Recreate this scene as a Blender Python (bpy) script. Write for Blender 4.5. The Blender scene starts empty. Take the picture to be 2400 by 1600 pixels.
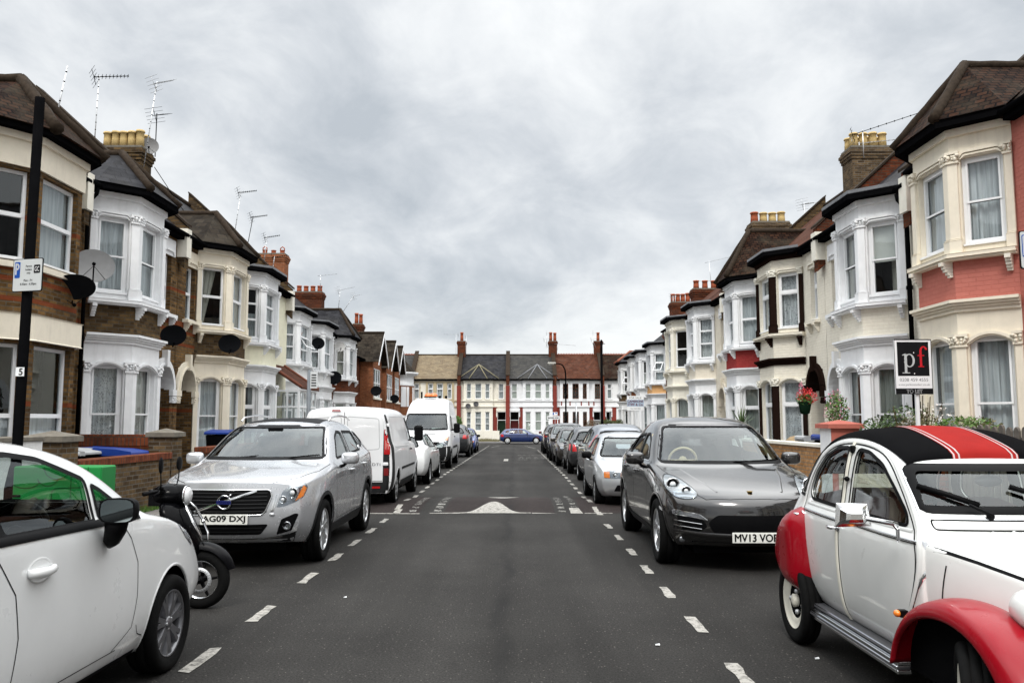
import bpy, bmesh, math, random
from mathutils import Vector, Matrix
from mathutils.bvhtree import BVHTree
random.seed(11)
C = bpy.context.scene
COL = C.collection
R = math.radians
PI = math.pi

# ------------------------------------------------------------------ camera
CAMH = 1.65
PITCH = math.atan(187/1937.)
cd = bpy.data.cameras.new('camera'); cam = bpy.data.objects.new('camera', cd); COL.objects.link(cam)
cd.sensor_width = 36.0; cd.lens = 36*1937/2400.; cd.clip_end = 3000; cd.clip_start = .05
cam.location = (0, 0, CAMH)
cam.rotation_euler = (R(90)+PITCH, 0, math.atan(8/1937.))
C.camera = cam
C.view_settings.view_transform = 'Standard'; C.view_settings.look = 'None'
C.view_settings.exposure = 0.9; C.view_settings.gamma = 1
C.render.resolution_x = 1024; C.render.resolution_y = 682

# ------------------------------------------------------------------ node helper
class NT:
    def __init__(s, nt): s.nt = nt; s.n = nt.nodes; s.l = nt.links
    def node(s, t, **kw):
        x = s.n.new(t)
        for k, v in kw.items():
            if k in x.bl_rna.properties.keys(): setattr(x, k, v)
        return x
    def set(s, sock, v):
        if isinstance(v, bpy.types.NodeSocket): s.l.new(v, sock)
        elif isinstance(v, (tuple, list)) and len(v) == 3 and sock.type == 'RGBA': sock.default_value = (*v, 1)
        else: sock.default_value = v
    def math(s, op, a, b=0.0, c=None, clamp=False):
        x = s.n.new('ShaderNodeMath'); x.operation = op; x.use_clamp = clamp
        s.set(x.inputs[0], a); s.set(x.inputs[1], b)
        if c is not None: s.set(x.inputs[2], c)
        return x.outputs[0]
    def mix(s, f, a, b, mode='MIX'):
        x = s.n.new('ShaderNodeMix'); x.data_type = 'RGBA'; x.blend_type = mode
        s.set(x.inputs[0], f); s.set(x.inputs[6], a); s.set(x.inputs[7], b)
        return x.outputs[2]
    def ramp(s, f, stops):
        x = s.n.new('ShaderNodeValToRGB'); s.set(x.inputs[0], f); cr = x.color_ramp
        while len(cr.elements) > 1: cr.elements.remove(cr.elements[-1])
        for i, (p, c) in enumerate(stops):
            e = cr.elements[0] if i == 0 else cr.elements.new(p)
            e.position = p; e.color = (c, c, c, 1) if isinstance(c, (int, float)) else (*c, 1)
        return x.outputs[0]
    def noise(s, vec, scale, detail=4, rough=.5, dist=0.0):
        x = s.n.new('ShaderNodeTexNoise'); x.inputs['Scale'].default_value = scale
        x.inputs['Detail'].default_value = detail; x.inputs['Roughness'].default_value = rough
        x.inputs['Distortion'].default_value = dist
        if vec is not None: s.l.new(vec, x.inputs['Vector'])
        return x.outputs[0]
    def mapping(s, vec, scale=(1,1,1), loc=(0,0,0), rot=(0,0,0)):
        x = s.n.new('ShaderNodeMapping'); s.l.new(vec, x.inputs[0])
        x.inputs['Scale'].default_value = scale; x.inputs['Location'].default_value = loc; x.inputs['Rotation'].default_value = rot
        return x.outputs[0]
    def bump(s, h, strength=.3, dist=.01):
        x = s.n.new('ShaderNodeBump'); x.inputs['Strength'].default_value = strength
        x.inputs['Distance'].default_value = dist; s.l.new(h, x.inputs['Height'])
        return x.outputs[0]

# ------------------------------------------------------------------ world: overcast sky
SUN_EL, SUN_ROT = R(50), R(200)
w = bpy.data.worlds.new("World"); C.world = w; w.use_nodes = True
W = NT(w.node_tree); W.n.clear()
out = W.node('ShaderNodeOutputWorld'); bg = W.node('ShaderNodeBackground')
sky = W.node('ShaderNodeTexSky'); sky.sky_type = 'NISHITA'; sky.sun_disc = False
sky.sun_elevation = SUN_EL; sky.sun_rotation = SUN_ROT
tc = W.node('ShaderNodeTexCoord'); sp = W.node('ShaderNodeSeparateXYZ'); W.l.new(tc.outputs['Generated'], sp.inputs[0])
zz = W.math('MAXIMUM', sp.outputs[2], 0.0)
den = W.math('ADD', zz, .34)
cmb = W.node('ShaderNodeCombineXYZ')
W.l.new(W.math('DIVIDE', sp.outputs[0], den), cmb.inputs[0]); W.l.new(W.math('DIVIDE', sp.outputs[1], den), cmb.inputs[1])
cl_v = W.mapping(cmb.outputs[0], (1.5, 1.25, 1), (9.3, 4.1, 0))
n1 = W.noise(cl_v, .62, 8, .52, .5)
n2 = W.noise(cl_v, 3.1, 8, .6, .4)
nn = W.math('ADD', W.math('MULTIPLY', n1, .70), W.math('MULTIPLY', n2, .30))
cloud = W.ramp(nn, [(.34, (3.3, 3.55, 3.8)), (.41, (4.2, 4.4, 4.6)), (.47, (5.2, 5.35, 5.45)), (.54, (6.1, 6.2, 6.2)), (.64, (6.7, 6.7, 6.65))])
# overcast luminance distribution: brighter overhead than near the horizon
el = W.ramp(zz, [(0, .82), (.10, .85), (.30, .88), (.48, .93), (.64, 2.6), (1, 3.9)])
cl = W.mix(1.0, cloud, el, 'MULTIPLY')
fin = W.mix(.94, sky.outputs[0], cl)
W.l.new(fin, bg.inputs[0]); bg.inputs[1].default_value = .1
W.l.new(bg.outputs[0], out.inputs[0])
sl = bpy.data.lights.new('sun', 'SUN'); sl.energy = 1.1; sl.angle = R(14); sl.color = (1, .96, .9)
so = bpy.data.objects.new('sun', sl); COL.objects.link(so)
# sun behind the camera, high, slightly to the left
so.rotation_euler = (R(90)-SUN_EL, 0, R(-12))

# ------------------------------------------------------------------ materials
MATS = {}
def newmat(name):
    m = bpy.data.materials.new(name); m.use_nodes = True
    T = NT(m.node_tree); b = T.n['Principled BSDF']
    return m, T, b
def simple(name, col, rough=.6, metal=0.0, var=.12, vscale=6, bump=0.0, bscale=60, coat=0.0, spec=None, dirt=0.0):
    if name in MATS: return MATS[name]
    m, T, b = newmat(name)
    tcn = T.node('ShaderNodeTexCoord'); v = tcn.outputs['Object']
    n = T.noise(v, vscale, 5, .6)
    k = T.ramp(n, [(.3, 1-var), (.7, 1+var*.5)])
    c = T.mix(1.0, (*col,), k, 'MULTIPLY')
    if dirt:
        n3 = T.noise(T.mapping(v, (3, 3, .30)), 2.4, 9, .7)
        dk = T.ramp(n3, [(.52, 0.0), (.78, .8)])
        c = T.mix(T.math('MULTIPLY', dk, dirt), c, (.13, .11, .09))
    T.l.new(c, b.inputs['Base Color'])
    b.inputs['Roughness'].default_value = rough; b.inputs['Metallic'].default_value = metal
    if coat: b.inputs['Coat Weight'].default_value = coat; b.inputs['Coat Roughness'].default_value = .03
    b.inputs['Specular IOR Level'].default_value = spec if spec is not None else (.5 if metal else .0 if max(col) < .03 else .05 if max(col) < .08 else .2)
    if bump:
        T.l.new(T.bump(T.noise(v, bscale, 4, .6), bump, .004), b.inputs['Normal'])
    MATS[name] = m; return m

def brick(name, c1, c2, mortar, bw=.225, rh=.075, ms=.010, bump=.6, rough=.85, stain=.5, staincol=(.035,.028,.022), bands=None, painted=False, squash=0.0):
    if name in MATS: return MATS[name]
    m, T, b = newmat(name)
    uv = T.node('ShaderNodeUVMap').outputs[0]
    br = T.node('ShaderNodeTexBrick'); T.l.new(uv, br.inputs['Vector'])
    br.inputs['Scale'].default_value = 1; br.inputs['Brick Width'].default_value = bw; br.inputs['Row Height'].default_value = rh
    br.inputs['Mortar Size'].default_value = ms; br.inputs['Mortar Smooth'].default_value = .3; br.inputs['Bias'].default_value = 0
    T.set(br.inputs['Color1'], c1); T.set(br.inputs['Color2'], c2); T.set(br.inputs['Mortar'], mortar)
    n = T.noise(uv, 1.3, 8, .65); n2 = T.noise(uv, 9, 4, .6)
    c = T.mix(1.0, br.outputs['Color'], T.ramp(n2, [(.3, .93 if painted else .72), (.7, 1.04 if painted else 1.22)]), 'MULTIPLY')
    c = T.mix(T.math('MULTIPLY', T.ramp(n, [(.45, 0.0), (.7, 1.0)]), stain), c, staincol)
    if bands:
        sv = T.node('ShaderNodeSeparateXYZ'); T.l.new(uv, sv.inputs[0])
        for z0, z1, bc in bands:
            f = T.math('MULTIPLY', T.math('GREATER_THAN', sv.outputs[1], z0), T.math('LESS_THAN', sv.outputs[1], z1))
            c = T.mix(T.math('MULTIPLY', f, .82), c, bc)
    T.l.new(c, b.inputs['Base Color']); b.inputs['Roughness'].default_value = rough
    h = T.math('SUBTRACT', T.math('MULTIPLY', n2, .35), br.outputs['Fac'])
    T.l.new(T.bump(h, bump, .012 if not painted else .006), b.inputs['Normal'])
    b.inputs['Specular IOR Level'].default_value = .04
    MATS[name] = m; return m

def paint(name, col, rough=.28, metal=0.0, spec=.5, coat=1.0):
    if name in MATS: return MATS[name]
    m, T, b = newmat(name)
    v = T.node('ShaderNodeTexCoord').outputs['Object']
    n = T.noise(v, 1.7, 6, .6)
    c = T.mix(1.0, (*col,), T.ramp(n, [(.3, .93), (.7, 1.04)]), 'MULTIPLY')
    sv = T.node('ShaderNodeSeparateXYZ'); T.l.new(v, sv.inputs[0])
    # road dirt on the sills
    d = T.math('MULTIPLY', T.ramp(sv.outputs[2], [(.18, 1.0), (.55, 0.0)]), T.ramp(T.noise(v, 6, 6, .7), [(.3, .1), (.75, .55)]))
    c = T.mix(T.math('MULTIPLY', d, .55 if max(col) > .3 else .2), c, (.09, .08, .07))
    T.l.new(c, b.inputs['Base Color'])
    b.inputs['Metallic'].default_value = metal; b.inputs['Specular IOR Level'].default_value = spec
    T.l.new(T.ramp(T.noise(v, 3.0, 6, .7), [(.3, rough*.85), (.8, rough*1.3)]), b.inputs['Roughness'])
    b.inputs['Coat Weight'].default_value = coat; b.inputs['Coat Roughness'].default_value = .04
    MATS[name] = m; return m

def glass(name, tint=(.75, .8, .8), base=.06, dark=0.0, rough=.02):
    """thin pane: clear film with a fresnel reflection"""
    if name in MATS: return MATS[name]
    m, T, b = newmat(name); T.n.remove(b)
    o = T.n['Material Output']
    tr = T.node('ShaderNodeBsdfTransparent'); T.set(tr.inputs[0], tint)
    gl = T.node('ShaderNodeBsdfGlossy'); T.set(gl.inputs[0], (.9, .94, .95)); gl.inputs['Roughness'].default_value = rough
    lw = T.node('ShaderNodeLayerWeight'); lw.inputs[0].default_value = .5
    v = T.node('ShaderNodeTexCoord').outputs['Object']
    T.l.new(T.bump(T.noise(v, 1.6, 2, .5), .04, .05), gl.inputs['Normal'])
    f = T.math('MULTIPLY_ADD', T.math('POWER', lw.outputs[1], 4.0), .9, base, clamp=True)
    mx = T.node('ShaderNodeMixShader'); T.l.new(f, mx.inputs[0]); T.l.new(tr.outputs[0], mx.inputs[1]); T.l.new(gl.outputs[0], mx.inputs[2])
    T.l.new(mx.outputs[0], o.inputs[0])
    MATS[name] = m; return m

def asphalt(name, c0, c1, tint=(1, .955, .90), scale=1.0):
    if name in MATS: return MATS[name]
    m, T, b = newmat(name)
    v = T.node('ShaderNodeTexCoord').outputs['Object']
    fine = T.noise(v, 62*scale, 4, .85); big = T.noise(v, .35, 6, .6)
    trk = T.noise(T.mapping(v, (1.1, .05, 1)), 1.3, 4, .5)
    spk = T.node('ShaderNodeTexVoronoi'); T.l.new(v, spk.inputs[0]); spk.inputs['Scale'].default_value = 48*scale
    k = T.ramp(fine, [(.30, c0), (.70, c1)])
    k2 = T.mix(1.0, k, T.ramp(big, [(.3, .70), (.7, 1.30)]), 'MULTIPLY')
    k2 = T.mix(1.0, k2, T.ramp(trk, [(.35, .78), (.65, 1.22)]), 'MULTIPLY')
    sc = T.node('ShaderNodeSeparateColor'); T.l.new(spk.outputs['Color'], sc.inputs[0])
    st = T.math('MULTIPLY', T.ramp(spk.outputs['Distance'], [(.15, 1.0), (.32, 0.0)]), T.ramp(sc.outputs[0], [(.86, 0.0), (.97, 1.0)]))
    c = T.mix(T.math('MULTIPLY', st, .55), T.mix(1.0, k2, tint, 'MULTIPLY'), (.22, .20, .18))
    # dark seam down the middle, tar bands, oil spots
    sx_ = T.node('ShaderNodeSeparateXYZ'); T.l.new(v, sx_.inputs[0]); wob = T.noise(v, .9, 5, .6)
    dx = T.math('ABSOLUTE', T.math('ADD', sx_.outputs[0], T.math('MULTIPLY_ADD', wob, .5, -.13)))
    seam = T.math('MULTIPLY', T.ramp(dx, [(.02, 1.0), (.10, 0.0)]), T.ramp(T.noise(v, .5, 3, .5), [(.4, .15), (.6, .6)]))
    oil = T.ramp(T.noise(v, 1.6, 7, .72), [(.60, 0.0), (.72, .55)])
    c = T.mix(T.math('MAXIMUM', seam, oil), c, (.010, .010, .010))
    T.l.new(c, b.inputs['Base Color']); b.inputs['Roughness'].default_value = .88; b.inputs['Specular IOR Level'].default_value = .12
    T.l.new(T.bump(fine, .35, .006), b.inputs['Normal'])
    MATS[name] = m; return m

# ------------------------------------------------------------------ mesh builder
ORG = {}
class MB:
    def __init__(s, T=None): s.v = []; s.f = []; s.m = []; s.sm = []; s.T = T
    def add(s, vs, fs, mi=0, smooth=False):
        b = len(s.v)
        if s.T: vs = [s.T(*p) for p in vs]
        s.v += [tuple(p) for p in vs]; s.f += [tuple(b+i for i in f) for f in fs]
        s.m += [mi]*len(fs); s.sm += [smooth]*len(fs); return s
    def box(s, x0, x1, y0, y1, z0, z1, mi=0):
        vs = [(x, y, z) for x in (x0, x1) for y in (y0, y1) for z in (z0, z1)]
        return s.add(vs, [(0,1,3,2), (4,6,7,5), (0,4,5,1), (2,3,7,6), (0,2,6,4), (1,5,7,3)], mi)
    def poly(s, pts, mi=0): return s.add(pts, [tuple(range(len(pts)))], mi)
    def prism(s, poly, axis, d0, d1, mi=0, smooth=False):
        n = len(poly)
        f = {'x': lambda u, v, d: (d, u, v), 'y': lambda u, v, d: (u, d, v), 'z': lambda u, v, d: (u, v, d)}[axis]
        vs = [f(u, v, d0) for u, v in poly] + [f(u, v, d1) for u, v in poly]
        s.add(vs, [tuple(range(n)), tuple(range(2*n-1, n-1, -1))], mi)
        b = len(s.v)-2*n
        for i in range(n):
            s.f.append((b+i, b+(i+1) % n, b+n+(i+1) % n, b+n+i)); s.m.append(mi); s.sm.append(smooth)
        return s
    def tube(s, pts, r, n=8, mi=0, caps=True, smooth=True, closed=False, flat=1.0):
        pts = [Vector(p) for p in pts]; N = len(pts); rs = r if isinstance(r, (list, tuple)) else [r]*N
        vs = []; up = None
        for i, p in enumerate(pts):
            if closed: t = pts[(i+1) % N]-pts[i-1]
            else: t = (pts[min(i+1, N-1)]-pts[max(i-1, 0)])
            t.normalize()
            if up is None: up = Vector((0,0,1)) if abs(t.z) < .9 else Vector((1,0,0))
            a = t.cross(up)
            if a.length < 1e-4: a = t.cross(Vector((0,1,0)))
            a.normalize(); up = a.cross(t).normalized()
            for k in range(n):
                an = 2*PI*k/n; vs.append(p + a*math.cos(an)*rs[i] + up*math.sin(an)*rs[i]*flat)
        fs = []
        for i in range(N if closed else N-1):
            j = (i+1) % N
            for k in range(n):
                fs.append((i*n+k, i*n+(k+1) % n, j*n+(k+1) % n, j*n+k))
        if caps and not closed: fs += [tuple(range(n-1, -1, -1)), tuple((N-1)*n+k for k in range(n))]
        return s.add(vs, fs, mi, smooth)
    def lathe(s, prof, c, axis='z', n=24, mi=0, smooth=True, a0=0, a1=2*PI):
        c = Vector(c); full = abs(a1-a0-2*PI) < 1e-6; m = n if full else n+1
        vs = []
        for r, h in prof:
            for k in range(m):
                an = a0+(a1-a0)*k/n; x, y = r*math.cos(an), r*math.sin(an)
                vs.append(c + Vector({'z': (x, y, h), 'x': (h, x, y), 'y': (x, h, y)}[axis]))
        fs = []
        for i in range(len(prof)-1):
            for k in range(n):
                k2 = (k+1) % m
                fs.append((i*m+k, i*m+k2, (i+1)*m+k2, (i+1)*m+k))
        return s.add(vs, fs, mi, smooth)
    def ball(s, c, r, mi=0, n=10, sc=(1,1,1), smooth=True):
        vs = []; fs = []; h = n//2
        for i in range(h+1):
            th = PI*i/h
            for k in range(n):
                ph = 2*PI*k/n
                vs.append((c[0]+r*sc[0]*math.sin(th)*math.cos(ph), c[1]+r*sc[1]*math.sin(th)*math.sin(ph), c[2]+r*sc[2]*math.cos(th)))
        for i in range(h):
            for k in range(n): fs.append((i*n+k, i*n+(k+1) % n, (i+1)*n+(k+1) % n, (i+1)*n+k))
        return s.add(vs, fs, mi, smooth)
    def bmesh(s, bm, mi=0, smooth=True, M=None):
        bm.verts.ensure_lookup_table(); bm.verts.index_update()
        vs = [(M @ v.co if M else v.co.copy()) for v in bm.verts]
        return s.add(vs, [tuple(v.index for v in f.verts) for f in bm.faces], mi, smooth)
    def build(s, name, mats, parent=None, loc=None, bevel=0, weld=True, auto=None):
        me = bpy.data.meshes.new(name)
        o = bpy.data.objects.new(name, me); COL.objects.link(o)
        org = Vector((0,0,0))
        if parent is not None:
            r = parent
            while r.parent: r = r.parent
            org = ORG.get(r.name, org); o.parent = parent
        elif loc is not None:
            org = Vector(loc); o.location = loc; ORG[o.name] = org
        me.from_pydata([(p[0]-org.x, p[1]-org.y, p[2]-org.z) for p in s.v], [], s.f)
        if not isinstance(mats, (list, tuple)): mats = [mats]
        for m in mats: me.materials.append(m)
        bm = bmesh.new(); bm.from_mesh(me)
        bm.faces.ensure_lookup_table()
        for i, f in enumerate(bm.faces): f.material_index = s.m[i]; f.smooth = s.sm[i]
        if weld: bmesh.ops.remove_doubles(bm, verts=bm.verts, dist=1e-5)
        if bevel:
            es = [e for e in bm.edges if len(e.link_faces) == 2 and e.calc_face_angle(0) > .6]
            if es: bmesh.ops.bevel(bm, geom=es, offset=bevel, segments=1, affect='EDGES', profile=.5)
        bmesh.ops.recalc_face_normals(bm, faces=bm.faces)
        uv = bm.loops.layers.uv.new('UVMap')
        for f in bm.faces:
            n = f.normal
            if abs(n.z) > .97: t = Vector((1,0,0)); q = Vector((0,1,0))
            else: t = Vector((-n.y, n.x, 0)).normalized(); q = n.cross(t)
            if abs(n.z) <= .97 and q.z < 0: q = -q
            # keep the direction of u stable so that neighbouring faces line up
            if abs(t.y) > abs(t.x)*.99:
                if t.y < 0: t = -t
            elif t.x < 0: t = -t
            for l in f.loops:
                p = l.vert.co+org; l[uv].uv = (p.dot(t), p.dot(q))
        bm.to_mesh(me); bm.free()
        return o

def tag(o, label=None, cat=None, group=None, kind=None):
    if label: o['label'] = label
    if cat: o['category'] = cat
    if group: o['group'] = group
    if kind: o['kind'] = kind
    return o
def thing(name, loc, label, cat, group=None, rz=0, world=True):
    o = bpy.data.objects.new(name, None); COL.objects.link(o); o.location = loc; o.rotation_euler = (0, 0, rz)
    o.empty_display_size = .2
    if world: ORG[o.name] = Vector(loc)
    return tag(o, label, cat, group)
def part_empty(name, parent):
    o = bpy.data.objects.new(name, None); COL.objects.link(o); o.parent = parent; return o

_tx = {}
def text_bm(s, size=1.0, ax='CENTER', space=1.0, extr=0.0):
    """lettering outline as a flat mesh centred on the origin, width along x, height along y"""
    cu = bpy.data.curves.new('t', 'FONT'); cu.body = s; cu.size = size; cu.align_x = ax; cu.align_y = 'CENTER'
    cu.space_character = space; cu.resolution_u = 4; cu.extrude = extr
    o = bpy.data.objects.new('t', cu); COL.objects.link(o)
    dg = bpy.context.evaluated_depsgraph_get(); me = bpy.data.meshes.new_from_object(o.evaluated_get(dg))
    bm = bmesh.new(); bm.from_mesh(me)
    bpy.data.objects.remove(o); bpy.data.meshes.remove(me); bpy.data.curves.remove(cu)
    return bm

# ------------------------------------------------------------------ terrain profile
def gz(y): return -0.42*min(1, max(0, (y-26)/48.))

XL, XR = -8.8, 8.2        # wall planes of the two terraces
KL, KR = -4.45, 3.78      # kerbs

M_asph = asphalt('asphalt', .003, .044)
M_asph2 = asphalt('asphalt_red', .006, .034, (1.12, .88, .84))
M_pave = brick('paving_slabs', (.17,.16,.15), (.23,.22,.205), (.07,.065,.06), .6, .6, .012, .3, .9, .35)
M_kerb = simple('kerb_granite', (.24,.235,.23), .8, var=.2, vscale=14, bump=.3)
M_soil = simple('ground_soil', (.10,.085,.06), .95, var=.3, vscale=3, bump=.4)
def roadpaint():
    m, T, b = newmat('road_paint')
    v = T.node('ShaderNodeTexCoord').outputs['Object']
    n = T.noise(v, 14, 8, .75)
    c = T.mix(T.ramp(n, [(.48, 0.0), (.60, 1.0)]), (.30,.287,.26), (.10,.095,.085))
    T.l.new(c, b.inputs['Base Color']); b.inputs['Roughness'].default_value = .8
    a = T.ramp(T.noise(v, 23, 6, .8), [(.36, 0.0), (.42, 1.0)])
    T.l.new(a, b.inputs['Alpha'])
    return m
M_rp = roadpaint()
def wornpaint():
    m, T, b = newmat('road_paint_worn')
    v = T.node('ShaderNodeTexCoord').outputs['Object']
    T.set(b.inputs['Base Color'], (.26,.255,.235)); b.inputs['Roughness'].default_value = .85
    T.l.new(T.ramp(T.noise(v, 9, 8, .8), [(.47, 0.0), (.56, .85)]), b.inputs['Alpha'])
    return m
M_rpw = wornpaint()

HUMP0, HUMP1 = 15.15, 18.3
def rz(x, y):
    """height of the carriageway: camber, slope and the speed hump"""
    z = gz(y)
    c = (KL+KR)/2; hw = (KR-KL)/2
    z += .0
    if HUMP0 < y < HUMP1:
        z += .06*math.sin(PI*(y-HUMP0)/(HUMP1-HUMP0))**1.2
    return z

def sheet(name, xs, ys, zf, mat, **kw):
    m = MB(); vs = [(x, y, zf(x, y)) for y in ys for x in xs]; n = len(xs)
    fs = [(j*n+i, j*n+i+1, (j+1)*n+i+1, (j+1)*n+i) for j in range(len(ys)-1) for i in range(n-1)]
    m.add(vs, fs, 0, True)
    o = m.build(name, mat, loc=(0,0,0)); tag(o, kind='structure'); return o
def frange(a, b, s):
    n = max(1, int(round((b-a)/s))); return [a+(b-a)*i/n for i in range(n+1)]

sheet('ground', [-900,-60,-20,20,60,900], [-60,0,20,26,74,80,120,900], lambda x, y: gz(y)-.05, M_soil)
YJ0, YJ1 = 71.5, 79.8     # the crossing road at the end
sheet('road', frange(KL, KR, 1.2), sorted(set(frange(-8, HUMP0, 2)+frange(HUMP0, HUMP1, .12)+frange(HUMP1, YJ0+.5, 2))), lambda x, y: rz(x, y), M_asph)
sheet('cross_road', [-70,-40,-10,10,40,70], [YJ0+.5, 76, YJ1], lambda x, y: gz(y), M_asph)
# corner fillets of tarmac
sheet('road_corner', [KL-3, KL], [YJ0-2.5, YJ0+.5], lambda x, y: gz(y)-.002, M_asph)
sheet('road_corner', [KR, KR+3], [YJ0-2.5, YJ0+.5], lambda x, y: gz(y)-.002, M_asph)
def pave(x0, x1, y0, y1, name='pavement'):
    sheet(name, [x0, x1], frange(y0, y1, 4), lambda x, y: gz(y)+.11, M_pave)
pave(-6.55, KL-.13, -8, YJ0-2.4); pave(KR+.13, 5.85, -8, YJ0-2.4)
sheet('pavement', [-70, 70], [YJ1+.12, YJ1+2.3], lambda x, y: gz(y)+.11, M_pave)
sheet('garden_ground', [-14, -6.55], frange(-8, YJ0-2.4, 4), lambda x, y: gz(y)+.105, M_pave)
sheet('garden_ground', [5.85, 14], frange(-8, YJ0-2.4, 4), lambda x, y: gz(y)+.105, M_pave)
sheet('garden_ground', [-70, 70], [YJ1+2.3, YJ1+8], lambda x, y: gz(y)+.105, M_pave)
def kerb(x0, x1, ys):
    m = MB(); n = len(ys)
    for a, b in zip(ys, ys[1:]):
        za, zb = gz(a), gz(b); g = .006
        vs = [(x0,a+g,za-.1),(x1,a+g,za-.1),(x1,b-g,zb-.1),(x0,b-g,zb-.1),(x0,a+g,za+.115),(x1,a+g,za+.115),(x1,b-g,zb+.115),(x0,b-g,zb+.115)]
        m.add(vs, [(0,3,2,1),(4,5,6,7),(0,1,5,4),(1,2,6,5),(2,3,7,6),(3,0,4,7)])
    tag(m.build('kerb', M_kerb, loc=(0,0,0), bevel=0, weld=False), kind='structure')
kerb(KL-.13, KL, frange(-8, YJ0-2.4, .915)); kerb(KR, KR+.13, frange(-8, YJ0-2.4, .915))
mk = MB(); mk.box(-70, 70, YJ1, YJ1+.12, -.6, gz(80)+.115); tag(mk.build('kerb', M_kerb, loc=(0,0,0)), kind='structure')

# road markings -------------------------------------------------
def marking(polys, name='road_marking', mat=None, lift=.005):
    m = MB()
    for poly in polys:
        bm = bmesh.new(); f = bm.faces.new([bm.verts.new((x, y, 0)) for x, y in poly])
        ys = [p[1] for p in poly]
        if max(ys) > HUMP0 and min(ys) < HUMP1:
            y = min(ys)+.06
            while y < max(ys):
                bmesh.ops.bisect_plane(bm, geom=bm.verts[:]+bm.edges[:]+bm.faces[:], plane_co=(0, y, 0), plane_no=(0, 1, 0)); y += .06
        for v in bm.verts: v.co.z = rz(v.co.x, v.co.y)+lift
        m.bmesh(bm, smooth=False); bm.free()
    return tag(m.build(name, mat or M_rp, loc=(0,0,0), weld=False), kind='structure')
def jit(x, y0, y1, w=.044):
    j = lambda: random.uniform(-.012, .012)
    L = [(x-w+j(), y0+j()*2)]; n = 4
    for k in range(1, n): L.append((x-w+j(), y0+(y1-y0)*k/n))
    L.append((x-w+j(), y1+j()*2)); L.append((x+w+j(), y1+j()*2))
    for k in range(n-1, 0, -1): L.append((x+w+j(), y0+(y1-y0)*k/n))
    L.append((x+w+j(), y0+j()*2)); return L
ds = []
y = 4.53
left_y = [2.9, 4.5, 5.93, 7.33, 8.95, 10.3, 11.5, 12.76, 14.0]
for q in left_y: ds.append(jit(-2.19, q-.30, q+.28))
right_y = [3.2, 4.5, 5.6, 6.94, 8.2, 9.46, 10.7, 12.02, 13.27]
for q in right_y: ds.append(jit(1.47, q-.26, q+.26))
marking(ds)
ds = []
q = 15.9
while q < 70: ds.append(jit(-2.21, q-.30, q+.30)); q += 1.28
q = 15.6
while q < 56: ds.append(jit(1.49, q-.30, q+.30)); q += 1.28
marking(ds)
# hump triangle and its worn edge lines
bell = []
for i in range(25):
    t = i/24.; x = -1.12+1.4*t; s = (math.sin(PI*t))**5
    bell.append((x, 15.22+1.45*s))
marking([bell+[(.28, 15.14), (-1.12, 15.14)]])
marking([[(-1.55,15.1),(-1.0,15.1),(-1.0,15.2),(-1.55,15.17)], [(.3,15.1),(.75,15.1),(.6,15.15),(.3,15.2)], [(-2.85,15.05),(-1.72,15.0),(-1.72,15.1),(-2.85,15.16)],
         [(1.25,15.1),(1.75,15.1),(1.75,15.17),(1.25,15.17)], jit(-2.15,15.0,15.6,.06), jit(1.5,14.85,15.3,.05), [(1.0,15.1),(1.22,15.1),(1.18,15.75),(1.0,15.75)],
         [(-.62,18.25),(.08,18.25),(-.2,17.75),(-.34,17.75)]])
wn = []
for k in range(7):
    yy = 15.3+k*.42
    wn += [[(-1.5,yy),(-1.35,yy),(-1.37,yy+.25),(-1.5,yy+.25)], [(-1.95,yy),(-1.82,yy),(-1.82,yy+.2),(-1.95,yy+.2)], [(.78,yy),(.92,yy),(.92,yy+.2),(.8,yy+.2)], [(1.05,yy+.5),(1.17,yy+.5),(1.15,yy+.7),(1.05,yy+.7)]]
marking(wn, mat=M_rpw)
marking([[(-.53,36.8),(-.33,36.8),(-.33,39.2),(-.53,39.2)]])
# faded lettering and lines farther on
q = []
for k in range(4): q += [[(.15+k*.36,40.0),(.40+k*.36,40.0),(.40+k*.36,40.4),(.15+k*.36,40.4)], [(.2+k*.36,41.5),(.38+k*.36,41.5),(.38+k*.36,41.9),(.2+k*.36,41.9)]]
q += [[(.1,38.4),(1.45,38.4),(1.45,38.6),(.1,38.6)], [(.1,44.8),(1.45,44.8),(1.45,45.0),(.1,45.0)], [(-1.9,63),(-1.75,63),(-1.2,70),(-1.35,70)], [(1.35,60),(1.5,60),(.9,68),(.75,68)], [(-2,71.2),(-.2,71.2),(-.2,71.5),(-2,71.5)]]
marking(q, mat=M_rpw)
def humppatch(x0, x1):
    xs = [x0, x1]; ys = frange(HUMP0+.02, HUMP1-.02, .12)
    sheet('road_patch', xs, ys, lambda x, y: rz(x, y)+.0025, M_asph2)
humppatch(KL+.01, -1.75); humppatch(-1.3, .72); humppatch(1.2, KR-.01)
# ================================================================== HOUSES
def P(name, col, **kw): return simple(name, col, **kw)
M_white = P('render_white', (.76,.77,.78), rough=.6, var=.06, bump=.15, dirt=.22)
M_white2 = P('render_soft_white', (.72,.725,.72), rough=.6, var=.06, bump=.15, dirt=.3)
M_cream = P('render_cream', (.74,.68,.56), rough=.6, var=.06, bump=.15, dirt=.22)
M_cream2 = P('render_pale_cream', (.75,.72,.63), rough=.6, var=.06, bump=.15, dirt=.25)
M_beige = P('render_beige', (.66,.57,.43), rough=.6, var=.06, bump=.15, dirt=.2)
M_yell = P('render_pale_yellow', (.72,.70,.54), rough=.65, var=.08, bump=.15, dirt=.3)
M_ochre = P('render_ochre', (.46,.38,.24), rough=.65, var=.08, dirt=.3)
M_brownp = P('paint_dark_brown', (.016,.009,.007), rough=.45, var=.1)
M_redp = P('paint_oxide_red', (.20,.035,.025), rough=.6, var=.18, vscale=3)
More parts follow.
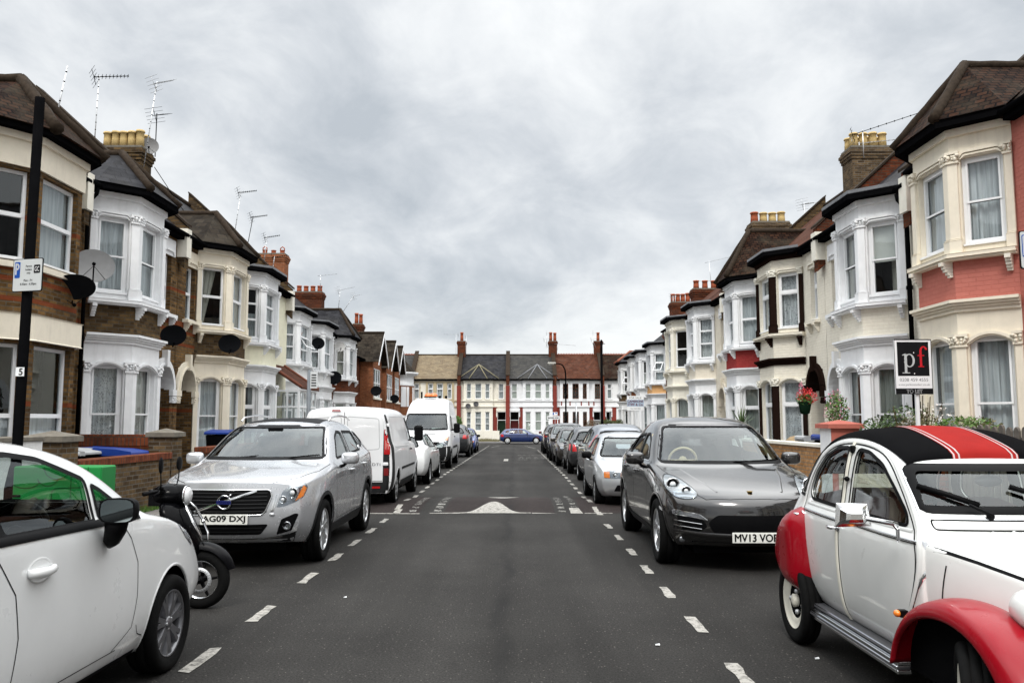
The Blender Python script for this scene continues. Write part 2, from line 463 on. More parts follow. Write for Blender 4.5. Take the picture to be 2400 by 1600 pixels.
M_frame = P('window_frame_white', (.78,.79,.80), rough=.35, var=.03)
M_framec = P('window_frame_cream', (.74,.70,.60), rough=.4, var=.03)
M_framebr = P('window_frame_brown', (.13,.045,.018), rough=.45, var=.2)
M_gutter = P('gutter_black', (.004,.004,.0045), rough=.4, var=.2)
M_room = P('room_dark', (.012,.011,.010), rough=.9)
M_lead = P('lead_grey', (.16,.165,.175), rough=.5, var=.2)
M_pot = P('chimney_pot_buff', (.52,.38,.17), rough=.8, var=.2, dirt=.4)
M_potr = P('chimney_pot_red', (.33,.085,.04), rough=.8, var=.2, dirt=.4)
M_metal = P('dull_metal', (.35,.36,.37), rough=.4, metal=.9)
M_alu = P('mast_silver', (.62,.63,.64), rough=.4, metal=.6)
M_black = P('black_plastic', (.004,.004,.0045), rough=.45, var=.1)
M_dish = P('dish_grey', (.30,.30,.30), rough=.55, var=.1)
M_dishd = P('dish_dark', (.012,.013,.015), rough=.5, var=.1)
M_glassw = glass('window_glass', (.80,.84,.85), .09)
YB = ((.085,.052,.022), (.20,.125,.055), (.13,.115,.09))
RB = (.17,.040,.016)
M_stock = brick('stock_brick', (.060,.034,.014), (.20,.112,.042), (.11,.09,.065), bands=[(3.62,3.70,RB), (3.95,4.03,RB), (4.12,4.26,RB), (1.9,1.98,RB), (5.0,5.08,RB)], stain=.55)
M_stock2 = brick('stock_brick_dark', (.045,.028,.014), (.14,.088,.038), (.075,.063,.048), stain=.7)
M_stockw = brick('garden_brick', (.055,.036,.02), (.15,.10,.052), (.13,.115,.095), stain=.6)
M_redb = brick('red_brick', (.075,.020,.010), (.15,.040,.017), (.07,.048,.034), stain=.5)
M_redb2 = brick('red_brick_bright', (.24,.075,.028), (.32,.11,.045), (.16,.12,.09), stain=.35)
M_orb = brick('orange_brick', (.30,.15,.06), (.40,.22,.10), (.22,.17,.12), stain=.3)
M_pbr = brick('painted_brick_cream', (.74,.70,.60), (.76,.72,.62), (.71,.66,.56), stain=.18, staincol=(.40,.36,.29), painted=True, bump=.55)
M_pbr2 = brick('painted_brick_buff', (.70,.645,.54), (.72,.665,.56), (.66,.60,.49), stain=.2, staincol=(.40,.34,.26), painted=True, bump=.5)
M_ppink = brick('painted_brick_pink', (.44,.150,.120), (.46,.162,.130), (.43,.145,.115), stain=.15, staincol=(.33,.11,.09), painted=True, bump=.8)
M_pred = brick('painted_brick_red', (.26,.035,.035), (.29,.045,.04), (.23,.03,.03), stain=.2, staincol=(.15,.03,.03), painted=True, bump=.5)
M_por = brick('painted_brick_orange', (.62,.36,.16), (.64,.38,.18), (.58,.33,.15), stain=.15, painted=True, bump=.5)
M_slate = brick('roof_slate', (.010,.010,.012), (.030,.030,.034), (.012,.012,.014), .3, .21, .008, .8, .55, .35, (.045,.042,.036))
M_slateg = brick('roof_slate_grey', (.030,.030,.030), (.055,.053,.050), (.028,.027,.026), .3, .2, .008, .6, .7, .4, (.07,.066,.055))
M_tilebr = brick('roof_tile_brown', (.009,.0045,.0028), (.036,.016,.009), (.003,.002,.002), .18, .125, .016, .9, .8, .55, (.055,.045,.032))
M_tiledk = brick('roof_tile_dark', (.011,.0085,.0065), (.034,.027,.020), (.015,.013,.012), .3, .26, .014, .9, .8, .5, (.06,.052,.04))
M_tilered = brick('roof_tile_red', (.048,.018,.011), (.085,.032,.018), (.05,.022,.015), .3, .3, .018, .9, .8, .4, (.10,.06,.045))
M_tiletan = brick('roof_tile_tan', (.13,.10,.068), (.20,.16,.105), (.13,.095,.06), .34, .24, .012, .6, .85, .45, (.14,.12,.09))
M_hip = P('hip_tile', (.034,.025,.018), rough=.85, var=.4, vscale=12, bump=.5)
M_hipr = P('ridge_tile_red', (.22,.08,.05), rough=.85, var=.3, vscale=12)
M_coping = P('stone_coping', (.16,.145,.12), rough=.85, var=.3, vscale=9, bump=.4)

def curtain_mat(name, col, lace=0.0, rough=.9):
    if name in MATS: return MATS[name]
    m, T, b = newmat(name)
    uv = T.node('ShaderNodeUVMap').outputs[0]
    wv = T.noise(T.mapping(uv, (1, .06, 1)), 16, 3, .5)
    c = T.mix(1.0, (*col,), T.ramp(wv, [(.3, .62), (.7, 1.1)]), 'MULTIPLY')
    T.l.new(c, b.inputs['Base Color']); b.inputs['Roughness'].default_value = rough
    if lace:
        vo = T.node('ShaderNodeTexVoronoi'); T.l.new(uv, vo.inputs[0]); vo.inputs['Scale'].default_value = 22
        T.l.new(T.ramp(vo.outputs['Distance'], [(.28, 1-lace), (.42, 1.0)]), b.inputs['Alpha'])
    MATS[name] = m; return m
M_net = curtain_mat('net_curtain', (.62,.64,.65))
M_lace = curtain_mat('lace_curtain', (.62,.63,.64), .5)
M_grey = curtain_mat('grey_curtain', (.40,.42,.42))
M_greenc = curtain_mat('green_drape', (.33,.35,.32))
M_creamc = curtain_mat('cream_drape', (.52,.50,.44))
M_blind = simple('roller_blind', (.66,.66,.62), .8, var=.04)
M_blindg = simple('blind_sage', (.42,.44,.38), .8, var=.04)

def offs(K, e, ends=True):
    """offset an open polyline K (a,o) outwards by e with mitres"""
    n = len(K); out = []
    D = [(Vector((K[i+1][0]-K[i][0], K[i+1][1]-K[i][1]))).normalized() for i in range(n-1)]
    N = [Vector((-d.y, d.x)) for d in D]
    for i in range(n):
        if i == 0: v = N[0]*e - (D[0]*e*.0)
        elif i == n-1: v = N[-1]*e
        else:
            b = (N[i-1]+N[i]).normalized(); v = b*(e/max(.3, b.dot(N[i])))
        out.append((K[i][0]+v.x, K[i][1]+v.y))
    return out
def band(mb, K, e, z0, z1, inset=.02, mi=0):
    o = offs(K, e); i = offs(K, -inset)
    mb.prism(o+i[::-1], 'z', z0, z1, mi)
def panel(mb, P0, P1, z0, z1, holes=(), depth=.12, mi=0, rm=None):
    """wall face from P0 to P1 (a,o) with rectangular holes (t0,t1,za,zb) and reveals"""
    d = Vector((P1[0]-P0[0], P1[1]-P0[1])); L = d.length; d.normalize(); n = Vector((-d.y, d.x))
    ts = sorted(set([0, L]+[h[0] for h in holes]+[h[1] for h in holes])); zs = sorted(set([z0, z1]+[h[2] for h in holes]+[h[3] for h in holes]))
    ts = [t for t in ts if -1e-6 <= t <= L+1e-6]; zs = [z for z in zs if z0-1e-6 <= z <= z1+1e-6]
    pt = lambda t, z, q=0: (P0[0]+d.x*t-n.x*q, P0[1]+d.y*t-n.y*q, z)
    for i in range(len(ts)-1):
        for j in range(len(zs)-1):
            tm, zm = (ts[i]+ts[i+1])/2, (zs[j]+zs[j+1])/2
            if any(h[0] < tm < h[1] and h[2] < zm < h[3] for h in holes): continue
            mb.poly([pt(ts[i], zs[j]), pt(ts[i+1], zs[j]), pt(ts[i+1], zs[j+1]), pt(ts[i], zs[j+1])], mi)
    for t0, t1, a, b in holes:
        r = mi if rm is None else rm
        mb.poly([pt(t0,a), pt(t0,b), pt(t0,b,depth), pt(t0,a,depth)], r); mb.poly([pt(t1,a), pt(t1,b), pt(t1,b,depth), pt(t1,a,depth)], r)
        mb.poly([pt(t0,a), pt(t1,a), pt(t1,a,depth), pt(t0,a,depth)], r); mb.poly([pt(t0,b), pt(t1,b), pt(t1,b,depth), pt(t0,b,depth)], r)

def seg_frame(P0, P1):
    d = Vector((P1[0]-P0[0], P1[1]-P0[1])); L = d.length; d.normalize(); n = Vector((-d.y, d.x))
    return lambda t, q, z: (P0[0]+d.x*t+n.x*q, P0[1]+d.y*t+n.y*q, z)
def sbox(mb, F, t0, t1, q0, q1, z0, z1, mi=0):
    vs = [F(t, q, z) for t in (t0, t1) for q in (q0, q1) for z in (z0, z1)]
    mb.add(vs, [(0,1,3,2), (4,6,7,5), (0,4,5,1), (2,3,7,6), (0,2,6,4), (1,5,7,3)], mi)

def window(root, T, P0, P1, t0, t1, z0, z1, style='sash', fm=None, cur=None, depth=.11, arch=0.0, half=None):
    """one window: frame, with its pane and its curtain as children"""
    F = seg_frame(P0, P1); fm = fm or M_frame
    mb = MB(T); g = .002
    t0 += g; t1 -= g; z0 += g; z1 -= g
    fw = .055; qa, qb = -depth-.04, -depth+.015
    sbox(mb, F, t0, t0+fw, qa, qb, z0, z1); sbox(mb, F, t1-fw, t1, qa, qb, z0, z1)
    sbox(mb, F, t0+fw+g, t1-fw-g, qa, qb, z0, z0+fw*1.3); sbox(mb, F, t0+fw+g, t1-fw-g, qa, qb, z1-fw, z1)
    H = z1-z0; rails = []
    def inner(zb, zt, q=0.0, s=.035):
        a, b = t0+fw+g, t1-fw-g; qa2, qb2 = qa+.01+q, qb+.012+q
        sbox(mb, F, a, a+s, qa2, qb2, zb, zt); sbox(mb, F, b-s, b, qa2, qb2, zb, zt)
        sbox(mb, F, a+s, b-s, qa2, qb2, zb, zb+s); sbox(mb, F, a+s, b-s, qa2, qb2, zt-s, zt)
    lo, hi = z0+fw*1.3+g, z1-fw-g
    if style == 'sash':
        zm = lo+(hi-lo)*.49; inner(lo, zm+.02, -.012); inner(zm-.015, hi, .006)
    elif style == 'top':
        zm = lo+(hi-lo)*.66; sbox(mb, F, t0+fw+g, t1-fw-g, qa+.005, qb+.02, zm-.035, zm+.035); inner(zm+.037, hi)
        inner(lo, zm-.037, 0, .02)
    elif style == 'three':
        for k in (.36, .70):
            zm = lo+(hi-lo)*k; sbox(mb, F, t0+fw+g, t1-fw-g, qa+.005, qb+.02, zm-.03, zm+.03)
    elif style == 'two':
        zm = lo+(hi-lo)*.5; sbox(mb, F, t0+fw+g, t1-fw-g, qa+.005, qb+.02, zm-.035, zm+.035)
    elif style == 'casement':
        zm = lo+(hi-lo)*.3; sbox(mb, F, t0+fw+g, t1-fw-g, qa+.005, qb+.02, zm-.03, zm+.03)
        tm = (t0+t1)/2; sbox(mb, F, tm-.03, tm+.03, qa+.004, qb+.018, lo, zm-.031)
    elif style == 'lattice':
        tm = (t0+t1)/2
        for k in (.25, .5, .75): zm = lo+(hi-lo)*k; sbox(mb, F, t0+fw+g, t1-fw-g, qa+.01, qb+.005, zm-.015, zm+.015)
        sbox(mb, F, tm-.012, tm+.012, qa+.012, qb+.003, lo, hi)
    elif style == 'open':   # top light tilted open over a mid pane
        for k in (.33, .70):
            zm = lo+(hi-lo)*k; sbox(mb, F, t0+fw+g, t1-fw-g, qa+.005, qb+.02, zm-.03, zm+.03)
        za, zb = lo+(hi-lo)*.35, lo+(hi-lo)*.69; q1 = .34
        def bar(ta, tb, s0, s1, th=.03):
            vs = []
            for t in (ta, tb):
                for s in (s0, s1):
                    for dq in (0, th): vs.append(F(t, qb+.02+q1*s+dq, zb-(zb-za)*s*.93))
            mb.add(vs, [(0,1,3,2), (4,6,7,5), (0,4,5,1), (2,3,7,6), (0,2,6,4), (1,5,7,3)])
        a, b = t0+fw, t1-fw
        bar(a, a+.05, 0, 1); bar(b-.05, b, 0, 1); bar(a+.05, b-.05, 0, .10); bar(a+.05, b-.05, .90, 1)
    # sill
    sbox(mb, F, t0-.0, t1+.0, qb+.003, .03, z0+.001, z0+.035)
    fr = mb.build('window', fm, root)
    pb = MB(T); q = qa+.018
    pb.poly([F(t0+fw, q, lo), F(t1-fw, q, lo), F(t1-fw, q, hi), F(t0+fw, q, hi)])
    pb.build('pane', M_glassw, fr)
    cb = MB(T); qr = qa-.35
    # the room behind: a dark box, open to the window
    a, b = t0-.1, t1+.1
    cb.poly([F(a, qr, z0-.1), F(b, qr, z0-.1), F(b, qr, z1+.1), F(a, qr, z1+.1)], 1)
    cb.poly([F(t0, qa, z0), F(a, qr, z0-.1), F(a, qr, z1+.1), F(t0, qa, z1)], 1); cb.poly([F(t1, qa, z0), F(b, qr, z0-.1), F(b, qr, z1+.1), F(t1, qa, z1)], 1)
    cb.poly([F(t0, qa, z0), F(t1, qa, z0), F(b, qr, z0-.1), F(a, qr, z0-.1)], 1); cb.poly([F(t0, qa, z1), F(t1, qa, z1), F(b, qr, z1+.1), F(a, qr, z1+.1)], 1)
    if cur:
        cm, kind = cur
        def sheetc(ta, tb, zb, zt, amp=.022, fr_=9, taper=0.0):
            N = max(4, int((tb-ta)*28)); ph = random.random()*6
            top, bot = [], []
            for i in range(N+1):
                t = ta+(tb-ta)*i/N; u = (t-ta)/(tb-ta)
                qq = qa-.07+amp*math.sin(t*fr_*PI*2*.9+ph)+amp*.5*math.sin(t*31+ph*2)
                top.append((t, qq))
                tt = ta+(tb-ta)*(u*(1-taper)) if taper >= 0 else tb-(tb-ta)*((1-u)*(1+taper)); bot.append((tt, qq*1.0))
            for i in range(N):
                cb.add([F(*bot[i], zb), F(*bot[i+1], zb), F(*top[i+1], zt), F(*top[i], zt)], [(0,1,2,3)], 0, True)
        if kind == 'full': sheetc(t0+.03, t1-.03, z0+.03, z1-.02)
        elif kind == 'sides': w = (t1-t0)*.3; sheetc(t0+.03, t0+w, z0+.03, z1-.02); sheetc(t1-w, t1-.03, z0+.03, z1-.02)
        elif kind == 'left': sheetc(t0+.03, t0+(t1-t0)*.72, z0+.03, z1-.02, taper=.75)
        elif kind == 'blind': cb.poly([F(t0+.03, qa-.04, z0+.03), F(t1-.03, qa-.04, z0+.03), F(t1-.03, qa-.04, z1-.02), F(t0+.03, qa-.04, z1-.02)])
        elif kind == 'blindtop': zc = z0+(z1-z0)*.47; cb.poly([F(t0+.03, qa-.04, zc), F(t1-.03, qa-.04, zc), F(t1-.03, qa-.04, z1-.02), F(t0+.03, qa-.04, z1-.02)])
        elif kind == 'low': sheetc(t0+.03, t1-.03, z0+.03, z0+(z1-z0)*.5)
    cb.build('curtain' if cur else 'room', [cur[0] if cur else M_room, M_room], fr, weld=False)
    return fr

def arch_fill(mb, F, t0, t1, zs, zt, q=.0, mi=0, depth=.12, n=12, semi=False):
    """fills the corners of a rectangular hole above a segmental arch, with its soffit"""
    c = (t0+t1)/2; hw = (t1-t0)/2; rise = zt-zs
    pts = []
    for i in range(n+1):
        u = -1+2*i/n
        if semi: x = -math.cos(PI*i/n); pts.append((c+hw*x, zs+rise*math.sin(PI*i/n)))
        else: pts.append((c+hw*u, zs+rise*(1-u*u)))
    mb.add([F(t, q, z) for t, z in pts]+[F(t1, q, zt), F(t0, q, zt)], [tuple(range(n+3))], mi)
    for (ta, za), (tb, zb) in zip(pts, pts[1:]):
        mb.poly([F(ta, q, za), F(tb, q, zb), F(tb, -depth, zb), F(ta, -depth, za)], mi)
    return pts
def hood(mb, F, t0, t1, zs, rise, w=.07, q=.05, mi=0, n=12, shoulder=False, semi=False, q0=.0):
    """moulding that runs over an opening"""
    c = (t0+t1)/2; hw = (t1-t0)/2
    def pt(i, r):
        if shoulder:
            s = [(-1, 0), (-1, .12), (-.84, .62), (-.74, .72), (.74, .72), (.84, .62), (1, .12), (1, 0)][i]
            return (c+s[0]*(hw+r*.8), zs+s[1]*rise/.72+r*(1 if s[1] > .3 else 0))
        if semi: a = PI*i/n; return (c-math.cos(a)*(hw+r), zs+math.sin(a)*(rise+r))
        u = -1+2*i/n; return (c+u*(hw+r), zs+rise*(1-u*u)+r)
    N = 7 if shoulder else n
    for i in range(N):
        a, b, c2, d2 = pt(i, 0), pt(i+1, 0), pt(i+1, w), pt(i, w)
        vs = [F(*p[:1], q0, p[1]) for p in (a, b, c2, d2)]+[F(p[0], q, p[1]) for p in (a, b, c2, d2)]
        mb.add(vs, [(4,5,6,7), (0,1,5,4), (3,2,6,7)]+([(0,3,7,4)] if i == 0 else [])+([(1,2,6,5)] if i == N-1 else []), mi)

def pil_poly(K, i, w, e):
    """cross-section of the pilaster wrapped round corner i of the bay outline K"""
    def dn(a, b): d = Vector((b[0]-a[0], b[1]-a[1])).normalized(); return d, Vector((-d.y, d.x))
    k = Vector(K[i])
    if i == 0: d, n = dn(K[0], K[1]); return [tuple(k), tuple(k+d*w), tuple(k+d*w+n*e), tuple(k+n*e)]
    if i == len(K)-1: d, n = dn(K[i-1], K[i]); return [tuple(k-d*w), tuple(k), tuple(k+n*e), tuple(k-d*w+n*e)]
    d1, n1 = dn(K[i-1], K[i]); d2, n2 = dn(K[i], K[i+1]); b = (n1+n2).normalized()
    return [tuple(k-d1*w-n1*.01), tuple(k-d1*w+n1*e), tuple(k+b*(e/b.dot(n1))), tuple(k+d2*w+n2*e), tuple(k+d2*w-n2*.01), tuple(k-b*.02)]
def column(root, T, K, i, w, z0, z1, cap, mat, capmat, plain=False):
    mb = MB(T); zc = z1-cap
    mb.prism(pil_poly(K, i, w, .055), 'z', z0+.26, zc)
    mb.prism(pil_poly(K, i, w+.025, .085), 'z', z0, z0+.23); mb.prism(pil_poly(K, i, w+.012, .07), 'z', z0+.231, z0+.259)
    co = mb.build('column', mat, root, bevel=.006 if not plain else 0)
    cb = MB(T)
    cb.prism(pil_poly(K, i, w+.035, .10), 'z', z1-.045, z1); cb.prism(pil_poly(K, i, w+.022, .082), 'z', zc-.0, zc+.035)
    cb.prism(pil_poly(K, i, w+.005, .06), 'z', zc+.036, z1-.046)
    if not plain:
        # carved leaves and scrolls
        pp = pil_poly(K, i, w+.01, .075)
        edges = [(pp[1], pp[2]), (pp[2], pp[3])] if len(pp) == 6 else [(pp[3], pp[2])]
        for a, b in edges:
            L = math.dist(a, b); m = max(2, int(L/.055))
            for k in range(m):
                u = (k+.5)/m
                for zz_, rr in ((.30, .032), (.62, .036)):
                    uu = min(.98, max(.02, u+random.uniform(-.1, .1)))
                    cb.ball((a[0]+(b[0]-a[0])*uu, a[1]+(b[1]-a[1])*uu, zc+.03+(cap-.07)*(zz_+random.uniform(-.1, .1))), rr*random.uniform(.7, 1.15), 0, 6, (1, 1, 1.2))
        for p in (pp[1:4] if len(pp) == 6 else pp[2:3]): cb.ball((p[0], p[1], z1-.07), .042, 0, 8, (1, 1, .8))
    cb.build('capital', capmat, co, weld=False)
    return co

def bracket(root, T, F, t, z, mat, s=1.0):
    mb = MB(T)
    for k, (q, h) in enumerate([(.20,.07), (.155,.05), (.13,.05), (.09,.05), (.055,.045)]):
        zt = z-sum(x for _, x in [(.20,.07), (.155,.05), (.13,.05), (.09,.05), (.055,.045)][:k])*s
        sbox(mb, F, t-.045*s+k*.001, t+.045*s-k*.001, -.01, q*s, zt-h*s+.004, zt)
    mb.build('bracket', mat, root)

def chimney(root, T, a0, a1, o0, o1, z0, z1, mat, potmat, pots=5, rows=1, potz=.5, potr=.12, cols=None, style='pot'):
    mb = MB(T); mb.box(a0, a1, o0, o1, z0, z1-.42)
    for k, (e, h) in enumerate([(.03,.10), (.06,.10), (.09,.10), (.045,.08)]):
        zt = z1-.42+.10*k+.002*k; mb.box(a0-e, a1+e, o0-e, o1+e, zt, zt+h-.002)
    mb.box(a0-.02, a1+.02, o0-.02, o1+.02, z1-.036, z1+.03, 1)
    st = mb.build('chimney', [mat, M_coping], root)
    for r in range(rows):
        for k in range(pots):
            o = o0+(o1-o0)*(k+.5)/pots; a = a0+(a1-a0)*((r+.5)/rows)
            pm = cols[k % len(cols)] if cols else potmat; h = potz*random.uniform(.92, 1.05)
            pb = MB(T); zb = z1+.02
            pb.lathe([(potr*.8, 0), (potr*1.05, .0), (potr*.95, h*.5), (potr*.9, h*.86), (potr*1.12, h*.88), (potr*1.12, h*.94), (potr*1.0, h*.95), (potr*1.0, h), (potr*.78, h), (potr*.78, h*.4)], (a, o, zb), 'z', 14)
            if style == 'cowl' and k % 2 == 0: pb.tube([(a, o-.10, zb+h), (a, o-.11, zb+h+.10), (a, o, zb+h+.19), (a, o+.11, zb+h+.10), (a, o+.10, zb+h)], .03, 6)
            pb.build('chimney_pot', pm, st, weld=False)
    return st

def TL(wallx, g):
    return lambda a, o, z: (wallx+o, a, z+g)
def TR(wallx, g):
    return lambda a, o, z: (wallx-o, a, z+g)
def TE(yw, g):
    return lambda a, o, z: (a, yw-o, z+g)

def bay_house(side, wallx, y0, y1, label, group, yb, fl=.65, proj=.7, cant=.65, eave=6.45, ridge=10.0, ridgeo=-3.9,
              wall=M_stock, surr=M_white, spandrel=None, col=None, lsurr=None, roofm=M_slate, bayroof=True, apex=7.75, apexo=-.05, broof=None,
              sill=4.12, lcorn=3.32, lsill=.78, door=None, upw=None, doormat=M_brownp, archm=None, fm=None, style='sash', lstyle='sash',
              cur=None, lcur=None, upstyle='two', hipm=None, frieze=None, ncapm=None, cornm=None, brk=None, plain=False, opened=None, lplain=False, noarch=False, gut=True, brick_pier=False, uhood=None, flatroof=False):
    g = gz((y0+y1)/2); T = (TL if side < 0 else TR)(wallx, g)
    root = thing('terraced_house', T((y0+y1)/2, 0, 0), label, 'house', group)
    spandrel = spandrel or wall; col = col or surr; lsurr = lsurr or surr; broof = broof or roofm; hipm = hipm or M_hip
    frieze = frieze or surr; ncapm = ncapm or surr; cornm = cornm or lsurr; brk = brk or surr; archm = archm or lsurr
    K = [(yb-fl-cant, .002), (yb-fl, proj), (yb+fl, proj), (yb+fl+cant, .002)]
    # main wall with openings for the bay, the door and the small window
    hol = []
    if door: hol.append((door-.5-y0, door+.5-y0, .02, 3.05))
    if upw: hol.append((upw[0]-upw[1]/2-y0, upw[0]+upw[1]/2-y0, upw[2], upw[3]))
    mb = MB(T); panel(mb, (y0, 0), (y1, 0), 0, eave, hol, .16)
    mb.poly([(y0+.01, 0, 0), (y0+.01, -6, 0), (y0+.01, -6, eave), (y0+.01, 0, eave)]); mb.poly([(y1-.01, 0, 0), (y1-.01, -6, 0), (y1-.01, -6, eave), (y1-.01, 0, eave)])
    mb.build('wall', wall, root)
    # main roof
    rb = MB(T); ov = .22
    sl = (ridge-eave)/(ov-ridgeo)
    for a, b in ((y0, y1),):
        rb.poly([(a, ov, eave+.03), (b, ov, eave+.03), (b, ridgeo, ridge), (a, ridgeo, ridge)])
        rb.poly([(a, 2*ridgeo-ov, eave+.03), (b, 2*ridgeo-ov, eave+.03), (b, ridgeo, ridge+.0), (a, ridgeo, ridge+.0)])
        rb.poly([(a, ov, eave+.03), (b, ov, eave+.03), (b, ov-.1, eave-.02), (a, ov-.1, eave-.02)])
    rf = rb.build('roof', roofm, root)
    rt = MB(T); n = int((y1-y0)/.45)
    rt.tube([(y0+(y1-y0)*k/n, ridgeo, ridge+.02) for k in range(n+1)], .11, 8); rt.build('ridge_tile', hipm, rf)
    # bay walls: cants and front, two storeys
    ub = MB(T); lb = MB(T); spn = MB(T); fz = MB(T)
    wins = []
    usill = sill; uh0, uh1 = sill+.18, eave-.52
    lh0, lh1 = lsill, lcorn-.48
    for i in range(3):
        L = math.dist(K[i], K[i+1]); F = seg_frame(K[i], K[i+1])
        m = .165 if i != 1 else .17
        if i == 0: ta, tb = m-.02, L-m
        elif i == 2: ta, tb = m, L-m+.02
        else: ta, tb = m, L-m
        panel(ub, K[i], K[i+1], usill-.04, eave, [(ta, tb, uh0, uh1)], .10)
        panel(lb, K[i], K[i+1], 0, lcorn, [(ta, tb, lh0, lh1)], .10)
        panel(spn, K[i], K[i+1], lcorn-.02, usill-.03)
        st = style[i] if isinstance(style, (list, tuple)) else style
        ls = lstyle[i] if isinstance(lstyle, (list, tuple)) else lstyle
        cu = cur[i] if isinstance(cur, list) else cur; lc = lcur[i] if isinstance(lcur, list) else lcur
        window(root, T, K[i], K[i+1], ta, tb, uh0, uh1, st, fm, cu)
        window(root, T, K[i], K[i+1], ta, tb, lh0, lh1, ls, fm, lc)
        if uhood is not False: hood(ub, F, ta-.0, tb+.0, uh1-.02, .09, .05, .045, shoulder=True); hood(ub, F, ta+.03, tb-.03, uh1-.03, .05, .03, .03, shoulder=True)
        if not lplain:
            arch_fill(lb, F, ta, tb, lh1-.13, lh1-.0, .001, depth=.10)
            hood(lb, F, ta-.02, tb+.02, lh1-.13, .15, .045, .06); hood(lb, F, ta-.0, tb+.0, lh1-.14, .13, .03, .035)
        # plinth and sill strings
        sbox(lb, F, .02, L-.02, .0, .035, .0, .35); sbox(lb, F, .02, L-.02, .0, .05, lh0-.09, lh0-.01)
    ub.build('upper_bay', surr, root); lb.build('lower_bay', lsurr, root); spn.build('spandrel', spandrel, root)
    for i in range(4):
        column(root, T, K, i, .135 if i in (1, 2) else .12, usill+.06, uh1+.11, .2, col, ncapm, plain)
        column(root, T, K, i, .135 if i in (1, 2) else .12, .05, lh1+.04, .22, col if col is not surr or True else lsurr, ncapm, plain)
    # sill shelf with brackets, cornice, eaves frieze
    sb = MB(T); band(sb, K, .17, usill-.01, usill+.055); band(sb, K, .13, usill-.055, usill-.012); sb.build('sill', surr, root, bevel=.008)
    for i in range(3):
        F = seg_frame(K[i], K[i+1]); L = math.dist(K[i], K[i+1])
        for t in ([.12] if i == 0 else [L-.12] if i == 2 else [.1, L-.1]): bracket(root, T, F, t, usill-.058, brk)
    cb = MB(T)
    for k, (e, z0_, z1_) in enumerate([(.16, .09, .14), (.12, .045, .088), (.075, .0, .043), (.04, -.06, -.002)]): band(cb, K, e, lcorn+z0_, lcorn+z1_)
    cb.build('cornice', cornm, root)
    fb = MB(T); band(fb, K, .06, eave-.13, eave-.005)
    fb.build('frieze', frieze, root)
    # gutters and fascia
    gb = MB(T)
    Kg = offs(K, .22)
    band(gb, K, .27, eave+.0, eave+.13, -.14)
    band(gb, K, .14, eave+.002, eave+.03, .05)
    gp = [(y0+.03, .24, eave+.03), (K[0][0]-.12, .24, eave+.03)]
    gb.tube(gp, .055, 8); gb.tube([(K[3][0]+.12, .24, eave+.03), (y1-.03, .24, eave+.03)], .055, 8)
    gb.box(y0+.02, K[0][0]-.1, .004, .19, eave-.10, eave-.0); gb.box(K[3][0]+.1, y1-.02, .004, .19, eave-.10, eave-.0)
    if gut: gb.build('gutter', M_gutter, root)
    # bay roof: hipped to an apex, its ridge running back into the main slope
    if bayroof:
        E = offs(K, .30); ze = eave+.13; ap = (yb, apexo, apex); ob = ov-(apex-eave-.03)/sl; bk = (yb, ob-.15, apex)
        br = MB(T)
        e0 = (E[0][0]-.1, .0, ze); e3 = (E[3][0]+.1, .0, ze)
        v0 = (K[0][0]-.25, ov-.45, eave+.03+sl*.45+.01); v3 = (K[3][0]+.25, ov-.45, eave+.03+sl*.45+.01)
        E0 = (E[0][0], E[0][1]+.0, ze); E1 = (E[1][0], E[1][1], ze); E2 = (E[2][0], E[2][1], ze); E3 = (E[3][0], E[3][1], ze)
        br.poly([E0, E1, ap]); br.poly([E1, E2, ap]); br.poly([E2, E3, ap]); br.poly([E0, ap, bk]); br.poly([E3, ap, bk])
        br.poly([E0, E1, E2, E3])
        bo = br.build('bay_roof', broof, root)
        hp = MB(T)
        def hiptube(p, q_):
            n = 6; hp.tube([tuple(p[k]+(q_[k]-p[k])*i/n for k in range(3)) for i in range(n+1)], [.085 if i % 2 else .095 for i in range(n+1)], 8)
        for p in (E1, E2): hiptube((p[0], p[1], p[2]+.02), (ap[0], ap[1], ap[2]+.02))
        hiptube(ap, bk); hp.build('hip_tile', hipm, bo, weld=False)
    elif flatroof:
        br = MB(T); E = offs(K, .27); br.prism(E, 'z', eave+.12, eave+.2); br.build('bay_roof', M_lead, root)
    # door recess under an arch
    if door:
        F = seg_frame((y0, 0), (y1, 0)); t = door-y0
        ab = MB(T)
        if not noarch:
            arch_fill(ab, F, t-.5, t+.5, 2.45, 3.05, .002, semi=True, depth=.9)
            hood(ab, F, t-.52, t+.52, 2.45, .62, .16, .07, semi=True, n=14); hood(ab, F, t-.50, t+.50, 2.45, .60, .05, .10, semi=True, n=14)
            sbox(ab, F, t-.07, t+.07, .0, .15, 3.0, 3.42)
            for s in (-1, 1):
                c_ = t+s*.6; sbox(ab, F, c_-.16, c_+.16, .0, .10, 2.30, 2.45); sbox(ab, F, c_-.13, c_+.13, .0, .08, 2.12, 2.29)
                for k in range(8): ab.ball(F(c_-.11+.03*k, .08, 2.2+random.uniform(-.05, .06))[0:3], .03, 0, 6)
        else: sbox(ab, F, t-.62, t+.62, .0, .06, 2.6, 2.75)
        ab.build('door_arch', archm, root, weld=False)
        db = MB(T)
        for s in (-1, 1): sbox(db, F, t+s*.5-.004, t+s*.5+.004, -1.0, -.161, 0, 3.05, 1)
        sbox(db, F, t-.495, t+.495, -.98, -.93, .1, 2.1); sbox(db, F, t-.495, t+.495, -.98, -.94, 2.15, 3.0, 2)
        sbox(db, F, t-.35, t-.05, -.935, -.915, .3, .9); sbox(db, F, t+.05, t+.35, -.935, -.915, .3, .9); sbox(db, F, t-.35, t-.05, -.935, -.915, 1.1, 1.8); sbox(db, F, t+.05, t+.35, -.935, -.915, 1.1, 1.8)
        dd = db.build('door', [doormat, wall, M_room], root)
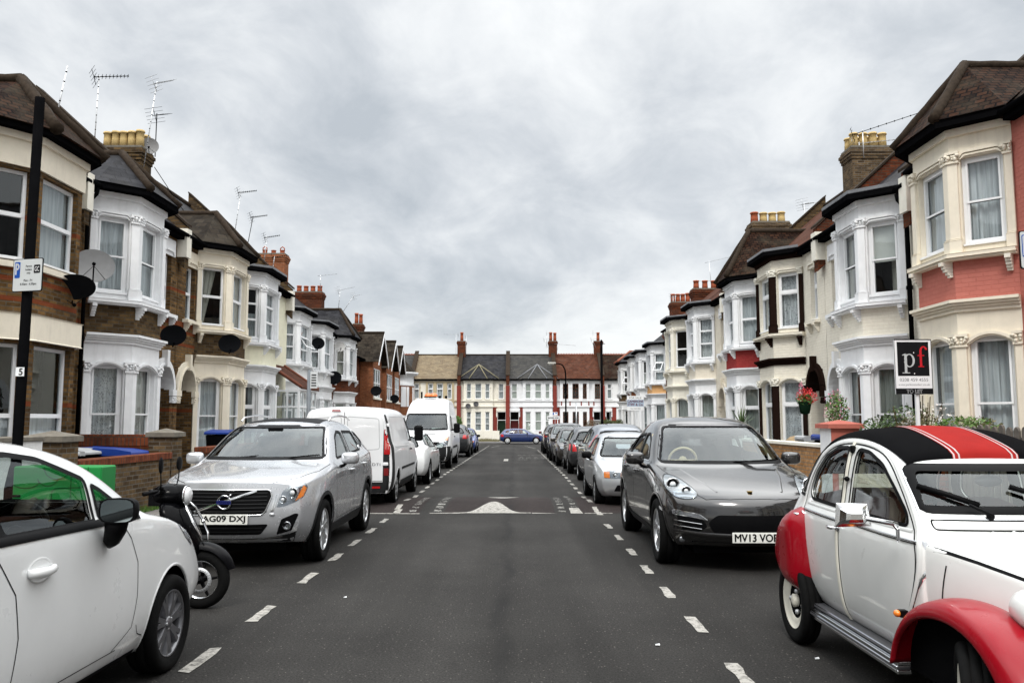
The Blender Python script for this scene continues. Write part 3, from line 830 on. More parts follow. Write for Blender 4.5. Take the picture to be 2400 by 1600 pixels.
        kb = MB(T); kb.ball(F(t+.38, -.89, 1.1), .03); kb.build('handle', M_metal, dd)
    if upw:
        F = (y0, 0), (y1, 0); c_, w_, za, zb = upw
        window(root, T, (y0, 0), (y1, 0), c_-w_/2-y0, c_+w_/2-y0, za, zb, upstyle, fm, cur[1] if isinstance(cur, list) else cur, depth=.13)
        Fm = seg_frame(*F); lb2 = MB(T)
        sbox(lb2, Fm, c_-w_/2-.16-y0, c_+w_/2+.16-y0, .001, .035, zb, zb+.42); hood(lb2, Fm, c_-w_/2-y0, c_+w_/2-y0, zb+.02, .08, .05, .075, shoulder=True, q0=.03)
        lb2.build('lintel', surr, root); lb2 = MB(T)
        sbox(lb2, Fm, c_-w_/2-.16-y0, c_+w_/2+.16-y0, .001, .15, za-.09, za-.01); lb2.build('sill', surr, root)
        for s in (-1, 1): bracket(root, T, Fm, c_+s*(w_/2+.02)-y0, za-.093, surr, .9)
    return root, T, K

def parapet(root, T, y, o0, o1, eave, ridge, ridgeo, mat, cop=M_coping, h=.35, w=.14, name='parapet'):
    """party wall standing above the roof slope, with a coping"""
    mb = MB(T); ov = .22; sl = (ridge-eave)/(ov-ridgeo)
    zf = lambda o: eave+.03+sl*(ov-o)
    mb.prism([(o0, zf(o0)-.9), (o0, zf(o0)+h*.55), (o1, zf(o1)+h), (o1, zf(o1)-.6)], 'x', y-w, y+w)
    mb.prism([(o0+.04, zf(o0)+h*.55+.003), (o0+.04, zf(o0)+h*.55+.07), (o1, zf(o1)+h+.07), (o1, zf(o1)+h+.003)], 'x', y-w-.05, y+w+.05, 1)
    mb.box(y-w-.02, y+w+.02, .0, .26, eave-.55, eave+.2, 2)
    return mb.build(name, [mat, M_hip, M_cream2], root)

def downpipe(root, T, a, o, z0, z1, mat=M_gutter, r=.04, swan=True):
    mb = MB(T)
    pts = [(a, o, z0), (a, o, z1-.35)]
    if swan: pts += [(a, o, z1-.3), (a-.0, o+.16, z1-.12), (a, o+.18, z1)]
    mb.tube(pts, r, 8)
    z = z0+.8
    while z < z1-.5: mb.lathe([(r*1.35, 0), (r*1.35, .07)], (a, o, z), 'z', 10); z += 1.7
    return mb.build('downpipe', mat, root)

# ---- left terrace
gL = 'houses of the left terrace'; gR = 'houses of the right terrace'; gE = 'houses of the terrace across the far end'
# L1: flat windows under a cream band (nearest brick house)
def house_L1():
    y0, y1 = 8.0, 16.25; T = TL(XL, 0)
    root = thing('terraced_house', T(12, 0, 0), 'brown brick house with red brick bands at far left, behind the permit post', 'house', gL)
    yb, fl, cant, proj = 14.35, .71, .95, .72; eave = 6.42
    K = [(yb-fl-cant, .002), (yb-fl, proj), (yb+fl, proj), (yb+fl+.65, .002)]
    mb = MB(T); panel(mb, (y0, 0), (y1, 0), 0, eave); mb.poly([(y1-.01, 0, 0), (y1-.01, -6, 0), (y1-.01, -6, eave), (y1-.01, 0, eave)]); mb.poly([(y0, 0, 0), (y0, -6, 0), (y0, -6, eave), (y0, 0, eave)])
    bb = MB(T)
    for i in range(3):
        L = math.dist(K[i], K[i+1]); m = .14
        up = (m, L-m, 4.30, 5.82); lo = (m, L-m, .55, 2.92)
        panel(bb, K[i], K[i+1], 0, eave-.45, [up, lo], .10)
        window(root, T, K[i], K[i+1], *up, 'two', None, (M_grey if i else M_room, 'blind') if i else None)
        window(root, T, K[i], K[i+1], *lo, 'two', None, (M_net, 'low'))
    mb.build('wall', M_stock, root); bb.build('bay_wall', M_stock, root)
    fb = MB(T); band(fb, K, .07, 4.17, 4.27); fb.build('sill', M_cream, root); fb = MB(T); band(fb, K, .045, 5.88, eave-.02); band(fb, K, .10, eave-.10, eave+.02)
    fb.build('frieze', M_cream, root)
    for i in range(3): pass
    lb = MB(T); band(lb, K, .10, 2.98, 3.42); lb.build('lintel', M_cream, root, bevel=.02)
    g = MB(T); band(g, K, .27, eave+.02, eave+.13, -.1); g.tube([(K[3][0]+.1, .22, eave+.04), (y1, .22, eave+.04)], .055); g.tube([(y0, .22, eave+.04), (K[0][0]-.1, .22, eave+.04)], .055)
    g.build('gutter', M_gutter, root)
    E = offs(K, .34); ze = eave+.12; ap = (yb-.1, -.05, 7.72); bk = (yb-.1, -1.6, 7.72)
    br = MB(T); P3 = [(e[0], e[1], ze) for e in E]
    br.poly([P3[0], P3[1], ap]); br.poly([P3[1], P3[2], ap]); br.poly([P3[2], P3[3], ap]); br.poly([P3[0], ap, bk]); br.poly([P3[3], ap, bk]); br.poly(P3)
    bo = br.build('bay_roof', M_tilebr, root)
    hp = MB(T)
    for p, q in ((P3[1], ap), (P3[2], ap), (ap, bk)):
        hp.tube([tuple(p[k]+(q[k]-p[k])*i/6+(.02 if k == 2 else 0) for k in range(3)) for i in range(7)], [.1 if i % 2 else .115 for i in range(7)], 8)
    hp.build('hip_tile', M_hip, bo, weld=False)
    rb = MB(T); rb.poly([(y0, .22, eave+.03), (y1, .22, eave+.03), (y1, -3.9, 10.0), (y0, -3.9, 10.0)]); rb.poly([(y0, -8, eave), (y1, -8, eave), (y1, -3.9, 10.0), (y0, -3.9, 10.0)])
    rb.build('roof', M_tilebr, root)
    parapet(root, T, y1-.02, .2, -3.9, eave, 10.0, -3.9, M_stock2, M_coping, .12, .10)
    return root
house_L1()
r2, T2, K2 = bay_house(-1, XL, 16.27, 21.25, 'brick house with bright white two storey bay beside the largest satellite dish', gL, 18.04,
    wall=M_stock, surr=M_white, spandrel=M_stock2, door=20.55, upw=(20.55, .55, 4.35, 5.85), apex=7.62, cur=[(M_net, 'full'), (M_grey, 'full'), None], lcur=[(M_lace, 'full'), (M_creamc, 'full'), (M_net, 'full')],
    archm=M_white)
downpipe(r2, T2, 16.5, .08, .2, 6.4)
r3, T3, K3 = bay_house(-1, XL, 21.27, 25.9, 'brown brick house with cream two storey bay and dark ribbed tile hipped roof', gL, 23.9, fl=.72,
    wall=M_stock, surr=M_cream, spandrel=M_stock2, door=22.0, upw=(22.1, .6, 4.35, 5.8), apex=7.75, roofm=M_tiledk, cur=[(M_creamc, 'left'), (M_grey, 'full'), None], style='two', lcur=[(M_net, 'full'), (M_net, 'full'), (M_net, 'full')], archm=M_cream, upstyle='two')
downpipe(r3, T3, 25.75, .08, .2, 6.4, M_gutter)
parapet(r3, T3, 21.27, .2, -3.9, 6.45, 10.0, -3.9, M_stock2, M_coping, .42, .13)
chimney(r3, T3, 24.55, 25.3, -3.9, -2.65, 8.0, 10.02, M_stock2, M_pot, 5, 2, .52, .125)
r4, T4, K4 = bay_house(-1, XL, 25.92, 31.6, 'house with white upper bay over a pale yellow wall and a red tiled porch', gL, 27.12, fl=.76,
    wall=M_yell, surr=M_white, spandrel=M_yell, door=30.1, upw=(30.0, .5, 4.4, 5.85), bayroof=False, flatroof=True, roofm=M_slate, cur=[(M_grey, 'low'), (M_grey, 'full'), None], style='three', lcur=[(M_grey, 'sides'), (M_grey, 'full'), None], lstyle='top', noarch=True, upstyle='three')
parapet(r4, T4, 31.5, .2, -3.9, 6.45, 10.0, -3.9, M_stock2, M_coping, .45, .13)
def porch(root, T, y0, y1, o1, ze, zw):
    mb = MB(T); mb.poly([(y0, o1+.12, ze), (y1, o1+.12, ze), (y1, .0, zw), (y0, .0, zw)]); mb.poly([(y0, o1+.12, ze-.06), (y1, o1+.12, ze-.06), (y1, .0, zw-.06), (y0, .0, zw-.06)])
    mb.poly([(y0, o1+.12, ze), (y0, 0, zw), (y0, 0, zw-.06), (y0, o1+.12, ze-.06)]); mb.poly([(y1, o1+.12, ze), (y1, 0, zw), (y1, 0, zw-.06), (y1, o1+.12, ze-.06)]); mb.poly([(y0, o1+.12, ze), (y1, o1+.12, ze), (y1, o1+.12, ze-.06), (y0, o1+.12, ze-.06)])
    pr = mb.build('porch_roof', M_tilered, root)
    h = MB(T); h.tube([(y1, o1+.1, ze+.03), (y1, .02, zw+.03)], .05, 6); h.tube([(y0, o1+.1, ze+.03), (y0, .02, zw+.03)], .05, 6); h.build('verge', M_hipr, pr)
    w = MB(T); zt = ze-.08
    def fr(a0, a1, o0, o1_): w.box(a0, a1, o0, o1_, .1, zt)
    for a in (y0+.08, y1-.08):
        for o in (.05, o1): fr(a-.035, a+.035, o-.035, o+.035)
    for zz_ in (.55, 1.35, 2.15, zt-.06):
        w.box(y0+.08, y1-.08, o1-.03, o1+.03, zz_, zz_+.06)
        for a in (y0+.08, y1-.08): w.box(a-.03, a+.03, .05, o1, zz_, zz_+.06)
    for k in (1, 2, 3): a = y0+.08+(y1-y0-.16)*k/4; w.box(a-.03, a+.03, o1-.028, o1+.028, .1, zt)
    for a in (y0+.08, y1-.08):
        for k in (1, 2): o = .05+(o1-.05)*k/3; w.box(a-.028, a+.028, o-.03, o+.03, .1, zt)
    pf = w.build('porch_frame', M_frame, root)
    g_ = MB(T); g_.poly([(y0+.08, .05, .6), (y0+.08, o1, .6), (y0+.08, o1, zt), (y0+.08, .05, zt)]); g_.poly([(y0+.08, o1, .6), (y1-.08, o1, .6), (y1-.08, o1, zt), (y0+.08, o1, zt)])
    g_.build('pane', M_glassw, pf)
    b = MB(T); b.box(y0+.05, y1-.05, .03, o1+.04, -.1, .54); b.build('porch_base', M_white2, root)
porch(r4, T4, 28.75, 31.3, 1.25, 2.85, 3.75)
X5 = -10.0
def far_left(y0, y1, label, yb, **kw):
    return bay_house(-1, X5, y0, y1, label, gL, yb, fl=1.0, proj=.7, cant=.55, ridge=9.7, plain=True, lplain=True, uhood=False, **kw)
r5, T5, K5 = far_left(31.65, 38.1, 'all white rendered house with an open window in its bay, beyond the red tiled porch', 36.3, wall=M_white2, surr=M_white, spandrel=M_white2, bayroof=False, flatroof=True, roofm=M_tiledk,
    style=['three', 'open', 'two'], lstyle='three', cur=[(M_net, 'full'), (M_net, 'full'), None], lcur=[(M_net, 'full')]*3)
parapet(r5, T5, 38.1, .2, -3.9, 6.45, 9.7, -3.9, M_stock2, M_hip, .2, .12)
r6, T6, K6 = far_left(38.15, 43.0, 'white house with a lace curtained bay and a dark dish by its upper window', 40.85, wall=M_white2, surr=M_white, spandrel=M_white2, bayroof=False, flatroof=True, roofm=M_tiledk,
    style='two', cur=[(M_lace, 'full'), (M_lace, 'full'), None], lcur=[(M_blind, 'blind')]*3, lstyle='two')
chimney(r6, T6, 43.0, 43.8, -3.6, -2.2, 7.4, 10.6, M_redb2, M_potr, 3, 1, .25, .13, style='cowl')
r7, T7, K7 = far_left(43.05, 50.6, 'red brick house with white upper bay and pointed grey slate bay roof', 46.9, wall=M_redb, surr=M_white, spandrel=M_redb, apex=8.2, roofm=M_slate, broof=M_slate,
    style='sash', cur=[(M_creamc, 'full'), (M_grey, 'full'), None], lcur=[(M_blind, 'blind')]*3, lstyle='two')
chimney(r7, T7, 50.2, 51.0, -3.6, -1.9, 7.2, 9.75, M_redb, M_potr, 4, 1, .42, .15)

def gable_house(y0, y1, yg, label, hw=1.75, proj=.8, zp=7.45, ze=5.75, chim=None):
    g = gz(yg); T = TL(X5, g)
    root = thing('terraced_house', T((y0+y1)/2, 0, 0), label, 'house', gL)
    hol = []
    mb = MB(T); panel(mb, (y0, 0), (y1, 0), 0, 5.9)
    mb.build('wall', M_redb, root)
    b = MB(T); b.poly([(yg-hw, 0, 0), (yg-hw, proj, 0), (yg-hw, proj, ze), (yg-hw, 0, ze)]); b.poly([(yg+hw, 0, 0), (yg+hw, proj, 0), (yg+hw, proj, ze), (yg+hw, 0, ze)])
    panel(b, (yg-hw, proj), (yg+hw, proj), 0, ze, [(.45, 2*hw-.45, 3.45, 5.35), (.45, 2*hw-.45, .8, 2.7)], .1)
    b.poly([(yg-hw, proj, ze), (yg+hw, proj, ze), (yg, proj, zp-.1)])
    b.build('bay_wall', M_redb2, root)
    for za, zb in ((3.45, 5.35), (.8, 2.7)):
        n = 3; wd = (2*hw-.9)/n
        for k in range(n): window(root, T, (yg-hw, proj), (yg+hw, proj), .45+wd*k+.02, .45+wd*(k+1)-.02, za, zb, 'two', None, (M_net, 'full'), depth=.03)
    s = MB(T); s.box(yg-hw+.3, yg+hw-.3, proj+.002, proj+.12, 3.33, 3.44); s.box(yg-hw+.3, yg+hw-.3, proj+.002, proj+.12, .68, .79); s.build('sill', M_cream2, root)
    w = MB(T)
    for s_ in (-1, 1):
        a0 = yg+s_*(hw+.28); z0 = ze-.28
        vs = [(a0, proj+.42, z0), (a0, proj+.47, z0), (yg, proj+.47, zp+.02), (yg, proj+.42, zp+.02), (a0, proj+.42, z0+.26), (a0, proj+.47, z0+.26), (yg, proj+.47, zp+.30), (yg, proj+.42, zp+.30)]
        w.add(vs, [(0,1,2,3), (4,5,6,7), (0,1,5,4), (1,2,6,5), (2,3,7,6), (3,0,4,7)])
    w.build('barge_board', M_frame, root)
    r = MB(T); zr = zp+.32
    for s_ in (-1, 1):
        a0 = yg+s_*(hw+.3); z0 = ze-.01
        r.poly([(a0, proj+.45, z0), (yg, proj+.45, zr), (yg, -3.0, zr), (a0, -1.0, z0)])
        r.poly([(a0, proj+.45, z0-.05), (yg, proj+.45, zr-.05), (yg, -3.0, zr-.05), (a0, -1.0, z0-.05)])
    r.poly([(y0, .3, 5.85), (y1, .3, 5.85), (y1, -3.8, 9.0), (y0, -3.8, 9.0)])
    rf = r.build('roof', M_tiledk, root)
    h = MB(T); h.tube([(yg, proj+.45, zr+.02), (yg, -2.6, zr+.02)], .09, 8); h.build('ridge_tile', M_hip, rf)
    gt = MB(T); gt.tube([(y0, .32, 5.85), (y1, .32, 5.85)], .06); gt.build('gutter', M_gutter, root)
    if chim: chimney(root, T, chim, chim+.9, -1.2, -.6, 6.5, 8.6, M_redb, M_potr, 2, 1, .75, .13)
    return root
gable_house(50.65, 57.3, 54.9, 'red brick gabled house, first and nearest of the three with white barge boards', chim=56.6)
gable_house(57.32, 62.2, 60.4, 'red brick gabled house, middle one of the three with white barge boards')
gable_house(62.22, 66.5, 64.2, 'red brick gabled house, farthest of the three with white barge boards', hw=1.6)
def turret_house():
    g = gz(68); T = TL(X5, g); root = thing('terraced_house', T(68, 0, 0), 'red brick corner house with round bay ending the left row', 'house', gL)
    mb = MB(T); panel(mb, (66.52, 0), (70.0, 0), 0, 6.2); mb.poly([(70, 0, 0), (70, -7, 0), (70, -7, 6.2), (70, -3.5, 8.8), (70, 0, 6.2)]); mb.build('wall', M_redb, root)
    t = MB(T); t.lathe([(1.5, 0), (1.5, 4.9)], (68.2, .1, 0), 'z', 24, 0); t.build('turret_wall', M_redb2, root)
    c = MB(T); c.lathe([(1.52, 4.9), (1.55, 5.0), (1.5, 5.1), (1.5, 5.7), (1.62, 5.75), (1.85, 5.85), (1.9, 6.0), (1.3, 6.02)], (68.2, .1, 0), 'z', 24); c.build('cornice', M_white, root)
    r = MB(T); r.lathe([(1.7, 6.03), (.9, 6.9), (.02, 7.9)], (68.2, .1, 0), 'z', 24); r.poly([(66.5, .3, 6.2), (70, .3, 6.2), (70, -3.5, 8.8), (66.5, -3.5, 8.8)]); r.build('roof', M_tiledk, root)
    b = MB(T)
    for k in range(4):
        an = R(-10+k*50); P0 = (68.2+1.52*math.cos(an+.25), .1+1.52*math.sin(an+.25)); P1 = (68.2+1.52*math.cos(an-.25), .1+1.52*math.sin(an-.25))
        for za, zb in ((3.2, 4.8), (.8, 2.5)):
            F = seg_frame(P0, P1) if False else seg_frame(P1, P0)
            L = math.dist(P0, P1); wb = MB(T); sbox(wb, F, .0, L, -.02, .05, za, zb); sbox(wb, F, .06, L-.06, .051, .053, za+.08, zb-.08, 1)
            wb.build('window', [M_frame, M_room], root)
    return root
turret_house()

# ---- right terrace
rr1, TR1, KR1 = bay_house(1, XR, 9.0, 16.55, 'pink painted brick house with cream window surrounds, nearest on the right', gR, 14.6, fl=.64, cant=.66,
    wall=M_ppink, surr=M_cream, spandrel=M_ppink, roofm=M_tilebr, eave=6.66, sill=4.42, lcorn=3.55, lsill=.85, apex=8.12, apexo=-.02, cur=[(M_net, 'full'), (M_net, 'full'), None], lcur=[(M_net, 'full'), (M_net, 'full'), None], ridge=10.3, brk=M_cream2)
rr2, TR2, KR2 = bay_house(1, XR, 16.6, 21.7, 'cream painted brick house with white bay surrounds behind the To Let board', gR, 18.4, fl=.64,
    wall=M_pbr, surr=M_white, spandrel=M_pbr, bayroof=False, flatroof=True, roofm=M_slate, door=20.95, upw=(20.95, .5, 4.4, 5.8), cur=[(M_blind, 'blindtop'), (M_creamc, 'sides'), None], lcur=[(M_greenc, 'full'), (M_greenc, 'sides'), None], archm=M_white)
parapet(rr2, TR2, 16.62, .2, -3.9, 6.45, 10.0, -3.9, M_redb, M_coping, .5, .14)
downpipe(rr2, TR2, 16.85, .09, .15, 6.35, M_gutter, .05)
rr3, TR3, KR3 = bay_house(1, XR, 21.72, 26.75, 'cream painted brick house with dark brown columns, band and door arch', gR, 24.65, fl=.7,
    wall=M_pbr, surr=M_pbr, lsurr=M_pbr, col=M_brownp, ncapm=M_cream2, spandrel=M_pbr, frieze=M_brownp, cornm=M_brownp, brk=M_brownp, bayroof=False, flatroof=True, roofm=M_tilered, door=22.55, upw=(22.5, .5, 4.4, 5.85), archm=M_brownp,
    cur=[(M_lace, 'full')]*3, lcur=[(M_lace, 'full')]*3, style='top', lstyle='top', upstyle='top')
parapet(rr3, TR3, 21.72, .2, -3.9, 6.45, 10.0, -3.9, M_redb, M_coping, .5, .14)
rr4, TR4, KR4 = bay_house(1, XR, 26.77, 31.7, 'house with white bays, a deep red painted band and pointed brown bay roof', gR, 28.7, fl=.66,
    wall=M_pbr2, surr=M_white, spandrel=M_pred, roofm=M_tilered, broof=M_tilebr, hipm=M_hip, apex=8.35, door=31.05, upw=(31.1, .5, 4.4, 5.8), archm=M_pbr2,
    cur=[(M_net, 'full'), (M_grey, 'full'), None], lcur=[(M_greenc, 'full')]*3, style='two', lstyle='top')
chimney(rr4, TR4, 27.3, 28.15, -4.5, -3.2, 8.2, 10.95, M_stockw, M_pot, 4, 2, .5, .14)
rr5, TR5, KR5 = bay_house(1, XR, 31.72, 36.9, 'beige painted brick house with white bay and patterned net curtains', gR, 35.1, fl=.68,
    wall=M_pbr2, surr=M_white, spandrel=M_pbr2, roofm=M_tilered, bayroof=False, flatroof=True, door=32.6, upw=(32.6, .5, 4.4, 5.8), archm=M_pbr2, cur=[(M_lace, 'full')]*3, lcur=[(M_greenc, 'full')]*3, style='three', lstyle='two', eave=6.5)
parapet(rr5, TR5, 31.74, .2, -3.9, 6.45, 10.0, -3.9, M_stock2, M_coping, .4, .14)
chimney(rr5, TR5, 35.9, 36.8, -3.9, -2.3, 8.0, 10.5, M_stockw, M_pot, 4, 1, .52, .17, cols=[M_pot, M_pot, M_pot, M_potr])
rr6, TR6, KR6 = bay_house(1, XR, 36.92, 44.9, 'pale cream rendered house with a projecting cornice beside a long red downpipe', gR, 40.2, fl=.75,
    wall=M_cream2, surr=M_cream2, spandrel=M_cream2, roofm=M_tilered, bayroof=False, flatroof=True, cur=None, lcur=[(M_greenc, 'full')]*3, style='two', lstyle='two', eave=6.6)
downpipe(rr6, TR6, 44.3, .09, .15, 6.4, P('downpipe_rust', (.10,.035,.02), rough=.6), .05)
chimney(rr6, TR6, 43.2, 44.0, -2.6, -1.2, 7.0, 8.75, M_redb, M_potr, 3, 1, .5, .15)
X7 = 8.75
def far_right(y0, y1, label, yb, **kw):
    return bay_house(1, X7, y0, y1, label, gR, yb, fl=.85, proj=.75, cant=.6, ridge=9.6, plain=True, lplain=True, eave=6.3, uhood=False, sill=4.0, roofm=M_slate, hipm=M_hipr, **kw)
far_right(44.95, 51.6, 'white house with an orange painted band between its bay windows', 49.35, wall=M_white2, surr=M_white, spandrel=M_por, bayroof=False, flatroof=True, style=['open', 'three', 'two'], cur=[(M_net, 'full')]*3, lcur=[(M_grey, 'full')]*3, lstyle='two')
r8, T8, K8 = far_right(51.65, 55.9, 'plain white bay fronted house, second before the far junction on the right', 54.1, wall=M_white2, surr=M_white, spandrel=M_white2, bayroof=False, flatroof=True, style='sash', cur=[(M_blind, 'low')]*3, lcur=[(M_grey, 'full')]*3)
chimney(r8, T8, 53.2, 54.1, -2.7, -1.4, 7.0, 9.6, M_redb, M_potr, 4, 1, .6, .15)
far_right(55.95, 60.6, 'white house with a red brick band, partly behind the For Sale board', 58.0, wall=M_white2, surr=M_white2, spandrel=M_redb2, bayroof=False, flatroof=True, style='sash', cur=None, lcur=None)
far_right(60.65, 66.4, 'last house of the right row, white bays over brown brick with an open top window', 63.2, wall=M_cream2, surr=M_white2, spandrel=M_stock2, bayroof=True, apex=7.3, style=['open', 'sash', 'sash'], cur=None, lcur=None)

# ---- terrace across the end
YE = 84.6; GE = gz(84)
def end_house(x0, x1, label, wall, roofm, wins, lwins, doors, surr, fm, cur, ustyle='two', lstyle='two', bay=None, hips=None, ridgem=M_hip, chim=None, par=True, extra=None, base=None):
    T = TE(YE, GE); e0 = .42  # heights below are measured from the camera's ground
    T_ = lambda a, o, z: (a, YE-o, z)
    root = thing('terraced_house', (round((x0+x1)/2, 2), YE, GE), label, 'house', gE)
    ev = 5.93
    hol = [(a-x0, b-x0, 3.92, 5.47) for a, b in wins]+[(a-x0, b-x0, .7 if s else .7, 2.62) for a, b, s in [(p[0], p[1], 0) for p in lwins]]+[(a-x0, b-x0, GE+.02, 2.62) for a, b, m in doors]
    if bay:
        b0, b1 = bay; pj = .45
        inside = lambda h: b0-x0-.01 <= h[0] and h[1] <= b1-x0+.01
        bh = [h for h in hol if inside(h)]; wh = [h for h in hol if not inside(h)]
    else: bh, wh = [], hol
    mb = MB(T_); panel(mb, (x0, 0), (x1, 0), GE-.1, ev, wh, .12); mb.build('wall', wall, root)
    if bay:
        bb = MB(T_); panel(bb, (b0, pj), (b1, pj), GE-.1, ev, [(h[0]-(b0-x0), h[1]-(b0-x0), h[2], h[3]) for h in bh], .1)
        for a in (b0, b1): bb.poly([(a, 0, GE-.1), (a, pj, GE-.1), (a, pj, ev), (a, 0, ev)])
        bb.build('bay_wall', wall, root)
    for a, b in wins:
        q = pj if bay and b0-.01 <= a and b <= b1+.01 else 0
        window(root, T_, (x0, q), (x1, q), a-x0, b-x0, 3.92, 5.47, ustyle, fm, cur, depth=.09)
    for a, b in lwins:
        q = pj if bay and b0-.01 <= a and b <= b1+.01 else 0
        window(root, T_, (x0, q), (x1, q), a-x0, b-x0, .7, 2.62, lstyle, fm, cur, depth=.09)
    for a, b, m in doors:
        d = MB(T_); d.box(a+.02, b-.02, -.8, -.72, GE, 1.75); d.box(a+.02, b-.02, -.8, -.74, 1.8, 2.6, 1)
        for xx in (a, b): d.poly([(xx, -.8, GE), (xx, -.121, GE), (xx, -.121, 2.62), (xx, -.8, 2.62)], 2)
        do = d.build('door', [m, M_room, wall], root); k = MB(T_); k.ball((a+.15, -.68, .8), .05); k.build('handle', M_metal, do)
        c = MB(T_); c.box(a-.12, b+.12, .002, .25, 2.66, 2.98)
        for xx in (a-.08, b+.08): c.box(xx-.05, xx+.05, .002, .18, 2.1, 2.65)
        c.build('door_canopy', surr, root)
    # mouldings
    s = MB(T_); qf = (lambda a: 0)
    def strip(z0, z1, e):
        if bay:
            s.box(x0+.1, b0-.01, .002, e, z0, z1); s.box(b0-e*.6, b1+e*.6, pj+.002, pj+e, z0, z1); s.box(b1+.01, x1-.1, .002, e, z0, z1)
        else: s.box(x0+.1, x1-.1, .002, e, z0, z1)
    strip(3.68, 3.80, .10); strip(3.10, 3.22, .12); strip(5.62, 5.70, .06)
    for a, b in wins+lwins:
        q = pj if bay and b0-.01 <= a and b <= b1+.01 else 0
        z0, z1 = (3.92, 5.47) if (a, b) in wins else (.7, 2.62)
        if base: pass
        s.box(a-.05, b+.05, q+.001, q+.09, z0-.07, z0-.003)
        s.box(a-.09, a-.005, q+.002, q+.05, z0+.0, z1+.1); s.box(b+.005, b+.09, q+.002, q+.05, z0+.0, z1+.1)
        s.box(a-.13, a+.0, q+.002, q+.08, z1-.42, z1-.34); s.box(b+.0, b+.13, q+.002, q+.08, z1-.42, z1-.34)
    s.build('moulding', surr, root)
    # roof
    r = MB(T_); ov = .3; q = ov
    r.poly([(x0, ov, ev), (x1, ov, ev), (x1, -3.9, 8.75), (x0, -3.9, 8.75)]); r.poly([(x0, -8, ev), (x1, -8, ev), (x1, -3.9, 8.75), (x0, -3.9, 8.75)])
    rf = r.build('roof', roofm, root)
    h = MB(T_); n = 12; h.tube([(x0+(x1-x0)*k/n, -3.9, 8.77) for k in range(n+1)], .08, 6)
    if ridgem is M_hipr:
        for k in range(28): a = x0+(x1-x0)*(k+.5)/28; h.box(a-.04, a+.04, -3.93, -3.87, 8.8, 8.92)
    h.build('ridge_tile', ridgem, rf)
    if bay:
        # flat splayed roof over the bay with hip rolls
        br = MB(T_); ap = ((b0+b1)/2, -1.05, 7.5)
        E = [(b0-.35, .2, ev+.02), (b0-.15, pj+.3, ev), (b1+.15, pj+.3, ev), (b1+.35, .2, ev+.02)]
        # the bay roof stands a little proud of the slope behind
        br.poly([E[0], E[1], ap]); br.poly([E[1], E[2], ap]); br.poly([E[2], E[3], ap])
        bo = br.build('bay_roof', roofm, root)
        if hips:
            hp = MB(T_)
            for p in ((b0-.6, .28, ev+.06), (b0+.55, pj+.28, ev+.03), (b1-.55, pj+.28, ev+.03), (b1+.6, .28, ev+.06)):
                hp.tube([p, (ap[0], ap[1], ap[2]+.03)], .055, 6)
            hp.build('hip_tile', hips, bo, weld=False)
    g = MB(T_); g.tube([(x0+.05, .34, ev-.02), (x1-.05, .34, ev-.02)], .06, 6); g.box(x0+.02, x1-.02, .003, .3, ev-.12, ev-.03)
    if bay: g.box(b0-.05, b1+.05, pj+.002, pj+.3, ev-.12, ev-.032); g.tube([(b0-.1, pj+.34, ev-.02), (b1+.1, pj+.34, ev-.02)], .06, 6)
    g.build('gutter', M_gutter, root)
    return root, T_
def partywall(root, T_, x, low=M_redp, chim=False, pots=1, cmat=M_redb2):
    mb = MB(T_); sl = (8.75-5.93)/4.2
    zf = lambda o: 5.93+sl*(.3-o)
    mb.prism([(.45, 5.3), (.45, zf(.3)+.35), (-3.9, 9.1), (-3.9, 8.0)], 'x', x-.16, x+.16, 0)
    mb.prism([(.5, zf(.3)+.353), (.5, zf(.3)+.43), (-3.9, 9.19), (-3.9, 9.103)], 'x', x-.21, x+.21, 1)
    mb.box(x-.20, x+.20, .003, .42, GE-.1, 5.28, 2)
    mb.build('party_wall', [M_redb, M_hip, M_redp], root)
    if chim: chimney(root, T_, x-.45, x+.45, -4.3, -3.5, 8.2, 10.2, M_redb, M_potr, 1, pots, .95, .17)
fx = lambda px: (900+px/3.92-1208)/22.9
W2 = lambda *l: [(fx(a), fx(b)) for a, b in l]
B = [fx(-180), fx(260), fx(690), fx(1137), fx(1568), fx(2005), fx(2440), fx(2875)]
eA, tA = end_house(B[0], B[1]-.02, 'cream house with grey slates at the left end of the far terrace', M_cream2, M_slateg, W2((188,212)), [], [], M_cream2, M_frame, (M_net, 'full'), ridgem=M_hipr)
partywall(eA, tA, B[1])
eB, tB = end_house(B[1], B[2]-.02, 'cream house with mustard window surrounds and tan roof, far terrace', M_cream2, M_tiletan, W2((278,325),(405,452),(485,543),(582,623)), W2((405,452),(485,543),(582,623)), [], M_ochre, M_frame, (M_net, 'full'), 'top', ridgem=M_hip)
o_ = MB(tB)
for a_, b_ in ((385, 403), (454, 483), (545, 580), (625, 645)): o_.box(fx(a_), fx(b_), .055, .085, 3.22, 5.6)
for za_, zb_ in ((3.222, 3.83), (5.58, 5.70)): o_.box(fx(385), fx(645), .052, .084, za_, zb_)
o_.build('bay_surround', M_ochre, eB)
partywall(eB, tB, B[2], chim=True)
eC, tC = end_house(B[2], B[3]-.02, 'cream far terrace house with two grey dishes and dark slates', M_cream2, M_slate, W2((762,803),(840,897),(932,972),(1054,1100)), W2((762,803),(840,897),(932,972)),
    [(fx(1043), fx(1118), P('door_green', (.02,.04,.025), rough=.5))], M_cream2, M_frame, (M_grey, 'full'), 'two', 'three', bay=(fx(735), fx(1000)), hips=P('hip_lichen', (.20,.18,.115), rough=.9, var=.4, vscale=20), ridgem=M_hip)
partywall(eC, tC, B[3])
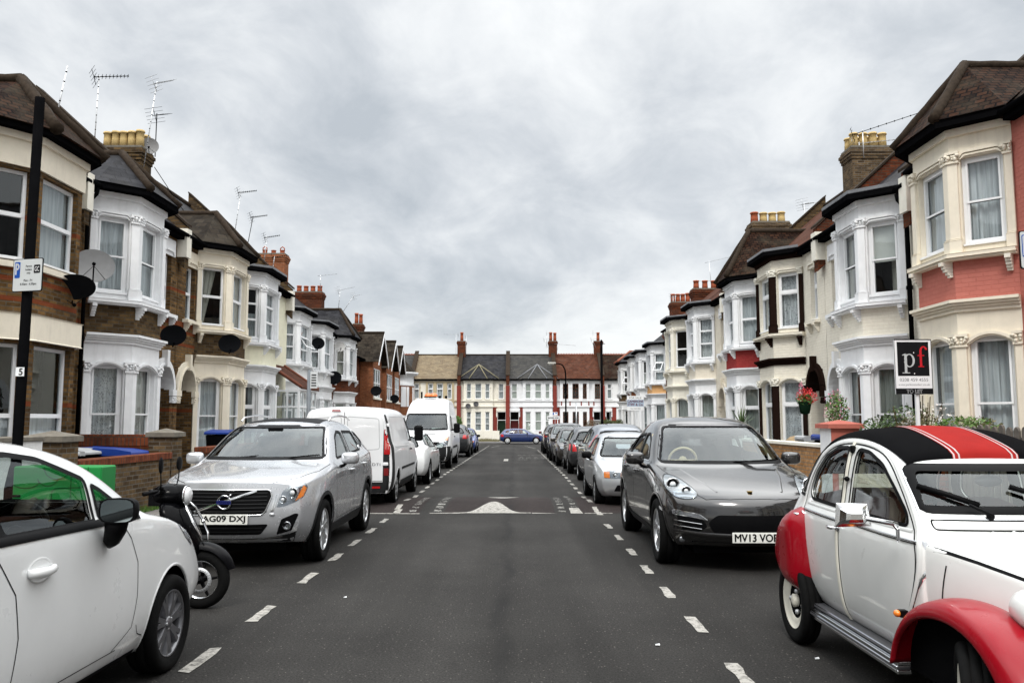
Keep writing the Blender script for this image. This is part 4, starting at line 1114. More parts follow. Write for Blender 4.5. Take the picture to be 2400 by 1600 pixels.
eD, tD = end_house(B[3], B[4]-.02, 'white house with sage blinds and a dark red door in the far terrace', M_white, M_slateg, W2((1172,1223),(1298,1348),(1386,1444),(1480,1520)), W2((1298,1348),(1386,1444),(1480,1520)),
    [(fx(1160), fx(1238), P('door_maroon', (.09,.012,.012), rough=.45))], M_white, M_frame, (M_blindg, 'blind'), bay=(fx(1275), fx(1545)), hips=M_lead, ridgem=M_hip)
partywall(eD, tD, B[4], chim=True, pots=2)
eE, tE = end_house(B[4], B[5]-.02, 'white far terrace house with brown window frames and red stripes', M_white, M_tilered, W2((1640,1690),(1728,1785),(1822,1858),(1935,1985)), W2((1640,1690),(1728,1785),(1822,1858)),
    [(fx(1925), fx(1990), P('door_grey', (.40,.39,.37), rough=.5))], M_white, M_framebr, (M_room, 'blind'), 'lattice', 'lattice', bay=(fx(1615), fx(1880)), ridgem=M_hipr)
s_ = MB(tE)
for px in (1628, 1705, 1808, 1876, 1926): q_ = .452 if px < 1878 else .003; s_.box(fx(px-5), fx(px+5), q_, q_+.05, 3.24, 3.66)
s_.build('stripe', M_redp, eE, weld=False)
partywall(eE, tE, B[5], chim=True)
eF, tF = end_house(B[5], B[6]-.02, 'white house with dark red tiles at the right of the far terrace', M_white2, M_tilebr, W2((2048,2092),(2180,2225),(2260,2310)), W2((2180,2225),(2260,2310)), [(fx(2040), fx(2080), P('door_maroon', (.09,.012,.012)))], M_white2, M_frame, (M_grey, 'full'), 'top', ridgem=M_hipr)
partywall(eF, tF, B[6])
# red painted door surrounds on the ground floor
for rt_, T_, xs in ((eC, tC, [(1002, 1040), (1119, 1133)]), (eD, tD, [(1143, 1157), (1240, 1276)]), (eE, tE, [(1572, 1612), (1884, 1921)]), (eF, tF, [(2009, 2036), (2084, 2130)])):
    for a, b in xs:
        m_ = MB(T_); m_.box(fx(a), fx(b), .004, .06, GE, 3.09); m_.build('door_pier', M_redp, rt_)
# ================================================================== VEHICLES
PT_white = paint('paint_white', (.72,.73,.73), rough=.3)
PT_white2 = paint('paint_van_white', (.70,.71,.72), rough=.38, coat=.5)
PT_silver = paint('paint_silver', (.50,.51,.53), rough=.26, metal=.5)
PT_silver2 = paint('paint_light_silver', (.55,.57,.59), rough=.32, metal=.7)
PT_grey = paint('paint_gunmetal', (.030,.029,.029), rough=.17, metal=.55)
PT_dgrey = paint('paint_dark_grey', (.028,.030,.033), rough=.3, metal=.5)
PT_bgrey = paint('paint_blue_grey', (.12,.135,.16), rough=.3, metal=.6)
PT_brown = paint('paint_dark_taupe', (.030,.026,.022), rough=.3, metal=.5)
PT_mgrey = paint('paint_mid_grey', (.11,.115,.12), rough=.32, metal=.6)
PT_black = paint('paint_black', (.012,.012,.014), rough=.25)
PT_blue = paint('paint_blue', (.012,.028,.115), rough=.3, metal=.2)
PT_blue2 = paint('paint_bright_blue', (.02,.05,.22), rough=.3, metal=.2)
PT_red = paint('paint_dark_red', (.23,.002,.008), rough=.28, spec=.12, coat=.3)
PT_2cv = paint('paint_cream_white', (.70,.71,.69), rough=.3)
M_rub = simple('tyre_rubber', (.0035,.0035,.0035), .85, var=.3, vscale=30, bump=.3, bscale=40, spec=.12)
M_trim = simple('black_trim', (.003,.003,.0035), .5, var=.1, spec=.08)
M_clad = simple('grey_bumper_plastic', (.014,.0145,.0155), .65, var=.15, bump=.2, bscale=200, spec=.2)
M_int = simple('cabin_dark', (.006,.006,.0065), .8, var=.1)
M_seat = simple('seat_cloth', (.035,.035,.038), .9, var=.2)
M_seatb = simple('seat_leather_beige', (.40,.34,.22), .6, var=.1)
M_seatr = simple('seat_maroon', (.09,.03,.028), .85, var=.2)
M_chrome = simple('chrome', (.75,.76,.77), .12, metal=1.0, var=.03)
M_alloy = simple('alloy_wheel', (.52,.53,.54), .3, metal=.85, var=.06)
M_alloyd = simple('alloy_wheel_dark', (.16,.16,.17), .4, metal=.7, var=.1)
M_steel = simple('steel_cap', (.42,.43,.44), .4, metal=.5, var=.1)
M_gcar = glass('car_glass', (.46,.54,.52), .06)
M_gcarc = glass('car_glass_clear', (.80,.86,.84), .06)
M_gcard = glass('car_glass_tinted', (.15,.16,.165), .07)
M_lens = glass('lamp_glass', (.9,.93,.95), .10)
M_lampin = simple('lamp_reflector', (.30,.31,.33), .2, metal=.9, var=.1)
M_amber = simple('amber_lens', (.75,.20,.02), .2, var=.05, coat=1)
M_redl = simple('red_lens', (.42,.010,.012), .18, var=.1, coat=1)
M_redd = simple('red_lens_dark', (.16,.010,.010), .2, var=.1, coat=1)
M_whitel = simple('clear_lens', (.62,.63,.64), .2, var=.05, coat=1)
M_plate = simple('plate_white', (.70,.70,.66), .35, var=.03, dirt=.1)
M_ink = simple('black_ink', (.01,.01,.01), .6)
M_mirror = simple('mirror_glass', (.55,.62,.62), .04, metal=1.0, var=.01)

def chaikin(pts, n=2, closed=True, cut=.25):
    for _ in range(n):
        q = []
        m = len(pts)
        for i in range(m if closed else m-1):
            a, b = pts[i], pts[(i+1) % m]
            q.append((a[0]*(1-cut)+b[0]*cut, a[1]*(1-cut)+b[1]*cut)); q.append((a[0]*cut+b[0]*(1-cut), a[1]*cut+b[1]*(1-cut)))
        if not closed: q = [pts[0]]+q+[pts[-1]]
        pts = q
    return pts
def rounded(pts, r=.04, n=3):
    """polygon with rounded corners of radius about r"""
    out = []; m = len(pts)
    for i in range(m):
        p, a, b = Vector(pts[i]), Vector(pts[i-1]), Vector(pts[(i+1) % m])
        ra = min(r, (a-p).length*.45); rb = min(r, (b-p).length*.45)
        pa = p+(a-p).normalized()*ra; pb = p+(b-p).normalized()*rb
        for k in range(n+1):
            t = k/n; out.append(tuple(pa*(1-t)**2+p*2*t*(1-t)+pb*t*t))
    return out
def scaled(poly, s, d=0.0):
    cx = sum(p[0] for p in poly)/len(poly); cy = sum(p[1] for p in poly)/len(poly)
    return [(cx+(p[0]-cx)*s, cy+(p[1]-cy)*s) for p in poly]

def temp_obj(me):
    o = bpy.data.objects.new('tmp', me); COL.objects.link(o); return o
def evalmesh(o):
    dg = bpy.context.evaluated_depsgraph_get(); dg.update()
    me = bpy.data.meshes.new_from_object(o.evaluated_get(dg)); return me

def S(y, zb, wb, z2, w2, z3, w3, zs, ws, zc, dy=0.0, zt=None, wt=None, yo=(0,0,0), rb=.55):
    """one cross-section of a car: underside, sill, widest point, shoulder and either bonnet or roof"""
    top = []
    if zt is None:
        for f, g in ((1, 0), (.965, .30), (.92, .50), (.85, .66), (.70, .82), (.40, .96), (0, 1)): top.append((ws*f, zs+(zc-zs)*g))
    else:
        wg, zg = ws-.045, zs+.03
        m = (wg+(wt-wg)*.48+.012, zg+(zt-zg)*.5)
        top = [(ws, zs), (wg, zg), m, (wt, zt), (wt-.10, zt+(zc-zt)*rb), (wt*.5, zt+(zc-zt)*.90), (0, zc)]
    f = [p[0]/ws for p in top]
    ys = [y+dy*(1-q*q) for q in f]
    half = []
    for k in range(6, -1, -1): half.append((wb*f[k]*.97, y+yo[0]+dy*(1-f[k]**2)*.8, zb))
    half.append((w2, y+yo[1], z2)); half.append((w3, y+yo[2], z3))
    for (x, z), yy in zip(top, ys): half.append((x, yy, z))
    return dict(half=half, f=f, row=[(wb*.97, y+yo[0], zb), (w2, y+yo[1], z2), (w3, y+yo[2], z3), (ws, y, zs)], dy=dy)

def loft(sts, crease=.35, sub=2, capb=(1.0, 1.0), endcrease=.5, ccols=(9,)):
    n = 16   # points in a half section
    bm = bmesh.new(); rings = []
    for s in sts:
        h = s['half']; ring = []
        for x, y, z in h: ring.append(bm.verts.new((x, y, z)))
        # mirrored half, sharing the two centre points
        for x, y, z in h[-2:0:-1]: ring.append(bm.verts.new((-x, y, z)))
        rings.append(ring)
    m = len(rings[0]); cl = bm.edges.layers.float.new('crease_edge')
    for a, b in zip(rings, rings[1:]):
        for i in range(m): bm.faces.new((a[i], a[(i+1) % m], b[(i+1) % m], b[i]))
    # end caps as grids: rows bottom, sill, widest, top
    for ri, st, b in ((0, sts[0], capb[0]), (len(rings)-1, sts[-1], capb[1])):
        r = rings[ri]; f = st['f']
        # across positions -1..1 ; indices: bottom row = ring[0..6] to +x edge, mirrored on the other side
        bottom = [r[(m-k) % m] for k in range(6, 0, -1)]+[r[k] for k in range(0, 7)]      # -x .. +x
        top = [r[m-(15-k)-0] if False else None for k in range(0)]
        # ring index of top points: +x side 9..15 (edge..centre); -x side mirrored: m-9 .. m-15
        top = [r[m-9-k] for k in range(0, 7)][:6]+[r[15]]+[r[15-k] for k in range(1, 7)]   # -x edge .. centre .. +x edge
        fr = [-f[k] for k in range(0, 6)]+[0]+[f[k] for k in range(5, -1, -1)]
        rows = [bottom]
        for q, idx in ((1, 7), (2, 8)):
            w, yy, z = st['row'][q]
            row = [r[m-idx]]
            for u in fr[1:-1]: row.append(bm.verts.new((w*u, yy+st['dy']*b*(1-u*u), z)))
            row.append(r[idx]); rows.append(row)
        rows.append(top)
        for ra, rb_ in zip(rows, rows[1:]):
            for i in range(12):
                try: bm.faces.new((ra[i], ra[i+1], rb_[i+1], rb_[i]))
                except ValueError: pass
        ee = r
        for i in range(m):
            e = bm.edges.get((r[i], r[(i+1) % m]))
            if e: e[cl] = endcrease
    for a, b in zip(rings, rings[1:]):
        for cc in ccols:
            for k in (cc, m-cc):
                e = bm.edges.get((a[k], b[k]))
                if e: e[cl] = crease
        for k in (6, m-6):
            e = bm.edges.get((a[k], b[k]))
            if e: e[cl] = .6
    bmesh.ops.recalc_face_normals(bm, faces=bm.faces)
    for f_ in bm.faces: f_.smooth = True
    me = bpy.data.meshes.new('loft'); bm.to_mesh(me); bm.free()
    o = temp_obj(me); md = o.modifiers.new('s', 'SUBSURF'); md.levels = sub; md.render_levels = sub
    me2 = evalmesh(o); bpy.data.objects.remove(o); return me2

class Car:
    def __init__(s, name, label, cat, loc, face, group=None, tilt=0.0):
        """face 'near': nose towards the camera; 'away': nose away; or an angle"""
        rz_ = 0 if face == 'near' else PI if face == 'away' else face
        s.root = thing(name, loc, label, cat, group, rz_+tilt, world=False)
    def shell(s, sts, paint_, wins=(), fwin=None, rwin=None, axles=(), ar=.4, cuts=(), name='body', wall=.010, fy=(0, 2.2), ry=(3.5, 6), axw=.35, **kw):
        me = loft(sts, **kw)
        bm = bmesh.new(); bm.from_mesh(me); s.bvh = BVHTree.FromBMesh(bm); s.ext = [max(v.co.y for v in bm.verts), max(v.co.z for v in bm.verts)]; bm.free()
        o = temp_obj(me); me.materials.append(paint_); me.materials.append(M_int)
        md = o.modifiers.new('h', 'SOLIDIFY'); md.thickness = wall; md.offset = -1; md.material_offset = 1; md.use_even_offset = False
        cm = MB()
        def off(poly): return poly
        for w_ in wins:
            cm.prism(w_, 'x', .30, 1.6); cm.prism(w_, 'x', -1.6, -.30)
        for axy, r in axles: 
            pp = [(axy+r*math.cos(a*PI/16), r*math.sin(a*PI/16)*1.0+kw.get('dummy', 0)+s_z(r)) for a in range(32)] if False else [(axy[0]+r*math.cos(a*PI/16), axy[1]+r*math.sin(a*PI/16)) for a in range(32)]
            cm.prism(pp, 'x', .55, 1.6); cm.prism(pp, 'x', -1.6, -.55)
        cut = []
        if cm.v: cut.append(cm)
        if fwin: c2 = MB(); c2.prism(fwin, 'y', fy[0], fy[1]); cut.append(c2)
        if rwin: c2 = MB(); c2.prism(rwin, 'y', ry[0], ry[1]); cut.append(c2)
        tmp = []
        for c_ in cut:
            co = c_.build('cut', paint_); tmp.append(co)
            b = o.modifiers.new('b', 'BOOLEAN'); b.operation = 'DIFFERENCE'; b.solver = 'EXACT'; b.object = co
        me2 = evalmesh(o)
        for t in tmp+[o]: bpy.data.objects.remove(t)
        bad = sum(1 for v in me2.vertices for ay, r in axles if (v.co.y-ay[0])**2+(v.co.z-ay[1])**2 < (r*.85)**2 and abs(v.co.x) > .7)
        if bad: print('ARCH NOT CUT', s.root.name, bad)
        me2.name = name
        try: me2.set_sharp_from_angle(angle=R(32))
        except Exception: pass
        b = bpy.data.objects.new(name, me2); COL.objects.link(b); b.parent = s.root; s.body = b
        return b
    def cast(s, proj, u, v, side=1):
        if proj == 'side': o, d = Vector((2.0*side, u, v)), Vector((-side, 0, 0))
        elif proj == 'front': o, d = Vector((u, -2, v)), Vector((0, 1, 0))
        elif proj == 'rear': o, d = Vector((u, 9, v)), Vector((0, -1, 0))
        else: o, d = Vector((u, v, 4)), Vector((0, 0, -1))
        h = s.bvh.ray_cast(o, d)
        if h[0] is None:
            # aim a little inwards until the body is met
            if proj == 'side': guess = Vector((.8*side, u, v))
            elif proj == 'front': guess = Vector((u, .3, v))
            elif proj == 'rear': guess = Vector((u, s.ext[0]-.2, v))
            else: guess = Vector((u, v, 1.0))
            h = s.bvh.find_nearest(guess); return h[0], d, h[1]
        return h[0], d, h[1]
    def patch(s, name, poly, proj, mat, off=.004, side=1, res=.06, parent=None, thick=0.0, bulge=0.0):
        bm = bmesh.new(); f = bm.faces.new([bm.verts.new((p[0], p[1], 0)) for p in poly])
        us = [p[0] for p in poly]; vs = [p[1] for p in poly]
        u = min(us)+res
        while u < max(us): bmesh.ops.bisect_plane(bm, geom=bm.verts[:]+bm.edges[:]+bm.faces[:], plane_co=(u, 0, 0), plane_no=(1, 0, 0)); u += res
        v = min(vs)+res
        while v < max(vs): bmesh.ops.bisect_plane(bm, geom=bm.verts[:]+bm.edges[:]+bm.faces[:], plane_co=(0, v, 0), plane_no=(0, 1, 0)); v += res
        bnd = [x for x in bm.verts if x.is_boundary]
        newp = {}
        for x in bm.verts:
            p, d, n = s.cast(proj, x.co.x, x.co.y, side)
            e = 0
            if bulge and not x.is_boundary:
                dd = min((x.co-b_.co).length for b_ in bnd); e = bulge*min(1, dd/.06)**.6
            newp[x] = p-d*(off+e)
        for x, p in newp.items(): x.co = p
        if thick:
            r = bmesh.ops.extrude_face_region(bm, geom=bm.faces[:]); vv = [g for g in r['geom'] if isinstance(g, bmesh.types.BMVert)]
            dd = s.cast(proj, us[0], vs[0], side)[1]
            for x in vv: x.co = x.co-dd*thick
        mb = MB(); mb.bmesh(bm, smooth=True); bm.free()
        return mb.build(name, mat, parent or s.root, weld=False)
    def line(s, name, pts, proj, mat=None, w=.006, off=.0015, side=1, parent=None, closed=False, res=.04, raise_=0.0):
        mat = mat or M_trim
        P_ = [Vector(p) for p in pts]
        if closed: P_ = P_+[P_[0]]
        rs = [P_[0]]
        for a, b in zip(P_, P_[1:]):
            n = max(1, int((b-a).length/res))
            for k in range(1, n+1): rs.append(a+(b-a)*k/n)
        mb = MB(); vs = []; N = len(rs)
        for i, p in enumerate(rs):
            if closed and i in (0, N-1): t = rs[1]-rs[-2]
            else: t = rs[min(i+1, N-1)]-rs[max(i-1, 0)]
            t.normalize(); q = Vector((-t.y, t.x))*w/2
            for sgn in (-1, 1):
                pp = p+q*sgn; h, d, nn_ = s.cast(proj, pp.x, pp.y, side); vs.append(h-d*off)
            if raise_: h, d, nn_ = s.cast(proj, p.x, p.y, side); vs.append(h-d*(off+raise_))
        if raise_: fs = sum([[(3*i, 3*i+2, 3*i+5, 3*i+3), (3*i+2, 3*i+1, 3*i+4, 3*i+5)] for i in range(N-1)], [])
        else: fs = [(2*i, 2*i+1, 2*i+3, 2*i+2) for i in range(N-1)]
        mb.add(vs, fs, 0, True); return mb.build(name, mat, parent or s.root, weld=False)
    def glaze(s, wins, fwin, rwin, gm=None, gf=None, trim=True, tw=.03, proj_off=-.014, gr=None):
        gm = gm or M_gcar; gf = gf or gm; gr = gr or gm
        for w_ in wins:
            for sd in (1, -1):
                s.patch('side_window', scaled(w_, 1.02), 'side', gm, proj_off, sd)
                if trim: s.line('window_trim', w_, 'side', M_trim, tw, .0025, sd, closed=True)
        if fwin:
            s.patch('windscreen', scaled(fwin, 1.01), 'front', gf, proj_off)
            if trim: s.line('window_trim', fwin, 'front', M_trim, tw*1.3, .003, closed=True)
        if rwin:
            s.patch('rear_window', scaled(rwin, 1.01), 'rear', gr, proj_off)
            if trim: s.line('window_trim', rwin, 'rear', M_trim, tw*1.3, .003, closed=True)
    def wheel(s, x, y, r, w=.22, style='alloy5', rim=None, rr=None, steer=0.0):
        sd = 1 if x > 0 else -1; rr = rr or r*.66
        e = part_empty('wheel', s.root); e.location = (x, y, r); e.rotation_euler = (0, 0, steer)
        t = MB(); h = w/2
        prof = [(rr*.96, -h*.55), (rr, -h*.80), (rr*1.05, -h*.92), (r*.86, -h*1.02), (r*.95, -h*.96), (r*.985, -h*.82), (r, -h*.66), (r, -h*.40), (r*.985, -h*.38), (r*.985, -h*.30), (r, -h*.28), (r, h*.28), (r*.985, h*.30), (r*.985, h*.38), (r, h*.40), (r, h*.66), (r*.985, h*.82), (r*.95, h*.96), (r*.86, h*1.02), (rr*1.05, h*.92), (rr, h*.80), (rr*.96, h*.55)]
        t.lathe(prof, (0, 0, 0), 'x', 40)
        t.build('tyre', M_rub, e, weld=False)
        m = MB(); o = sd*h
        rimm = rim or M_alloy
        m.lathe([(rr*.97, -o*.6), (rr*.93, -o*.2), (rr*.92, o*.55), (rr*.955, o*.80), (rr*1.0, o*.86), (rr*1.0, o*.80)], (0, 0, 0), 'x', 40)
        face = o*.62
        if style.startswith('alloy'):
            n = int(style[5:].rstrip('d')); dbl = style.endswith('d')
            m.lathe([(rr*.93, -o*.1), (.02, -o*.1)], (0, 0, 0), 'x', 32, 1)
            for k in range(n):
                a = 2*PI*k/n+.2
                for q in ((-.12, .12) if dbl else (0,)):
                    a1 = a+q*.35; a2 = a+q*1.2
                    w0, w1 = (.040, .030) if dbl else (.055, .040)
                    w0 *= r/.33; w1 *= r/.33
                    c0 = Vector((0, math.cos(a1), math.sin(a1))); t0 = Vector((0, -math.sin(a1), math.cos(a1)))
                    c1 = Vector((0, math.cos(a2), math.sin(a2))); t1 = Vector((0, -math.sin(a2), math.cos(a2)))
                    vs = []
                    for c_, t_, rad, ww, xo in ((c0, t0, rr*.16, w0, face+sd*.004), (c0*.5+c1*.5, (t0+t1)/2, rr*.55, (w0+w1)/2*.85, face+sd*.012), (c1, t1, rr*.955, w1, o*.76)):
                        for tt, dx in ((-1, -sd*.05), (-.55, 0), (.55, 0), (1, -sd*.05)):
                            p = c_*rad+t_*ww*tt; vs.append((xo+dx, p.y, p.z))
                    fs = [(i, i+1, i+5, i+4) for i in (0, 1, 2, 4, 5, 6)]
                    m.add(vs, fs, 0, False)
            m.lathe([(.001, face+sd*.022), (rr*.14, face+sd*.018), (rr*.22, face+sd*.004), (rr*.24, face-sd*.03)], (0, 0, 0), 'x', 20)
            for k in range(5):
                a = 2*PI*k/5; m.ball((face+sd*.008, rr*.17*math.cos(a), rr*.17*math.sin(a)), .011, 2, 6)
        elif style == 'cap':   # full plastic cover with slots
            m.lathe([(rr*.95, o*.78), (rr*.85, face+sd*.03), (rr*.35, face+sd*.035), (.001, face+sd*.045)], (0, 0, 0), 'x', 28)
            for k in range(8):
                a = 2*PI*k/8; c_ = (math.cos(a), math.sin(a)); tq = (-c_[1], c_[0])
                vs = [(face+sd*.040, c_[0]*rr*ra+tq[0]*rr*wa, c_[1]*rr*ra+tq[1]*rr*wa) for ra, wa in ((.45, -.07), (.45, .07), (.82, .12), (.82, -.12))]
                m.add(vs, [(0, 1, 2, 3)], 1)
        elif style == 'steel2cv':
            m.lathe([(rr*.97, o*.82), (rr*.80, o*.55), (rr*.74, o*.60), (rr*.62, o*.42)], (0, 0, 0), 'x', 40)
            m.lathe([(rr*.62, o*.42), (rr*.55, o*.25), (rr*.25, o*.25), (.001, o*.25)], (0, 0, 0), 'x', 40, 1)
            m.lathe([(rr*.22, o*.25), (rr*.24, o*.7), (rr*.12, o*.85), (.001, o*.85)], (0, 0, 0), 'x', 20, 0)
            for k in range(3): a = 2*PI*k/3; m.ball((o*.5, rr*.42*math.cos(a), rr*.42*math.sin(a)), .02, 2, 8)
        m.build('rim', [rimm, M_int, M_steel], e, weld=False)
        return e
    def wheels(s, yf, yr, r, track, w=.22, **kw):
        for y in (yf, yr):
            for x in (-track, track): s.wheel(x, y, r, w, **kw)
        c = MB(); c.box(-track+.13, track-.13, yf+.33, yr-.33, .17, .55); c.box(-track+.22, track-.22, yf-.5, yr+.45, .19, .50); c.build('underbody', M_int, s.root)
    def mirror(s, y, z, x, mat, side=1, big=1.0, glass_='rear', stalk=True):
        e = MB(); sx = side
        # housing: superellipsoid, flattened on the glass side
        def hb(mb, mi, k, yoff, cap):
            vs = []; n = 16; m = 8
            for i in range(m+1):
                th = PI/2*i/m
                for j in range(n):
                    ph = 2*PI*j/n; cx = abs(math.cos(ph))**.55*(1 if math.cos(ph) > 0 else -1); cz = abs(math.sin(ph))**.6*(1 if math.sin(ph) > 0 else -1)
                    vs.append((x*sx+sx*.115*big+sx*.11*big*cx*math.cos(th)**.5*k if math.cos(th) > 1e-6 else x*sx+sx*.115*big, y+yoff-.085*big*math.sin(th), z+.075*big*cz*math.cos(th)**.5*k if math.cos(th) > 1e-6 else z))
            fs = [(i*n+j, i*n+(j+1) % n, (i+1)*n+(j+1) % n, (i+1)*n+j) for i in range(m) for j in range(n)]
            mb.add(vs, fs, mi, True)
            return [(vs[j][0], vs[j][1], vs[j][2]) for j in range(n)]
        ring = hb(e, 0, 1, 0, True)
        back = [(p[0]*.985+.015*(x*sx+sx*.115*big), p[1]+.03, p[2]) for p in ring]
        n = len(ring); e.add(ring+back, [(j, (j+1) % n, n+(j+1) % n, n+j) for j in range(n)], 1, True)
        o = e.build('door_mirror', [mat, M_trim], s.root, weld=False)
        g = MB(); c = (x*sx+sx*.115*big, y+.031, z)
        g.add([(c[0]+(p[0]-c[0])*.9, y+.032, z+(p[2]-z)*.9) for p in ring], [tuple(range(n))], 0); g.add([(c[0]+(p[0]-c[0])*1.0, y+.0305, z+(p[2]-z)*1.0) for p in ring], [tuple(range(n))], 1)
        g.build('mirror_glass', [M_mirror, M_trim], o, weld=False)
        if stalk:
            t = MB(); t.tube([(x*sx-sx*.06, y+.03, z-.12*big), (x*sx+sx*.04, y-.0, z-.09*big), (x*sx+sx*.10, y-.01, z-.04)], [.045, .035, .03], 8, flat=.6); t.build('mirror_stalk', M_trim, o)
        return o
    def handle(s, y, z, side, mat, L=.19):
        h = MB(); pts = []
        for k in range(7):
            t = k/6; p, d, n = s.cast('side', y-L/2+L*t, z, side); pts.append(p-d*(.006+.028*math.sin(PI*min(1, max(0, t)))**.5 if 0 < t < 1 else .0))
        h.tube(pts, [.012, .016, .017, .017, .017, .016, .012], 8); h.build('door_handle', mat, s.root)
    def plate(s, text, x, z, proj='front', w=.52, h=.111, off=.012, tilt=0.0, y=None, mat=None):
        p, d, n = s.cast(proj, x, z); yy = (p.y-d.y*off) if y is None else y; sg = 1 if proj == 'front' else -1
        b = MB(); b.box(x-w/2, x+w/2, min(yy, yy+sg*.012), max(yy, yy+sg*.012), z-h/2, z+h/2); o = b.build('number_plate', mat or M_plate, s.root, bevel=.003)
        if text:
            t = text_bm(text, .102, space=1.0); xs = [v.co.x for v in t.verts]; ys_ = [v.co.y for v in t.verts]
            k = w*.90/(max(xs)-min(xs)); ky = .079/(max(ys_)-min(ys_)); cx_, cy_ = (max(xs)+min(xs))/2, (max(ys_)+min(ys_))/2
            m = MB()
            for q, (dx, dz) in enumerate(((0, 0), (.0035, 0), (-.0035, 0), (0, .003), (0, -.003))): m.bmesh(t, smooth=False, M=Matrix(((k*sg, 0, 0, x-cx_*k*sg+dx), (0, 0, 0, yy-sg*(.002+q*.0001)), (0, ky, 0, z-cy_*ky+dz), (0, 0, 0, 1))))
            t.free()
            m.build('lettering', M_ink, o, weld=False)
        return o
    def seats(s, ys, z0, zt, xs=(-.36, .36), mat=None, head=True, w=.24):
        mat = mat or M_seat
        for y in ys:
            for x in xs:
                m = MB(); m.box(x-w, x+w, y-.45, y+.05, z0-.12, z0+.04)
                m.add([(x-w, y, z0), (x+w, y, z0), (x+w*.9, y+.16, zt-.17), (x-w*.9, y+.16, zt-.17), (x-w, y+.12, z0), (x+w, y+.12, z0), (x+w*.9, y+.26, zt-.17), (x-w*.9, y+.26, zt-.17)], [(0,1,2,3), (4,5,6,7), (0,1,5,4), (1,2,6,5), (2,3,7,6), (3,0,4,7)])
                if head: m.box(x-.13, x+.13, y+.14, y+.24, zt-.14, zt+.04); m.box(x-.05, x+.05, y+.18, y+.21, zt-.18, zt-.13)
                m.build('seat', mat, s.root, bevel=.035)
    def dash(s, y0, y1, z, w, mat=None, sw=True, swx=-.36):
        mat = mat or M_int; m = MB(); m.box(-w, w, y0, y1, z-.35, z-.02); m.build('dashboard', mat, s.root, bevel=.03)
        if sw:
            t = MB(); pts = []
            for k in range(20): a = 2*PI*k/20; pts.append((swx+.185*math.cos(a), y1+.14-.06*math.sin(a), z+.0+.17*math.sin(a)))
            t.tube(pts, .016, 8, closed=True); t.tube([(swx-.17, y1+.14, z), (swx+.17, y1+.14, z)], .016, 6); t.tube([(swx, y1+.14, z), (swx, y1+.17, z-.15)], .018, 6); t.ball((swx, y1+.13, z), .06, sc=(1, .4, 1))
            t.tube([(swx, y1-.1, z-.06), (swx, y1+.14, z)], .03, 6)
            t.build('steering_wheel', M_trim if mat is M_int else mat, s.root)
    def lamp(s, name, poly, proj, side_x=1, base=None, rings=(), amber=None, cover=True, off=.002, rtrim=None, bulge=.012):
        b = s.patch(name, poly, proj, base or M_lampin, off, side_x if proj == 'side' else 1, res=.035)
        for (u, v, r) in rings:
            p, d, n = s.cast(proj, u, v, side_x if proj == 'side' else 1)
            m = MB(); c = p-d*.004; ax = {'front': 'y', 'rear': 'y', 'side': 'x', 'top': 'z'}[proj]; sg = -1 if proj in ('front',) else 1
            if proj == 'side': sg = side_x
            m.lathe([(r, 0), (r*1.02, sg*.012), (r*.9, sg*.014), (r*.84, sg*.004)], c, ax, 20, 0)
            m.lathe([(r*.84, sg*.003), (r*.6, -sg*.0), (r*.45, sg*.003)], c, ax, 20, 1)
            m.lathe([(r*.46, sg*.004), (r*.44, sg*.014), (r*.30, sg*.020), (.001, sg*.023)], c, ax, 16, 2)
            m.build('lens', [M_chrome, M_trim, M_whitel], b, weld=False)
        if amber: s.patch('indicator', amber, proj, M_amber, off+.004, side_x if proj == 'side' else 1, res=.03, parent=b)
        if cover: s.patch('lamp_cover', poly, proj, M_lens, off+.010, side_x if proj == 'side' else 1, res=.03, parent=b, bulge=bulge)
        return b
mx = lambda poly, s: [(p[0]*s, p[1]) for p in poly]
